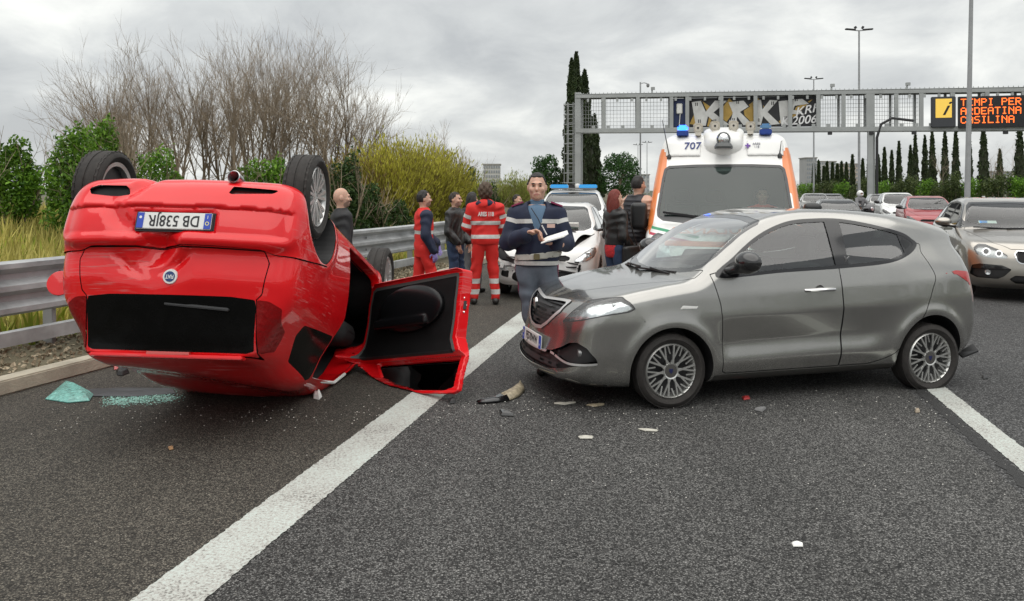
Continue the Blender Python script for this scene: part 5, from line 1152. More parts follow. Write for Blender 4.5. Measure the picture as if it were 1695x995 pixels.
hl, rest = cut(rest, diagf([(-0.28, 0.78), (-0.12, 0.98), (0.22, 1.12), (0.40, 1.14), (0.34, 0.98), (0.10, 0.80)], xmax=0.0, r=0.02))
bmp, rest = cut(rest, lambda P: np.maximum(P[:, 2]-0.62, P[:, 0]+0.35))
gri, rest = cut(rest, frontf([(-0.3, 0.98), (0.46, 0.96), (0.52, 0.86), (0.48, 0.70), (-0.3, 0.68)], xmax=0, r=0.03))
ora, rest = cut(rest, lambda P: np.minimum(np.maximum(np.maximum(0.935-0.085*(P[:, 2]-1.2)-np.abs(P[:, 1]), P[:, 2]-2.3), 0.85-P[:, 2]), np.maximum(np.maximum(0.4-P[:, 0], 0.8-np.abs(P[:, 1])), P[:, 2]-2.25)))
ora, nb = cut(ora, lambda P: np.maximum(P[:, 2]-1.02-0.3*(P[:, 0]+0.7), P[:, 0]+0.2)*-1)
stripes = {}
for nm, z0 in (('green_stripe', 1.165), ('white_gap', 1.13), ('red_stripe', 1.095)):
    f = lambda P, z0=z0: np.maximum(np.maximum(np.abs(P[:, 2]+0.16*(0.86-np.abs(P[:, 1]))-z0-0.02)-0.0155, 0.30-np.abs(P[:, 1])), P[:, 0]+0.1)
    if nm != 'white_gap': stripes[nm], rest = cut(rest, f)
mobj('body', rest.join(nb), AW, amb)
for h in lr(ora): mobj('orange_side_band', h, AO, amb)
for h in lr(stripes['green_stripe']): mobj('green_stripe', h, mat('stripe_green', (0.02, 0.25, 0.12), 0.4), amb)
for h in lr(stripes['red_stripe']): mobj('red_stripe', h, mat('stripe_red', (0.40, 0.02, 0.06), 0.4), amb)
mobj('windscreen', wpane.moved(-0.004), glass('ambulance_window', (0.76, 0.90, 0.86), 1.25, haze=0.06, hazecol=(0.42, 0.56, 0.52)), amb); mobj('windscreen_border', wfr, mat('van_frit', (0.045, 0.046, 0.048), 0.3), amb)
for h in lr(sidew): mobj('side_window', h, K['win_dark'], amb)
for h in cut(wl, lambda P: P[:, 0]-1.5):
    for g_ in lr(h): mobj('wheel_arch_liner', g_, K['black_plastic'], amb)
for h in lr(hl): o = mobj('headlight', h, K['lamp_glass'], amb); mobj('reflector', h.moved(-0.03), K['reflector'], o)
mobj('front_bumper', bmp.moved(0.01), mat('bumper_grey', (0.10, 0.10, 0.10), 0.6), amb); mobj('grille', gri.moved(-0.02), K['black_plastic'], amb)
ln = cut(cut(am, wf)[1], lambda P: P[:, 2]-1.1)[1]; ln = cut(ln, lambda P: 1.75-P[:, 0])[1]; mobj('cabin_lining', ln.moved(-0.035), mat('van_lining', (0.09, 0.095, 0.093), 0.9), amb)
MB().box((1.75, 0, 1.40), (0.02, 0.90, 0.85)).build('bulkhead', mat('van_bulkhead', (0.085, 0.10, 0.098), 0.8), amb)
# roof fairing
def fair(P):
    a = smax(ell(P, (1.50, 0, 2.33), (0.80, 0.50, 0.36)), -(ambf(P)+0.03), 0.02)
    return smax(smax(a, P[:, 2]-2.63, 0.08), np.abs(P[:, 1])-0.30, 0.08)
fm = mesh_sdf(fair, (0.5, -0.6, 2.0), (2.5, 0.6, 2.85), 0.03); mobj('roof_fairing', fm, AW, amb)
for sg in (-1, 1):
    c = (0.98, sg*0.58, 2.36)
    pod = mesh_sdf(lambda P: smax(smax(np.abs(ambf(P)-0.0)-0.03, np.maximum(np.abs(P[:, 1]-sg*0.57)-0.26, np.abs(P[:, 2]-2.30)-0.13), 0.06), P[:, 0]-1.6, 0.03), (0.6, min(sg*0.25, sg*0.9), 2.1), (1.7, max(sg*0.25, sg*0.9), 2.55), 0.028)
    mobj('roof_pod', pod, AW, amb)
def amb_front(y, z): return trace(ambf, (-3, y, z), (1, 0, 0))[0]
def amb_nrm(p): g = grad(ambf, np.array([p])); return Vector(g[0]/np.linalg.norm(g[0]))
def decal(nm, s, size, m, y, z, off=0.035, **kw):
    p = amb_front(y, z); nv = amb_nrm(p); xr = Vector((0, 0, 1)).cross(nv).normalized(); up = nv.cross(xr)
    o = text(nm, s, size, m, amb, (0, 0, 0), (0, 0, 0), 0.002, **kw); mt = Matrix((xr, up, nv)).transposed().to_4x4()
    if 'flip' in nm: mt = mt @ Matrix.Diagonal((-1, 1, 1, 1))
    mt.translation = Vector(p)+nv*off; o.matrix_local = mt; return o
decal('unit_number', '707', 0.165, mat('navy_print', (0.02, 0.04, 0.18), 0.4), 0.43, 2.315, 0.036, bold=0.002)
dk = mat('print_purple', (0.12, 0.03, 0.30), 0.4)
for a, b in ((0.075, 0.024), (0.024, 0.075)):
    p = amb_front(-0.33, 2.31); nv = amb_nrm(p); xr = Vector((0, 0, 1)).cross(nv).normalized(); up = nv.cross(xr)
    o = MB().box((0, 0, 0), (a/2, b/2, 0.002)).build('cross_emblem', dk, amb); mt = Matrix((xr, up, nv)).transposed().to_4x4(); mt.translation = Vector(p)+nv*(0.036+0.001*(a > b)); o.matrix_local = mt
decal('service_name', 'ARES\n118', 0.05, mat('print_grey', (0.25, 0.25, 0.3), 0.5), -0.45, 2.315, 0.036)
# bonnet lettering, mirrored for the car ahead
def hood_top(x, y): return trace(ambf, (x, y, 3.0), (0, 0, -1))[0]
ho = mat('hood_orange_print', (0.70, 0.22, 0.10), 0.4)
p = hood_top(-0.60, 0.0); nv = Vector((-0.42, 0, 0.90)).normalized(); xr = Vector((0, 0, 1)).cross(nv).normalized(); up = nv.cross(xr)
o = text('bonnet_lettering', 'AMBULANZA', 0.23, ho, amb, ext=0.002, bold=0.004, sx=1.0); mt = (Matrix((xr, up, nv)).transposed().to_4x4()) @ Matrix.Diagonal((-1, 1, 1, 1)); mt.translation = Vector(p)+nv*0.03; o.matrix_local = mt
band, _ = cut(am, lambda P: np.maximum(np.maximum(np.abs(P[:, 2]-1.02)-0.03, P[:, 0]+0.2), np.abs(P[:, 1])-0.72)); mobj('bonnet_band', band.moved(0.004), ho, amb)
p = hood_top(-0.30, 0.0); mb = MB()
for k in range(3):
    a = R(60*k); mb.box((0, 0, 0), (0.11, 0.026, 0.002+0.0006*k), Matrix.Rotation(a+R(90), 3, 'Z'))
o = mb.build('star_of_life', mat('star_blue', (0.05, 0.16, 0.45), 0.4), amb, kind='stuff'); mt = Matrix((xr, up, nv)).transposed().to_4x4(); mt.translation = Vector(p)+nv*0.02; o.matrix_local = mt
# beacons, loudspeakers, spotlight, aerials, mirrors, wiper
lit = mat('blue_beacon_lit', (0.02, 0.15, 0.9), 0.2, emit=(0.02, 0.12, 1.0), estr=3.0); unlit = mat('blue_beacon_off', (0.06, 0.22, 0.45), 0.15, coat=1.0)
for y, m_, lab in ((0.585, lit, 'lit blue beacon'), (-0.585, unlit, None)):
    e = empty('beacon', (1.02, y, 2.53), parent=amb)
    MB().box((0, 0, 0), (0.08, 0.085, 0.04)).build('beacon_base', mat('beacon_base_blue', (0.02, 0.06, 0.30), 0.4), e, bevel=0.012); o = MB().box((0, 0, 0.075), (0.07, 0.075, 0.045)).build('beacon_lens', m_, e, bevel=0.025)
    if lab: o['label'] = lab
cream = mat('speaker_cream', (0.62, 0.58, 0.50), 0.5)
for i, (y, z) in enumerate(((0.36, 2.60), (0.12, 2.625), (-0.14, 2.625), (-0.375, 2.61))):
    e = empty('loudspeaker', (0.93, y, z), parent=amb)
    mb = MB(); mb.prism([(-0.068, -0.068), (0.068, -0.068), (0.068, 0.068), (-0.068, 0.068)], lambda u, v, h: (h, u, v), -0.03, 0.0); mb.build('horn_rim', cream, e, bevel=0.025)
    MB().lathe([(0.055, -0.034), (0.03, 0.0), (0.012, 0.02)], 'x', 18).build('horn', mat('horn_inner', (0.40, 0.35, 0.28), 0.5), e, smooth=True)
    MB().lathe([(0, -0.045), (0.013, -0.042), (0.016, -0.028)], 'x', 12).build('horn_tip', K['ink'], e, smooth=True)
    MB().box((0.06, 0, -0.08), (0.09, 0.04, 0.03)).build('bracket', cream, e)
e = empty('roof_spotlight', (0.655, 0.0, 2.34), parent=amb)
MB().lathe([(0.125, -0.06), (0.13, -0.03), (0.10, 0.02), (0.08, 0.03)], 'z', 24).build('spot_base', mat('spot_grey', (0.08, 0.085, 0.085), 0.4), e, smooth=40)
ms = mesh_sdf(lambda P: ell(P, (0, 0, 0.07), (0.105, 0.10, 0.115)), (-0.2, -0.2, -0.1), (0.2, 0.2, 0.25), 0.02); f_, b_ = cut(ms, lambda P: P[:, 0]+0.055)
mobj('spot_shell', b_, mat('spot_shell', (0.35, 0.36, 0.36), 0.25, 0.3), e); mobj('spot_lens', f_.moved(-0.01), K['reflector'], e)
for y, dx in ((0.80, 0.10), (-0.80, -0.02)):
    p = amb_front(y*0.96, 2.17); e = empty('aerial', p, parent=amb)
    MB().lathe([(0.035, -0.02), (0.028, 0.03), (0.01, 0.05)], 'z', 12).build('aerial_foot', K['black_plastic'], e, smooth=True); MB().tube([(0, 0, 0.03), (-0.02, dx, 0.55 if y > 0 else 0.22)], [0.009, 0.004], 6).build('whip', K['black_plastic'], e)
for sg in (1, -1):
    ms = mesh_sdf(lambda P: np.minimum(sbox(P, (0.28, sg*1.15, 1.33), (0.09, 0.115, 0.19), 0.06), cone(P, (0.35, sg*0.95, 1.24), (0.30, sg*1.10, 1.24), 0.05, 0.05)), (0.1, min(sg*0.85, sg*1.35), 1.05), (0.5, max(sg*0.85, sg*1.35), 1.6), 0.025)
    mobj('mirror', ms, mat('van_mirror', (0.016, 0.017, 0.018), 0.35), amb)
p1 = amb_front(0.80, 1.36); p2 = amb_front(0.1, 1.30)
MB().bar(Vector(p1)+Vector((-0.02, 0, 0.03)), Vector(p2)+Vector((-0.02, 0, 0.01)), 0.035, 0.03).build('wiper', K['ink'], amb); p2 = amb_front(-0.7, 1.30)
MB().bar(amb_front(0.0, 1.29)-np.array([0.03, 0, 0]), Vector(p2)+Vector((-0.03, 0, 0.02)), 0.035, 0.03).build('wiper', K['ink'], amb)
p = amb_front(0.0, 2.02); MB().prism([(-0.16, 0.03), (0.16, 0.03), (0.11, -0.06), (-0.11, -0.06)], lambda u, v, h: (p[0]+h, u, p[2]+v), 0.035, 0.06).build('sun_visor', mat('visor_grey', (0.12, 0.12, 0.12), 0.7), amb)
for sg in (-1, 1):
    for x in (0, 3.2): make_wheel('wheel', amb, (x, sg*0.88, 0.34), 0.34, 0.215, 0.215, sg, plain_spokes(8, 0.05), K['grey_plastic'])
add_seats(amb, [1.2], (-0.55, 0.15, 0.62), 0.82, mat('van_seat', (0.022, 0.026, 0.027), 0.9)); add_dash(amb, 0.42, 1.20, 0.85, -0.55, 0.75)
# ------------------------------------------------------------------ guardrail
galv = mat('galvanised_steel', (0.36, 0.37, 0.375), 0.5, 0.3, var=0.32, vscale=2.5, bump=0.08, bscale=20, rvar=0.1)
galv2 = mat('galvanised_grey', (0.34, 0.35, 0.355), 0.55, 0.2, var=0.15, vscale=1.2)
def X_G(d): return X_K(d)-0.85
def gz(d): return 0.0-0.004*max(0, d-9)
rail = empty('guardrail', (X_G(8), 8, 0), label='galvanised three-wave guardrail along the left kerb', cat='guardrail')
ro = Vector((X_G(8), 8, 0))
prof = [(0.02, 1.03), (0.083, 1.008), (0.083, 0.962), (0.0, 0.905), (0.0, 0.85), (0.083, 0.80), (0.083, 0.75), (0.0, 0.70), (0.0, 0.645), (0.083, 0.592), (0.083, 0.545), (0.02, 0.515)]
def rail_sect(d0, d1, prf, name, off=0.0, th=0.004):
    V = []; F = []; n = len(prf); ds_ = np.linspace(d0, d1, 5)
    for i, d_ in enumerate(ds_):
        t = Vector((X_G(d_+0.1)-X_G(d_-0.1), 0.2, 0)).normalized(); nv = Vector((t.y, -t.x, 0)); c = Vector((X_G(d_), d_, 0))-ro
        for (a, z) in prf: p = c+nv*(a+off); V.append((p.x, p.y, z+gz(d_)))
        for (a, z) in prf: p = c+nv*(a+off-th*2); V.append((p.x, p.y, z+gz(d_)))
        if i:
            b = i*2*n; a0 = b-2*n
            for k in range(n-1):
                F.append((a0+k, b+k, b+k+1, a0+k+1)); F.append((a0+n+k+1, b+n+k+1, b+n+k, a0+n+k))
            F.append((a0, a0+n, b+n, b)); F.append((a0+n-1, b+n-1, b+2*n-1, a0+2*n-1))
    for e_ in (0, 4*2*n): F += [(e_+k, e_+k+1, e_+n+k+1, e_+n+k) for k in range(n-1)]
    o = obj(name, V, F, galv, rail); o.data.polygons.foreach_set('use_smooth', np.ones(len(F), bool)); o.data.set_sharp_from_angle(angle=R(40)); return o
lowp = [(0.0, 0.375), (0.05, 0.365), (0.05, 0.235), (0.0, 0.225)]
d0 = 3.05; k = 0
while d0 < 44:
    rail_sect(d0, d0+4.25, prof, 'rail_panel', 0.0 if k % 2 else 0.010); rail_sect(d0, d0+4.08, lowp, 'lower_rail', 0.02)
    for j in range(2):
        dp = d0+1.0+j*2.05; c = Vector((X_G(dp), dp, 0))-ro; mb = MB()
        mb.box((c.x-0.09, c.y, 0.47), (0.05, 0.035, 0.47)); mb.build('post', galv2, rail, bevel=0.006)
        for zz in (0.93, 0.72):
            mb = MB(); mb.lathe([(0, 0.012), (0.018, 0.010), (0.02, 0)], 'x', 8, (c.x+0.022, c.y-0.02, zz-0.055+gz(dp))); mb.build('bolt', K['dark_metal'], rail)
    d0 += 4.1; k += 1

# ------------------------------------------------------------------ foliage helpers
def leaf_mat(name, a, b, rough=0.55, trans=0.25):
    m = bpy.data.materials.new(name); m.use_nodes = True; t = m.node_tree; bs = t.nodes['Principled BSDF']; n = t.nodes.new; l = t.links.new
    g = n('ShaderNodeNewGeometry'); r = n('ShaderNodeValToRGB'); e = r.color_ramp.elements; e[0].color = (*a, 1); e[1].color = (*b, 1); l(g.outputs['Random Per Island'], r.inputs[0])
    nz = n('ShaderNodeTexNoise'); nz.inputs['Scale'].default_value = 0.9; nz.inputs['Detail'].default_value = 4; l(g.outputs['Position'], nz.inputs['Vector'])
    mr = n('ShaderNodeMapRange'); mr.inputs[1].default_value = 0.3; mr.inputs[2].default_value = 0.7; mr.inputs[3].default_value = 0.65; mr.inputs[4].default_value = 1.4; l(nz.outputs['Fac'], mr.inputs[0])
    v = n('ShaderNodeVectorMath'); v.operation = 'SCALE'; l(r.outputs[0], v.inputs[0]); l(mr.outputs[0], v.inputs['Scale']); l(v.outputs[0], bs.inputs['Base Color'])
    bs.inputs['Roughness'].default_value = rough; bs.inputs['Specular IOR Level'].default_value = 0.35
    tb = n('ShaderNodeBsdfTranslucent'); l(v.outputs[0], tb.inputs[0]); mx = n('ShaderNodeMixShader'); mx.inputs[0].default_value = trans
    l(bs.outputs[0], mx.inputs[1]); l(tb.outputs[0], mx.inputs[2]); l(mx.outputs[0], t.nodes['Material Output'].inputs[0])
    MATS[name] = m; return m
def leaves(C, size, up=0.3, asp=0.5, rng=RNG, dirs=None):
    """rhombic leaves at centres C -> V, F"""
    n = len(C); d = rng.normal(size=(n, 3)) if dirs is None else dirs+rng.normal(size=(n, 3))*0.25
    d[:, 2] += up; d /= np.linalg.norm(d, axis=1)[:, None]+1e-9
    s = rng.normal(size=(n, 3)); s -= (s*d).sum(1)[:, None]*d; s /= np.linalg.norm(s, axis=1)[:, None]+1e-9
    L = size*rng.uniform(0.6, 1.3, n)[:, None]; nn = np.cross(d, s)*L*0.12
    V = np.stack([C-d*L*0.5, C+s*L*asp*0.5+nn, C+d*L*0.5, C-s*L*asp*0.5+nn], 1).reshape(-1, 3)
    return V, np.arange(4*n).reshape(-1, 4)
def lumpy(n, lumps, rng=RNG, shell=0.55):
    """points through a union of ellipsoids, denser towards the outside"""
    c = np.array([l[0] for l in lumps], float); r = np.array([l[1] for l in lumps], float); w = r.prod(1); w /= w.sum()
    i = rng.choice(len(lumps), n, p=w); d = rng.normal(size=(n, 3)); d /= np.linalg.norm(d, axis=1)[:, None]
    rad = rng.uniform(shell, 1.0, n)**0.7*(1+0.12*np.sin(d[:, 0]*7+i)+0.10*np.sin(d[:, 2]*9+2*i)); rad += (rng.random(n) < 0.06)*rng.uniform(0, 0.2, n)
    return c[i]+d*r[i]*rad[:, None]
def twigs(segs, n=3):
    """list of (p0,p1,r0,r1) -> prisms"""
    S = np.array([[*a, *b, r0, r1] for a, b, r0, r1 in segs], float); p0, p1, r0, r1 = S[:, :3], S[:, 3:6], S[:, 6], S[:, 7]
    d = p1-p0; d /= np.linalg.norm(d, axis=1)[:, None]+1e-9; ref = np.where(np.abs(d[:, 2:3]) < 0.9, [[0, 0, 1.]], [[1., 0, 0]]); u = np.cross(d, ref); u /= np.linalg.norm(u, axis=1)[:, None]; v = np.cross(d, u)
    ring = []
    for P, r in ((p0, r0), (p1, r1)):
        for k in range(n): a = 2*math.pi*k/n; ring.append(P+(u*math.cos(a)+v*math.sin(a))*r[:, None])
    V = np.stack(ring, 1).reshape(-1, 3); m = len(S); base = (np.arange(m)*2*n)[:, None]
    F = np.vstack([base+np.array([k, (k+1) % n, n+(k+1) % n, n+k]) for k in range(n)])
    return V, F
def grow(rng, p, d, L, r, lev, segs, spread=0.5, ups=0.15, kids=(4, 5, 4), nseg=4):
    pts = [np.array(p, float)]; d = np.array(d, float); d /= np.linalg.norm(d)
    for i in range(nseg):
        d = d+rng.normal(size=3)*0.09+np.array([0, 0, ups]); d /= np.linalg.norm(d); q = pts[-1]+d*L/nseg
        a, b = r*(1-0.75*i/nseg), r*(1-0.75*(i+1)/nseg); segs.append((pts[-1], q, a, b)); pts.append(q)
    if lev < len(kids):
        for k in range(kids[lev]):
            t = rng.uniform(0.25, 0.98)*nseg; i = min(int(t), nseg-1); q = pts[i]+(pts[i+1]-pts[i])*(t-i); dd = (pts[i+1]-pts[i]); dd /= np.linalg.norm(dd)
            nd = dd+rng.normal(size=3)*spread; nd[2] += 0.1
            grow(rng, q, nd, L*rng.uniform(0.38, 0.62), max(r*0.5*(1-0.5*t/nseg), 0.004), lev+1, segs, spread, ups, kids, 3)
def at(px, py, d): return np.array([(px-CENTER_X)/FPX*d, d, CAM_H-(py-HORIZON)/FPX*d])
bark = mat('bare_bark', (0.25, 0.20, 0.145), 0.9, var=0.3, vscale=3); bark2 = mat('grey_bark', (0.24, 0.19, 0.14), 0.9, var=0.3, vscale=3)
g_dark = leaf_mat('laurel_leaf', (0.035, 0.10, 0.008), (0.18, 0.34, 0.03)); g_deep = leaf_mat('deep_leaf', (0.016, 0.042, 0.009), (0.06, 0.11, 0.025))
g_yel = leaf_mat('willow_yellow', (0.28, 0.27, 0.03), (0.56, 0.53, 0.09)); g_brn = leaf_mat('dry_brown', (0.18, 0.12, 0.05), (0.34, 0.25, 0.10)); g_lime = leaf_mat('spring_green', (0.18, 0.22, 0.04), (0.36, 0.40, 0.10))
g_cyp = leaf_mat('cypress_leaf', (0.020, 0.038, 0.012), (0.055, 0.075, 0.026)); g_hedge = leaf_mat('hedge_leaf', (0.03, 0.055, 0.014), (0.10, 0.13, 0.035)); g_pine = leaf_mat('pine_leaf', (0.018, 0.06, 0.012), (0.06, 0.14, 0.03))

def gnd(px, d):
    x = (px-CENTER_X)/FPX*d; off = max(0.0, (X_K(d)-x)); return verge_z(min(off*0.9, 14))
def shrub(name, px, top, hw, d, m, nl, ls, label, group, seed, lob=3, cat='shrub'):
    rng = np.random.default_rng(seed); s = FPX/d; zt = CAM_H+(HORIZON-top)/s; zb = gnd(px, d); x0 = (px-CENTER_X)/s; w = hw/s; h = zt-zb
    e = empty(name, (x0, d, zb), label=label, cat=cat, group=group); lumps = [((0, 0, h*0.45), (w*0.85, w*0.8, h*0.48))]
    for k in range(lob*3): a = rng.uniform(0, 6.28); rr = rng.uniform(0.2, 0.7); zz = rng.uniform(0.2, 0.84); f = 0.45*(1.15-zz*0.75); lumps.append(((w*rr*math.cos(a)*(1.2-zz*0.75), w*rr*math.sin(a)*(1.2-zz*0.75), h*zz), (w*f, w*f, h*0.17)))
    C = lumpy(nl, lumps, rng); C = C[C[:, 2] > 0.02]; V, F = leaves(C, ls, 0.5, 0.5, rng); obj('crown', V, F, m, e)
    segs = []
    for k in range(5): grow(rng, (rng.normal()*0.08, rng.normal()*0.08, -0.05), (rng.normal()*0.35, rng.normal()*0.35, 1), h*0.8, 0.035, 0, segs, 0.5, 0.1, (5, 3))
    V, F = twigs(segs); obj('trunk', V, F, bark, e)
for i, (px, top, hw, d, m, n, lab) in enumerate([
    (25, 226, 46, 15.5, g_dark, 4200, 'leafy green laurel shrub at the left edge of the picture'), (128, 205, 60, 15.0, g_dark, 5200, 'tall green laurel shrub left of the overturned car'), (172, 190, 42, 16.5, g_dark, 3800, 'tallest laurel shrub, rising behind the far rear wheel'),
    (262, 238, 50, 18, g_dark, 4200, 'green laurel shrub behind the plate end of the overturned car'), (415, 262, 34, 20, g_dark, 2600, 'low green shrub left of the upturned wheel'), (455, 252, 36, 20, g_dark, 2800, 'green shrub just left of the upturned alloy wheel'),
    (575, 250, 40, 19, g_deep, 4400, 'dark evergreen shrub behind the bald man'), (612, 300, 34, 20, g_deep, 3000, 'low dark evergreen shrub right of the bald man'), (660, 332, 30, 22, g_deep, 2200, 'small dark bush under the yellow thicket'), (775, 275, 26, 30, g_deep, 2200, 'dark green bush above the man in the black jacket'), (812, 300, 22, 33, g_deep, 1600, 'dark conical bush above the standing paramedic')]):
    shrub('laurel_shrub' if m is g_dark else 'evergreen_shrub', px, top, hw, d, m, n, 0.10 if d < 19 else 0.12, lab, 'evergreen shrubs behind the guardrail', 100+i)
def bare(px, top, d, lean, seed, label, stems=3, m=None, kids=(11, 7, 4), sp=0.38):
    rng = np.random.default_rng(seed); s = FPX/d; zb = 0.9; h = (CAM_H+(HORIZON-top)/s-zb)*0.73; x0 = (px-CENTER_X)/s
    e = empty('bare_tree', (x0, d, zb-0.1), label=label, cat='tree', group='leafless trees behind the guardrail'); tr = []; cr = []
    for k in range(stems):
        segs = []; grow(rng, (rng.normal()*0.15, rng.normal()*0.15, 0), (lean+rng.normal()*0.16, rng.normal()*0.15, 1), h*rng.uniform(0.8, 1.0), rng.uniform(0.04, 0.065), 0, segs, sp, 0.06, kids, 6)
        tr += segs[:6]; cr += segs[6:]
    V, F = twigs(tr, 6); obj('trunk', V, F, m or bark2, e); V, F = twigs(cr); obj('crown', V, F, m or bark, e)
BT = [(215, 92, 27, -0.30), (232, 120, 26, -0.42), (262, 100, 29, -0.10), (300, 90, 28, -0.12), (335, 95, 30, -0.02), (362, 75, 31, 0.02), (395, 88, 28, -0.05), (425, 90, 30, 0.05), (455, 68, 29, 0.02), (485, 70, 31, 0.06), (512, 82, 28, 0.10), (540, 100, 30, 0.14), (562, 125, 28, 0.2), (240, 165, 25, -0.55)]
names = ['leaning furthest left', 'leaning left above the far shrubs', 'with a slender straight top', 'left of the exhaust pipe', 'left of centre in the row', 'above the exhaust pipe', 'right of the exhaust pipe', 'left of the upturned wheel', 'tallest of the row', 'above the upturned wheel', 'right of the upturned wheel', 'near the right end of the row', 'at the right end of the row', 'lowest and most spreading of the row']
for i, (px, top, d, ln_) in enumerate(BT): bare(px+(8 if i < 12 else 0), top, d, ln_*0.8, 300+i, 'leafless brown tree '+names[i], stems=4)
bare(745, 215, 40, -0.1, 340, 'leafless tree showing above the yellow thicket', 3); bare(712, 190+40, 38, 0.1, 341, 'thin leafless tree right of the yellow thicket', 2)
def thicket(px, top, hw, d, m, n, label, seed, lean=0.15, cat='bush', name='willow_bush'):
    rng = np.random.default_rng(seed); s = FPX/d; zb = 0.75; h = CAM_H+(HORIZON-top)/s-zb; w = hw/s; e = empty(name, ((px-CENTER_X)/s, d, zb-0.1), label=label, cat=cat, group='yellowing thicket behind the guardrail'); segs = []; LC = []; LD = []
    for k in range(n):
        a = rng.uniform(0, 6.28); rr = math.sqrt(rng.random()); b = np.array([w*0.6*rr*math.cos(a), w*0.5*rr*math.sin(a), 0]); dd = np.array([math.cos(a)*rr*0.55+lean*rng.normal(), math.sin(a)*rr*0.45, 1.0]); L = h*rng.uniform(0.6, 1.05)*(1-0.25*rr); p = b; r0 = 0.011
        for i in range(4):
            dd = dd/np.linalg.norm(dd)+rng.normal(size=3)*0.10; q = p+dd/np.linalg.norm(dd)*L/4; segs.append((p, q, r0*(1-i*0.2), r0*(0.8-i*0.2)))
            for j in range(5): t = rng.random(); LC.append(p+(q-p)*t+rng.normal(size=3)*0.08); LD.append(dd)
            p = q
    V, F = twigs(segs); obj('stem', V, F, mat('willow_stem', (0.26, 0.20, 0.075), 0.8, var=0.3), e, kind='stuff')
    LC = np.array(LC); LD = np.array(LD); LD /= np.linalg.norm(LD, axis=1)[:, None]; V, F = leaves(LC, 0.17, 0.3, 0.25, rng, LD); obj('crown', V, F, m, e)
for i, a in enumerate([(600, 225, 36, 27, g_brn, 420, 'brownish dry thicket left of the yellow willows'), (640, 205, 46, 27, g_yel, 640, 'yellow-green willow bush, broadest of the thicket'), (685, 208, 46, 28, g_yel, 640, 'yellow willow bush above the first paramedic'), (722, 232, 40, 29, g_yel, 520, 'yellow-green bush left of the man in the black jacket'), (755, 262, 34, 30, g_lime, 380, 'small lime-green bush at the right end of the thicket'), (590, 290, 34, 24, g_brn, 260, 'low brown brush behind the bald man'), (850, 275, 30, 48, g_lime, 260, 'pale spring-green tree behind the policeman'), (875, 285, 20, 52, g_lime, 200, 'light green sapling left of the round pine')]): thicket(*a, 400+i)
# grass on the bank, dry and green
def grass(name, n, dr, orr, hr, m, seed, label):
    rng = np.random.default_rng(seed); d = dr[0]+(dr[1]-dr[0])*rng.random(n)**1.6; o = rng.uniform(*orr, n); xk = np.array([X_K(q) for q in d]); z = 0.10+0.06*sstep(0, 1.2, o)+0.85*sstep(1.5, 9.0, o)
    P = np.stack([xk-o*1.05, d+0.3*o, z-0.01], 1); h = rng.uniform(*hr, n)*(0.6+0.8*(np.sin(P[:, 0]*1.7)*np.sin(P[:, 1]*1.3)*0.5+0.5)); a = rng.uniform(0, 6.28, n); w = h*0.05+0.005
    s = np.stack([np.cos(a)*w, np.sin(a)*w, 0*a], 1); t = np.stack([rng.normal(size=n)*0.3*h, rng.normal(size=n)*0.3*h, h], 1)
    V = np.stack([P-s, P+s, P+t], 1).reshape(-1, 3); return obj(name, V, np.arange(3*n).reshape(-1, 3), m, label=label, cat='grass', kind='stuff')
grass('dry_grass', 60000, (5.5, 34), (1.1, 11), (0.12, 0.5), leaf_mat('dry_grass', (0.32, 0.28, 0.07), (0.58, 0.52, 0.16), 0.8), 11, 'dry yellow grass on the bank behind the guardrail')
grass('green_grass', 34000, (5.5, 40), (0.9, 12), (0.08, 0.36), leaf_mat('green_grass', (0.19, 0.26, 0.025), (0.38, 0.44, 0.07), 0.8), 12, 'short green grass among the dry grass on the bank')
rng = np.random.default_rng(5); n = 5200; o = rng.uniform(0.2, 1.5, n); d = rng.uniform(4.5, 17, n); C = np.stack([np.array([X_K(q) for q in d])-o*1.05, d+0.3*o, 0.115+0.06*sstep(0, 1.2, o)+0.008], 1)
V, F = leaves(C, 0.055, 0.0, 0.7, rng); obj('leaf_litter', V, F, leaf_mat('litter', (0.11, 0.085, 0.05), (0.42, 0.36, 0.26), 0.9, 0.05), label='dead leaves and grit on the strip behind the kerb', cat='leaf litter', kind='stuff')

# ------------------------------------------------------------------ far trees
def cypress(px, top, d, wpx, seed, label, m=None, base=None):
    rng = np.random.default_rng(seed); s = FPX/d; h = CAM_H+(HORIZON-top)/s; w = wpx/s/2; e = empty('cypress_tree', ((px-CENTER_X)/s, d, 0), label=label, cat='tree', group='cypress trees along the motorway')
    n = 1100 if d > 80 else 4200; t = rng.random(n)**0.8; r = w*np.clip(np.minimum(t*6+0.35, 1), 0, 1)*np.clip((1-t), 0, 1)**0.62*1.12*(1+0.13*np.sin(t*40+seed)); a = rng.uniform(0, 6.28, n); q = np.sqrt(rng.uniform(0.35, 1, n))
    C = np.stack([r*q*np.cos(a), r*q*np.sin(a), t*h], 1); V, F = leaves(C, max(0.3, 3.2/s*1.9) if d > 80 else 0.42, 2.2, 0.42, rng); obj('crown', V, F, m or g_cyp, e)
    mb = MB(); mb.tube([(0, 0, 0), (0, 0, h*0.2), (0, 0, h*0.6), (0, 0, h*0.9)], [w*0.6, w*0.82, w*0.6, 0.05], 8); mb.build('trunk', mat('cypress_core', (0.025, 0.03, 0.014), 0.95), e, smooth=True)  # dark solid core put inside the crown against see-through, thicker than a trunk
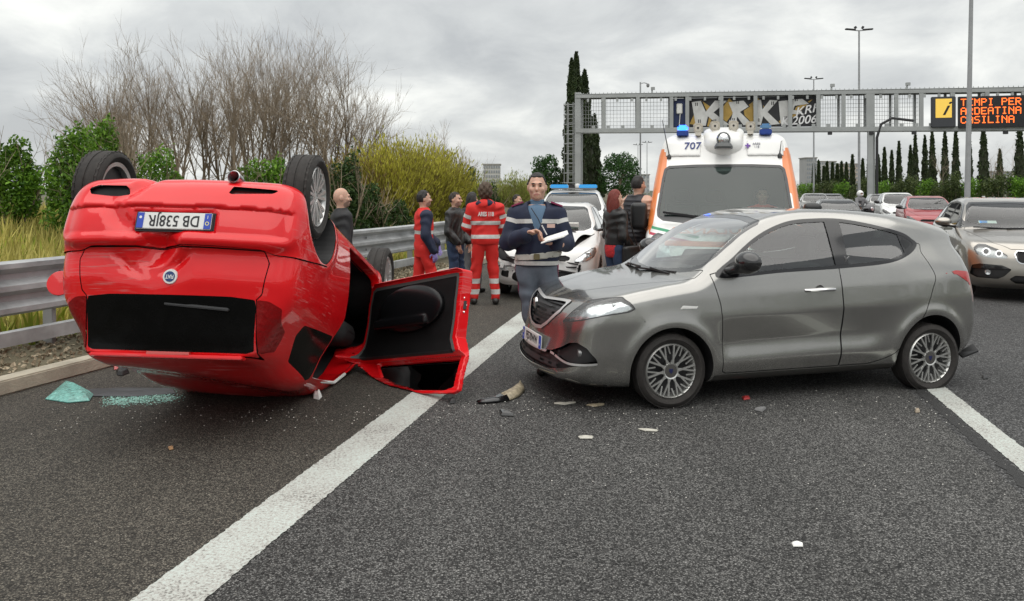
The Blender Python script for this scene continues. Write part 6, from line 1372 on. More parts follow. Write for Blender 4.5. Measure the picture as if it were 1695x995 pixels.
CY = [(1347, 272, 7), (1355, 267, 7), (1364, 276, 7), (1369, 269, 8), (1378, 270, 7), (1386, 272, 8), (1393, 268, 7), (1401, 270, 8), (1411, 257, 10), (1428, 264, 9), (1438, 262, 8), (1445, 255, 10), (1454, 258, 9), (1464, 245, 11), (1476, 250, 10), (1488, 235, 12), (1507, 242, 11), (1515, 224, 13), (1531, 225, 13), (1543, 217, 16), (1564, 216, 15), (1582, 215, 16), (1605, 232, 13), (1628, 205, 21), (1655, 248, 13), (1688, 205, 22)]
cyl = ['leftmost of the far cypress row', 'second of the far cypress row', 'third of the far cypress row', 'fourth of the far cypress row', 'fifth of the far cypress row', 'sixth of the far cypress row', 'seventh of the far cypress row', 'eighth of the far cypress row, left of the lamp post', 'beside the tall double lamp post', 'just left of the gantry leg', 'behind the gantry leg', 'just right of the gantry leg', 'second right of the gantry leg', 'third right of the gantry leg', 'fourth right of the gantry leg', 'fifth right of the gantry leg', 'sixth right of the gantry leg', 'above the white queuing car', 'left of the information sign', 'below the information sign', 'between information sign and light board', 'left of the tall pole', 'behind the tall pole', 'broad one right of the tall pole', 'ragged one near the right edge', 'broad one at the right edge']
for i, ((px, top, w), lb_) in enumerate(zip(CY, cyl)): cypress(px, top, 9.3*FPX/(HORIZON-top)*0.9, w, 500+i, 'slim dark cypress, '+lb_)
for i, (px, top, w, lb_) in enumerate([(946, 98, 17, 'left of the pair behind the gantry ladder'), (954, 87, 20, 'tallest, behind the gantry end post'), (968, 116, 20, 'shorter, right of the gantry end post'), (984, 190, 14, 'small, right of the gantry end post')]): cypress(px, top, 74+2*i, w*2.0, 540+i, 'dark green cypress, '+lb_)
def pine(px, top, hw, d, seed, label):
    rng = np.random.default_rng(seed); s = FPX/d; h = CAM_H+(HORIZON-top)/s; w = hw/s; e = empty('umbrella_pine', ((px-CENTER_X)/s, d, 0), label=label, cat='tree', group='round pines by the gantry')
    lumps = [((0, 0, h*0.58), (w*0.9, w*0.9, h*0.38))]+[((w*rng.uniform(-0.65, 0.65), w*rng.uniform(-0.65, 0.65), h*rng.uniform(0.3, 0.85)), (w*0.42, w*0.42, h*0.17)) for _ in range(12)]
    V, F = leaves(lumpy(3600, lumps, rng, 0.6), 0.30, 0.4, 0.4, rng); obj('crown', V, F, g_pine, e)
    segs = [((0, 0, 0), (0, 0, h*0.55), 0.16, 0.12)]; grow(rng, (0, 0, h*0.4), (0.1, 0, 1), h*0.35, 0.1, 0, segs, 0.8, 0, (5, 3)); V, F = twigs(segs, 5); obj('trunk', V, F, bark, e)
pine(908, 256, 30, 78, 560, 'round green pine left of the gantry end post'); pine(1026, 252, 38, 76, 561, 'broad round pine between gantry post and ambulance'); pine(985, 285, 22, 84, 562, 'low pine behind the cypresses')
def hedge(px, top, hw, d, seed, label):
    rng = np.random.default_rng(seed); s = FPX/d; h = CAM_H+(HORIZON-top)/s; w = hw/s; e = empty('hedge_bush', ((px-CENTER_X)/s, d, 0), label=label, cat='bush', group='roadside hedge below the cypresses')
    lumps = [((0, 0, h*0.4), (w, 1.2, h*0.55))]+[((w*rng.uniform(-0.8, 0.8), rng.uniform(-0.8, 0.8), h*rng.uniform(0.4, 0.8)), (w*0.4, 0.9, h*0.28)) for _ in range(6)]
    V, F = leaves(lumpy(1500, lumps, rng, 0.5), 0.26, 0.4, 0.45, rng); obj('crown', V, F, g_hedge if seed % 3 else g_dark, e)
    V, F = twigs([((q, 0, 0), (q*1.2, 0, h*0.6), 0.06, 0.03) for q in np.linspace(-w*0.6, w*0.6, 4)]); obj('stem', V, F, bark, e)
hx = [1332, 1352, 1374, 1396, 1418, 1440, 1464, 1488, 1512, 1536, 1560, 1586, 1612, 1638, 1664, 1690]
hn = ['first', 'second', 'third', 'fourth', 'fifth', 'sixth', 'seventh', 'eighth', 'ninth', 'tenth', 'eleventh', 'twelfth', 'thirteenth', 'fourteenth', 'fifteenth', 'sixteenth']
for i, px in enumerate(hx): hedge(px, 303-i*0.9+5*math.sin(i*2.1), 17, 100-i*1.6, 600+i, 'green hedge bush under the cypresses, %s from the ambulance' % hn[i])
for i, (px, top) in enumerate(((1642, 232), (1668, 228), (1560, 240))): bare(px, top, 110, 0.05, 640+i, ['thin leafless tree right of the tall pole', 'leafless tree near the right edge', 'leafless tree left of the light board'][i], 2, kids=(7, 5, 2))
# ------------------------------------------------------------------ far buildings
def block(px0, px1, top, d, col, floors, bays, label):
    s = FPX/d; x0, x1 = (px0-CENTER_X)/s, (px1-CENTER_X)/s; h = CAM_H+(HORIZON-top)/s; w = x1-x0; e = empty('apartment_block', ((x0+x1)/2, d, 0), label=label, cat='building')
    MB().box((0, 6, h/2), (w/2, 6, h/2)).build('wall', mat(label[:12], col, 0.9, var=0.08, vscale=0.2), e); MB().box((0, 6, h+0.3), (w/2+0.4, 6.4, 0.3)).build('roof', mat('roof_slab', (0.3, 0.29, 0.27), 0.9), e)
    wm_ = mat('hazed_far_window', (0.26, 0.28, 0.30), 0.4); me = None  # pane grey lightened, distance haze put into the colour
    for f in range(floors):
        for b in range(bays):
            o = MB().box((-w/2+w*(b+0.5)/bays, -0.12, h*(f+0.55)/floors), (w/bays*0.28, 0.15, h/floors*0.27)).build('window', wm_, e) if me is None else None
            if me is None: me = o.data; base = (-w/2+w*0.5/bays, h*0.55/floors)
            else: c = bpy.data.objects.new('window', me); link(c, e); c.location = (w*b/bays, 0, h*f/floors)
block(800, 828, 273, 420, (0.50, 0.49, 0.46), 6, 7, 'pale apartment block far behind the thicket'); block(1335, 1352, 262, 480, (0.36, 0.36, 0.36), 8, 5, 'grey apartment block right of the ambulance'); block(1356, 1384, 268, 520, (0.55, 0.54, 0.52), 8, 7, 'white apartment block behind the far cypresses'); block(1388, 1420, 272, 540, (0.52, 0.45, 0.38), 7, 8, 'beige apartment block left of the gantry leg'); block(1640, 1695, 285, 500, (0.50, 0.48, 0.46), 5, 9, 'low pale apartment block behind the hedge at the right')
block(1035, 1075, 290, 460, (0.5, 0.5, 0.49), 4, 7, 'low pale block between round pine and ambulance')

# the motorway goes on behind the camera: verge trees that the car paint reflects
rng = np.random.default_rng(77); n = 7000; a = rng.uniform(R(185), R(365), n); rad = rng.uniform(62, 80, n); hgt = 5.0+2.0*np.sin(a*9)+1.6*np.sin(a*23+1)
C = np.stack([rad*np.cos(a), rad*np.sin(a)-4, hgt*rng.random(n)**0.8], 1); V, F = leaves(C, 1.3, 0.3, 0.7, rng); obj('tree_line', V, F, g_deep, label='dark belt of trees along the verge behind the viewer', cat='trees', kind='stuff')
# ------------------------------------------------------------------ sign gantry
GA = Vector((4.8, 60.0, 0)); GD = Vector((0.9707, -0.2403, 0)); GN = Vector((-GD.y*-1, 0, 0))
gan = empty('sign_gantry', GA, math.atan2(GD.y, GD.x), label='galvanised steel sign gantry spanning the motorway', cat='gantry')
def g_t(px): q = (px-CENTER_X)/FPX; return (q*60.0-4.8)/(0.9707+0.2403*q)
zb = lambda t: 6.04-0.0118*t
zt = lambda t: 8.55-0.0125*t
gs = mat('gantry_steel', (0.36, 0.375, 0.37), 0.55, 0.15, var=0.12, vscale=0.8); T1 = 44.0
for y in (-0.45, 0.45):
    MB().bar((0, y, zb(0)), (T1, y, zb(T1)), 0.22, 0.30).build('bottom_chord', gs, gan); MB().bar((0, y, zt(0)), (T1, y, zt(T1)), 0.20, 0.24).build('top_chord', gs, gan)
MB().bar((0, 0, zt(0)+0.16), (T1, 0, zt(T1)+0.16), 1.1, 0.03).build('walkway', gs, gan)
mb = MB()
for k in range(150): mb.box((k*T1/150, -0.5, zt(k*T1/150)+0.2), (0.02, 0.02, 0.06))
mb.build('bird_spikes', gs, gan, kind='stuff')
vt = [1001, 1057, 1112, 1138, 1194, 1250, 1307, 1353, 1394.5, 1438.6, 1481, 1522, 1573, 1630, 1690, 1740]
for px in vt:
    t = g_t(px)
    MB().box((t, -0.45, (zb(t)+zt(t))/2), (0.13 if px != 1438.6 else 0.26, 0.09, (zt(t)-zb(t))/2-0.1)).build('upright', gs, gan)
    MB().box((t-0.2, 0.45, (zb(t)+zt(t))/2), (0.08, 0.07, (zt(t)-zb(t))/2-0.1)).build('rear_upright', gs, gan)
for t0 in (g_t(958), g_t(1438.6)):
    for y in (-0.35, 0.35): MB().box((t0+(0.25 if t0 > 5 and y > 0 else 0), y, (zt(t0)+(0.3 if t0 < 5 else -2.0))/2-0.05), (0.21 if t0 < 5 else 0.16, 0.16, (zt(t0)+(0.4 if t0 < 5 else -2.0))/2)).build('gantry_leg', gs, gan)
mb = MB()
for a, b in ((958, 1001), (1001, 1057), (1057, 1112), (1353, 1394), (1394, 1438), (1438, 1481), (1481, 1522)):
    for k in range(9):
        f = (k+0.5)/9; t0, t1 = g_t(a), g_t(b); mb.bar((t0, 0.3, zb(t0)+(zt(t0)-zb(t0))*f), (t1, 0.3, zb(t1)+(zt(t1)-zb(t1))*f), 0.022)
    for k in range(10): t = g_t(a)+(g_t(b)-g_t(a))*(k+0.5)/10; mb.bar((t, 0.3, zb(t)), (t, 0.3, zt(t)), 0.022)
mb.build('wire_mesh', mat('wire', (0.48, 0.49, 0.49), 0.6, 0.2), gan, kind='stuff')
mb = MB()
for px in range(975, 1700, 24): t = g_t(px); mb.box((t, -0.5, zt(t)-0.3), (0.08, 0.05, 0.12)); mb.box((t+0.4, -0.5, zb(t)+0.26), (0.12, 0.05, 0.1))
mb.build('bracket', gs, gan, kind='stuff')
for i, px in enumerate((1372, 1440, 1510, 1600, 1660)): t = g_t(px); MB().box((t, -0.5, zb(t)-0.28), (0.14, 0.1, 0.11)).build('lane_sensor', K['dark_metal'], gan, bevel=0.02)
t = g_t(1440); MB().tube([(t+0.35, -0.5, 0), (t+0.35, -0.5, 5.2), (t+0.6, -0.5, 6.1), (t+1.3, -0.5, 6.5), (t+2.6, -0.5, 6.3)], 0.09, 8).build('cable_conduit', K['dark_metal'], gan, smooth=True)
for px in (1080, 1375, 1499): t = g_t(px); MB().tube([(t, -0.4, zt(t)+0.1), (t, -0.4, zt(t)+0.55)], 0.06, 6).box((t+0.06, -0.4, zt(t)+0.5), (0.14, 0.1, 0.1)).build('lane_camera', gs, gan)
# ladder with safety cage
lx = g_t(943)
lad = MB(); zl = 8.2
for dx in (-0.22, 0.22): lad.bar((lx+dx, 0.2, 0.2), (lx+dx, 0.2, zl), 0.06)
for k in range(26): lad.bar((lx-0.22, 0.2, 0.4+k*0.3), (lx+0.22, 0.2, 0.4+k*0.3), 0.04)
lad.build('ladder', gs, gan); cg = MB()
for k in range(9):
    zz = 2.2+k*0.72; cg.tube([(lx-0.34, 0.2, zz), (lx-0.40, -0.3, zz), (lx, -0.55, zz), (lx+0.40, -0.3, zz), (lx+0.34, 0.2, zz)], 0.035, 5)
for dx, y in ((-0.38, -0.2), (0, -0.55), (0.38, -0.2)): cg.bar((lx+dx, y, 2.2), (lx+dx, y, 8.1), 0.045)
cg.build('ladder_cage', mat('cage_steel', (0.30, 0.31, 0.31), 0.6, 0.2), gan)
# ---- graffitied panel
def face(nm, V2, m, y, parent=None, th=0.02):
    return MB().prism(V2, lambda u, v, h: (u, h, v), y, y+th).build(nm, m, parent or gan)
ta, tb = g_t(1114), g_t(1352); zA, zB = zb(ta)+0.2, zt(ta)-0.22
black = mat('panel_black', (0.02, 0.021, 0.024), 0.6, var=0.4, vscale=1.0); gold = mat('paint_gold', (0.42, 0.27, 0.06), 0.5, var=0.2, vscale=2); gw = mat('paint_silver', (0.60, 0.60, 0.58), 0.45, var=0.15, vscale=2)
pan = face('graffiti_panel', [(ta, zA), (tb, zA-0.1), (tb, zB-0.1), (ta, zB)], black, -0.20, th=0.08)
t3 = g_t(1137); face('navy_patch', [(ta+0.05, zA+0.05), (t3, zA+0.05), (t3, zB-0.05), (ta+0.05, zB-0.05)], mat('navy_panel', (0.015, 0.03, 0.10), 0.5), -0.212, pan, 0.01)
gold_p = [[(0.12, 0.1), (0.20, 0.95), (0.30, 0.6), (0.26, 0.0)], [(0.36, 0.0), (0.46, 0.7), (0.40, 1.0), (0.33, 0.5)], [(0.52, 0.0), (0.66, 0.55), (0.60, 1.0), (0.50, 0.6)], [(0.72, 0.0), (0.86, 0.35), (0.97, 0.9), (0.80, 0.5)]]
W_ = tb-ta; Hh_ = zB-zA
for P in gold_p: face('gold_shape', [(ta+u*W_, zA-0.05*u+0.04+v*(Hh_-0.1)) for u, v in P], gold, -0.216, pan, 0.012)
big_ = [  # spray letters as pale polygons with dark seams
    [(0.135, 0.93), (0.20, 0.97), (0.235, 0.55), (0.30, 0.97), (0.385, 0.95), (0.29, 0.52), (0.40, 0.05), (0.33, 0.02), (0.25, 0.38), (0.235, 0.02), (0.165, 0.02)],
    [(0.395, 0.90), (0.50, 0.95), (0.535, 0.72), (0.475, 0.52), (0.56, 0.06), (0.50, 0.02), (0.455, 0.35), (0.45, 0.05), (0.405, 0.03), (0.425, 0.5)],
    [(0.565, 0.93), (0.62, 0.97), (0.63, 0.6), (0.68, 0.95), (0.735, 0.93), (0.665, 0.5), (0.75, 0.05), (0.69, 0.02), (0.635, 0.35), (0.62, 0.02), (0.575, 0.05)],
    [(0.74, 0.90), (0.90, 0.97), (0.945, 0.78), (0.85, 0.72), (0.84, 0.56), (0.90, 0.52), (0.88, 0.40), (0.825, 0.42), (0.81, 0.03), (0.755, 0.05)]]
for P in big_:
    face('spray_letter_edge', [(ta+(u+0.010)*W_, zA-0.05*u+0.04+(v*0.97-0.01)*(Hh_-0.1)) for u, v in P], K['ink'], -0.222, pan, 0.012)
    face('spray_letter', [(ta+u*W_, zA-0.05*u+0.06+v*0.94*(Hh_-0.1)) for u, v in P], gw, -0.236, pan, 0.012)
for u, v in ((0.17, 0.78), (0.345, 0.78), (0.19, 0.2), (0.30, 0.2), (0.46, 0.82), (0.43, 0.22), (0.70, 0.75), (0.60, 0.2), (0.86, 0.86), (0.79, 0.25)):
    for du in (-0.006, 0.006): face('spray_tick', [(ta+(u+du-0.003)*W_, zA+v*Hh_-0.12), (ta+(u+du+0.003)*W_, zA+v*Hh_-0.12), (ta+(u+du+0.003)*W_, zA+v*Hh_+0.12), (ta+(u+du-0.003)*W_, zA+v*Hh_+0.12)], K['ink'], -0.242, pan, 0.006)
wt = mat('spray_white', (0.78, 0.78, 0.78), 0.5)
text('spray_tag', 'KRF', 0.80, wt, pan, (tb-0.75, -0.25, zA+1.02), (R(90), R(-12), 0), 0.004, shear=0.4, sx=1.1, bold=0.01); text('spray_tag', 'K.2006', 0.82, wt, pan, (tb-1.25, -0.25, zA+0.32), (R(90), R(-4), 0), 0.004, shear=0.3, sx=1.0, bold=0.012); text('spray_tag', 'K2', 0.5, wt, pan, (ta+4.1, -0.25, zA+0.28), (R(90), 0, 0), 0.004, shear=0.3)
p_ = g_t(1125); MB().box((p_, -0.32, zB-0.75), (0.22, 0.05, 0.38)).build('control_box', K['paper'], gan, bevel=0.05); MB().tube([(p_+0.05, -0.3, zB-1.1), (p_-0.02, -0.3, zA+0.1)], 0.03, 6).build('box_cable', K['paper'], gan)
# ---- information sign and light board
t0, t1 = g_t(1532), g_t(1572); zc0 = zb(t0)+0.05; hh = 2.02
isg = empty('information_sign', (GA+GD*((t0+t1)/2)+Vector((0, -0.7, 0))), math.atan2(GD.y, GD.x), label='dark information sign with a yellow italic i on the gantry', cat='sign')
w = (t1-t0)/2; MB().box((0, 0, zc0+hh/2), (w, 0.12, hh/2)).build('housing', mat('sign_housing', (0.045, 0.048, 0.055), 0.45), isg, bevel=0.04)
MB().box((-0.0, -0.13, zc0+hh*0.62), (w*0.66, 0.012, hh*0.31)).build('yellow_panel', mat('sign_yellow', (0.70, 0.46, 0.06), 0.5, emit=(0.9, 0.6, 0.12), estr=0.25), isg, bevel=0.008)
text('letter_i', 'i', 1.35, K['ink'], isg, (0.02, -0.146, zc0+hh*0.60), (R(90), 0, 0), 0.004, shear=0.42, bold=0.006, sx=1.15)
t0, t1 = g_t(1577), g_t(1577)+9.6; zc0 = zb(t0)+0.02
led_s = empty('light_board', (GA+GD*t0+Vector((0, -0.7, 0))), math.atan2(GD.y, GD.x), label='black light board showing orange text TEMPI PER ARDEATINA CASILINA', cat='sign')
MB().box((4.8, 0.06, zc0+1.02), (4.8, 0.14, 1.02)).build('board', mat('led_board', (0.012, 0.012, 0.014), 0.5), led_s)
FONT = dict(T='11111 00100 00100 00100 00100 00100 00100', E='11111 10000 10000 11110 10000 10000 11111', M='10001 11011 10101 10101 10001 10001 10001', P='11110 10001 10001 11110 10000 10000 10000', I='01110 00100 00100 00100 00100 00100 01110', R='11110 10001 10001 11110 10100 10010 10001', A='01110 10001 10001 11111 10001 10001 10001', D='11110 10001 10001 10001 10001 10001 11110', N='10001 11001 10101 10011 10001 10001 10001', C='01110 10001 10000 10000 10000 10001 01110', S='01111 10000 10000 01110 00001 00001 11110', L='10000 10000 10000 10000 10000 10000 11111')
pit = 0.0668; lm = mat('led_orange', (0.6, 0.12, 0.02), 0.5, emit=(1.0, 0.14, 0.02), estr=1.3)
for li, word in enumerate(('TEMPI PER', 'ARDEATINA', 'CASILINA')):
    for ci, ch in enumerate(word):
        if ch == ' ': continue
        mb = MB()
        for r_, row in enumerate(FONT[ch].split()):
            for c_, b in enumerate(row):
                if b == '1': x = 0.14+(ci*6+c_)*pit; z = zc0+1.86-(li*8.6+r_)*pit; mb.box((x, -0.085, z), (pit*0.42, 0.012, pit*0.42))
        mb.build('led_letter', lm, led_s, kind='stuff')
# ------------------------------------------------------------------ lamp posts, poles
def lamp(px, top, d, r, label, arms=True, lean=0.0, base=0.0):
    s = FPX/d; x = (px-CENTER_X)/s; h = CAM_H+(HORIZON-top)/s; e = empty('lamp_post', (x, d, 0), label=label, cat='lamp post', group='tall double-armed lamp posts')
    MB().tube([(0, 0, 0), (lean*h*0.3, 0, h*0.3), (lean*h, 0, h)], [r, r*0.85, r*0.55], 10).build('pole', galv2, e, smooth=True)
    if arms:
        for sg in (-1, 1):
            MB().bar((0, 0, h-0.05), (sg*0.95, 0, h+0.05), 0.08).build('arm', galv2, e); MB().box((sg*0.72, 0, h+0.06), (0.42, 0.14, 0.06), Matrix.Rotation(R(-4*sg), 3, 'Y')).build('lamp_head', K['dark_metal'], e, bevel=0.03)
            MB().box((sg*0.3, 0, h+0.22), (0.08, 0.08, 0.1), Matrix.Rotation(R(30*sg), 3, 'Y')).build('lamp_bracket', K['dark_metal'], e)
lamp(1422, 50, 67, 0.12, 'tall double lamp post rising beyond the gantry leg'); lamp(1347, 131, 98, 0.12, 'smaller double lamp post right of the graffiti'); lamp(1600, -90, 33, 0.12, 'tall pale pole crossing the light board', True, 0.02)
lamp(1056, 240, 190, 0.12, 'far lamp post left of the ambulance', True); lamp(1071, 236, 180, 0.12, 'far lamp post beside the ambulance roof', True)
s = FPX/58; e = empty('camera_mast', ((1060-CENTER_X)/FPX*62, 62, 0), label='thin mast with dome camera standing behind the gantry', cat='mast'); h = CAM_H+(HORIZON-136)/(FPX/62)
MB().tube([(0, 0, 0), (0, 0, h)], 0.06, 8).build('pole', galv2, e); MB().tube([(0, 0, h-0.1), (0.3, 0, h-0.05), (0.55, 0, h-0.12)], 0.035, 6).build('arm', galv2, e); MB().lathe([(0, -0.2), (0.1, -0.15), (0.13, 0), (0.08, 0.1), (0, 0.12)], 'z', 12, (0.58, 0, h-0.22)).build('dome_camera', K['grey_plastic'], e, smooth=True)
# ------------------------------------------------------------------ people
def rotz(P, c, a):
    q = P-np.array(c); ca, sa = math.cos(a), math.sin(a)
    return np.stack([q[:, 0]*ca+q[:, 1]*sa, -q[:, 0]*sa+q[:, 1]*ca, q[:, 2]], 1)+np.array(c)
def V3(*a): return np.array(a, float)
def unit(v): v = np.array(v, float); return v/(np.linalg.norm(v)+1e-9)
def head_sdf(P):
    d = ell(P, (0, 0.012, 1.672), (0.077, 0.097, 0.108))
    d = smin(d, ell(P, (0, -0.022, 1.612), (0.060, 0.070, 0.075)), 0.04)
    d = smin(d, ell(P, (0, -0.068, 1.567), (0.028, 0.026, 0.024)), 0.03)
    for s in (-1, 1):
        d = smax(d, -ell(P, (s*0.032, -0.098, 1.664), (0.020, 0.016, 0.013)), 0.018)
        d = smin(d, ell(P, (s*0.080, 0.018, 1.648), (0.011, 0.024, 0.033)), 0.012)
        d = smin(d, ell(P, (s*0.045, -0.068, 1.632), (0.022, 0.022, 0.020)), 0.02)
    d = smin(d, ell(P, (0, -0.086, 1.686), (0.052, 0.012, 0.009)), 0.02)
    d = smin(d, cone(P, (0, -0.088, 1.664), (0, -0.112, 1.630), 0.009, 0.0145), 0.014)
    d = smin(d, ell(P, (0, -0.091, 1.590), (0.026, 0.010, 0.012)), 0.014)
    return d
def hand_sdf(P, w, d, n, side, curl):
    d = unit(d); n = unit(n-np.dot(n, d)*d); x = np.cross(d, n)*side; w = np.array(w, float); c = w+d*0.055
    q = P-c; r = np.linalg.norm(np.stack([(q@x)/0.040, (q@d)/0.058, (q@n)/0.018], 1), axis=1); o = (r-1)*0.018
    o = smin(o, cone(P, w-d*0.05, w+d*0.02, 0.028, 0.024), 0.02)
    for i, (off, L) in enumerate(((0.030, 0.085), (0.010, 0.097), (-0.011, 0.090), (-0.030, 0.072))):
        b = c+d*0.045+x*off; a1 = curl*(0.9+0.1*i); d1 = d*math.cos(a1)+n*math.sin(a1); a2 = a1+curl*1.1; d2 = d*math.cos(a2)+n*math.sin(a2); m = b+d1*L*0.48
        o = smin(o, np.minimum(cone(P, b, m, 0.0098, 0.0088), cone(P, m, m+d2*L*0.5, 0.0088, 0.0072)), 0.006)
    b = c-d*0.02+x*0.034; t1 = unit(x*0.8+d*0.7+n*0.35); m = b+t1*0.038; t2 = unit(d*0.9+n*(0.3+curl*0.5)+x*0.1)
    return smin(o, np.minimum(cone(P, b, m, 0.014, 0.011), cone(P, m, m+t2*0.036, 0.011, 0.009)), 0.01)
STD = dict(eR=(-0.235, 0.03, 1.13), wR=(-0.235, -0.06, 0.88), eL=(0.235, 0.03, 1.13), wL=(0.235, -0.06, 0.88), kR=(-0.10, -0.03, 0.50), aR=(-0.115, 0.02, 0.085), kL=(0.10, -0.03, 0.50), aL=(0.115, 0.02, 0.085))
skinm = mat('skin', (0.56, 0.335, 0.245), 0.5, var=0.10, vscale=25, sss=0.15); lipm = mat('lips', (0.40, 0.17, 0.14), 0.45); stub = mat('stubble', (0.30, 0.19, 0.145), 0.6); eyem = mat('eye', (0.05, 0.035, 0.03), 0.15); eyew = mat('eye_white', (0.65, 0.62, 0.58), 0.3)
band_m = mat('reflective_band', (0.55, 0.55, 0.53), 0.4, var=0.15, vscale=20); shoe_m = mat('shoe', (0.015, 0.014, 0.013), 0.45)
def wr(P, a=0.005, k=1.0):
    x, y, z = P[:, 0], P[:, 1], P[:, 2]; w1 = np.sin(7*z+5*x+2.0*np.sin(9*y+3*z)); return a*1.3*(np.sin(21*k*z+13*x*np.sign(x)+5*w1)*(0.6+0.4*w1)+0.5*np.sin(33*k*z-17*x+11*y+4*w1))
def person(label, loc, rz, H, top, bottom, pose=None, hair='short', hairm=None, hy=0.0, hem=0.86, bands=(), arm_bands=(), leg_bands=(), fat=1.0, h=0.02, hands=(((0.1, -0.2, -1), (1, 0, 0), 0.35), ((-0.1, -0.2, -1), (-1, 0, 0), 0.35)), sleeve=None, collar=True, beard=False, open_front=None, glove=None, puff=0.0, group=None, hood=None, stance=None):
    S = dict(STD); S.update(pose or {}); J = {k: np.array(v, float) for k, v in S.items()}
    e = empty('person', (loc[0], loc[1], loc[2] if len(loc) > 2 else 0.0), rz, label=label, cat='person')
    if group: e['group'] = group
    sc = H/1.78; hc = (0, 0.0, 1.55); shz = 1.425
    def torso(P, f): 
        d = smin(ell(P, (0, 0.005, 1.26), (0.168*fat+f, 0.108*fat+f, 0.27)), ell(P, (0, 0.005, 0.99), (0.155*fat+f, 0.108*fat+f, 0.17)), 0.08)
        return smin(d, cone(P, (-0.13*fat, 0.008, 1.405), (0.13*fat, 0.008, 1.405), 0.062+f, 0.062+f), 0.08)
    def arm(P, s, f, fa=0.0, cutw=1.0):
        k = 'R' if s < 0 else 'L'; sh = V3(s*0.178*fat, 0.008, shz-0.01); w = J['e'+k]+(J['w'+k]-J['e'+k])*cutw
        return smin(cone(P, sh, J['e'+k], 0.055+f, 0.045+f), cone(P, J['e'+k], w, 0.043+f, 0.029+f+fa), 0.03)
    def leg(P, s, f):
        k = 'R' if s < 0 else 'L'; hp = V3(s*0.088, 0.01, 0.92)
        return smin(cone(P, hp, J['k'+k], 0.088+f, 0.058+f), cone(P, J['k'+k], J['a'+k]+V3(0, 0, 0.02), 0.056+f, 0.040+f*1.4), 0.04)
    def foot(P, s, f):
        k = 'R' if s < 0 else 'L'; a = J['a'+k]; return smax(smin(cone(P, a+V3(0, 0.035, -0.035), a+V3(s*0.02, -0.16, -0.048), 0.042+f, 0.036+f), cone(P, a, a+V3(0, 0.01, 0.06), 0.04+f, 0.04+f), 0.03), -(P[:, 2]-(a[2]-0.085)), 0.01)
    def headw(P): return head_sdf(rotz(P, hc, hy))
    def neck(P, f=0.0): return cone(P, (0, 0.018, 1.42), (0, 0.004, 1.60), 0.062+f, 0.053+f)
    hl = []
    for s, (dd, nn, cu) in zip((-1, 1), hands): k = 'R' if s < 0 else 'L'; hl.append((J['w'+k], dd, np.array(nn, float), s, cu))
    def body(P):
        d = smin(headw(P), neck(P), 0.03); d = smin(d, torso(P, -0.012), 0.05)
        for s in (-1, 1): d = np.minimum(d, np.minimum(arm(P, s, -0.008), np.minimum(leg(P, s, -0.012), foot(P, s, -0.012))))
        return d
    box_lo, box_hi = np.min([v for v in J.values()]+[V3(-0.32, -0.3, -0.02)], 0)-0.12, np.max([v for v in J.values()]+[V3(0.32, 0.3, 1.82)], 0)+0.12; box_hi[2] = 1.86; box_lo[2] = min(-0.03, min(J['aR'][2], J['aL'][2])-0.12)
    S3 = np.eye(3)*sc
    bm = mesh_sdf(body, box_lo, box_hi, h)
    hd = mesh_sdf(lambda P: smin(headw(P), neck(P), 0.03), (-0.15, -0.17, 1.46), (0.15, 0.16, 1.83), min(h, 0.011)); bm = cut(bm, lambda P: 1.50-P[:, 2])[1]; bm = bm.join(hd)
    rf = lambda P: rotz(P, hc, hy)
    lips, bm = cut(bm, lambda P: ell(rf(P), (0, -0.098, 1.590), (0.026, 0.03, 0.0085)))
    parts = [(bm, skinm), (lips, lipm)]
    if beard:
        bd, bm2 = cut(bm, lambda P: np.maximum(ell(rf(P), (0, -0.05, 1.575), (0.075, 0.07, 0.055)), rf(P)[:, 1]+0.0)); parts = [(bm2, skinm), (lips, lipm), (bd, stub)]
    gl = glove or skinm
    for a in hl:
        c = a[0]+unit(a[1])*0.06; hm_ = mesh_sdf(lambda P: hand_sdf(P, *a), c-0.17, c+0.17, 0.0085 if h < 0.016 else 0.011, it=2); parts.append((hm_, gl))
    parts = [(p.xf(S3), m_) for p, m_ in parts if len(p.T)]
    bo = multi('body', parts, e)
    for s in (-1, 1):
        q = mesh_sdf(lambda P: ell(rf(P), (s*0.032, -0.0815, 1.663), (0.0125, 0.009, 0.0058)), np.array([-0.14, -0.14, 1.63]), np.array([0.14, 0.14, 1.70]), 0.007, it=2)
        mobj('eye', q.xf(S3), eyem, bo)
    hm = hairm or mat('hair_dark', (0.012, 0.010, 0.009), 0.55, var=0.3, vscale=60, bump=0.4, bscale=250)
    if hair != 'bald':
        def hs(P):
            Q = rf(P); d = head_sdf(Q)-0.0075-0.0035*np.sin(83*Q[:, 0]+37*Q[:, 2])*np.sin(71*Q[:, 1]+9)
            lim = np.minimum(np.maximum(1.700-Q[:, 2], -0.030-Q[:, 1]), np.maximum(1.605-Q[:, 2], 0.035-Q[:, 1]))
            lim = np.minimum(lim, np.maximum(1.672-Q[:, 2], -0.006-Q[:, 1])); lim = np.minimum(lim, 1.738-Q[:, 2]+2.2*Q[:, 0]**2)
            d = smax(d, lim, 0.012)
            if hair == 'long':
                d = smin(d, smax(ell(Q, (0, 0.045, 1.56), (0.105, 0.085, 0.20)), -ell(Q, (0, -0.085, 1.60), (0.062, 0.08, 0.10)), 0.02)+0.006*np.sin(70*Q[:, 0]+15*Q[:, 2])*np.sin(40*Q[:, 1]), 0.03)
            if hair == 'bushy':
                d = smin(d, ell(Q, (0, 0.03, 1.665), (0.108, 0.115, 0.135))+0.008*np.sin(75*Q[:, 0])*np.sin(66*Q[:, 2]+20*Q[:, 1]), 0.02); d = smax(d, -ell(Q, (0, -0.11, 1.62), (0.07, 0.08, 0.11)), 0.02)
            return d
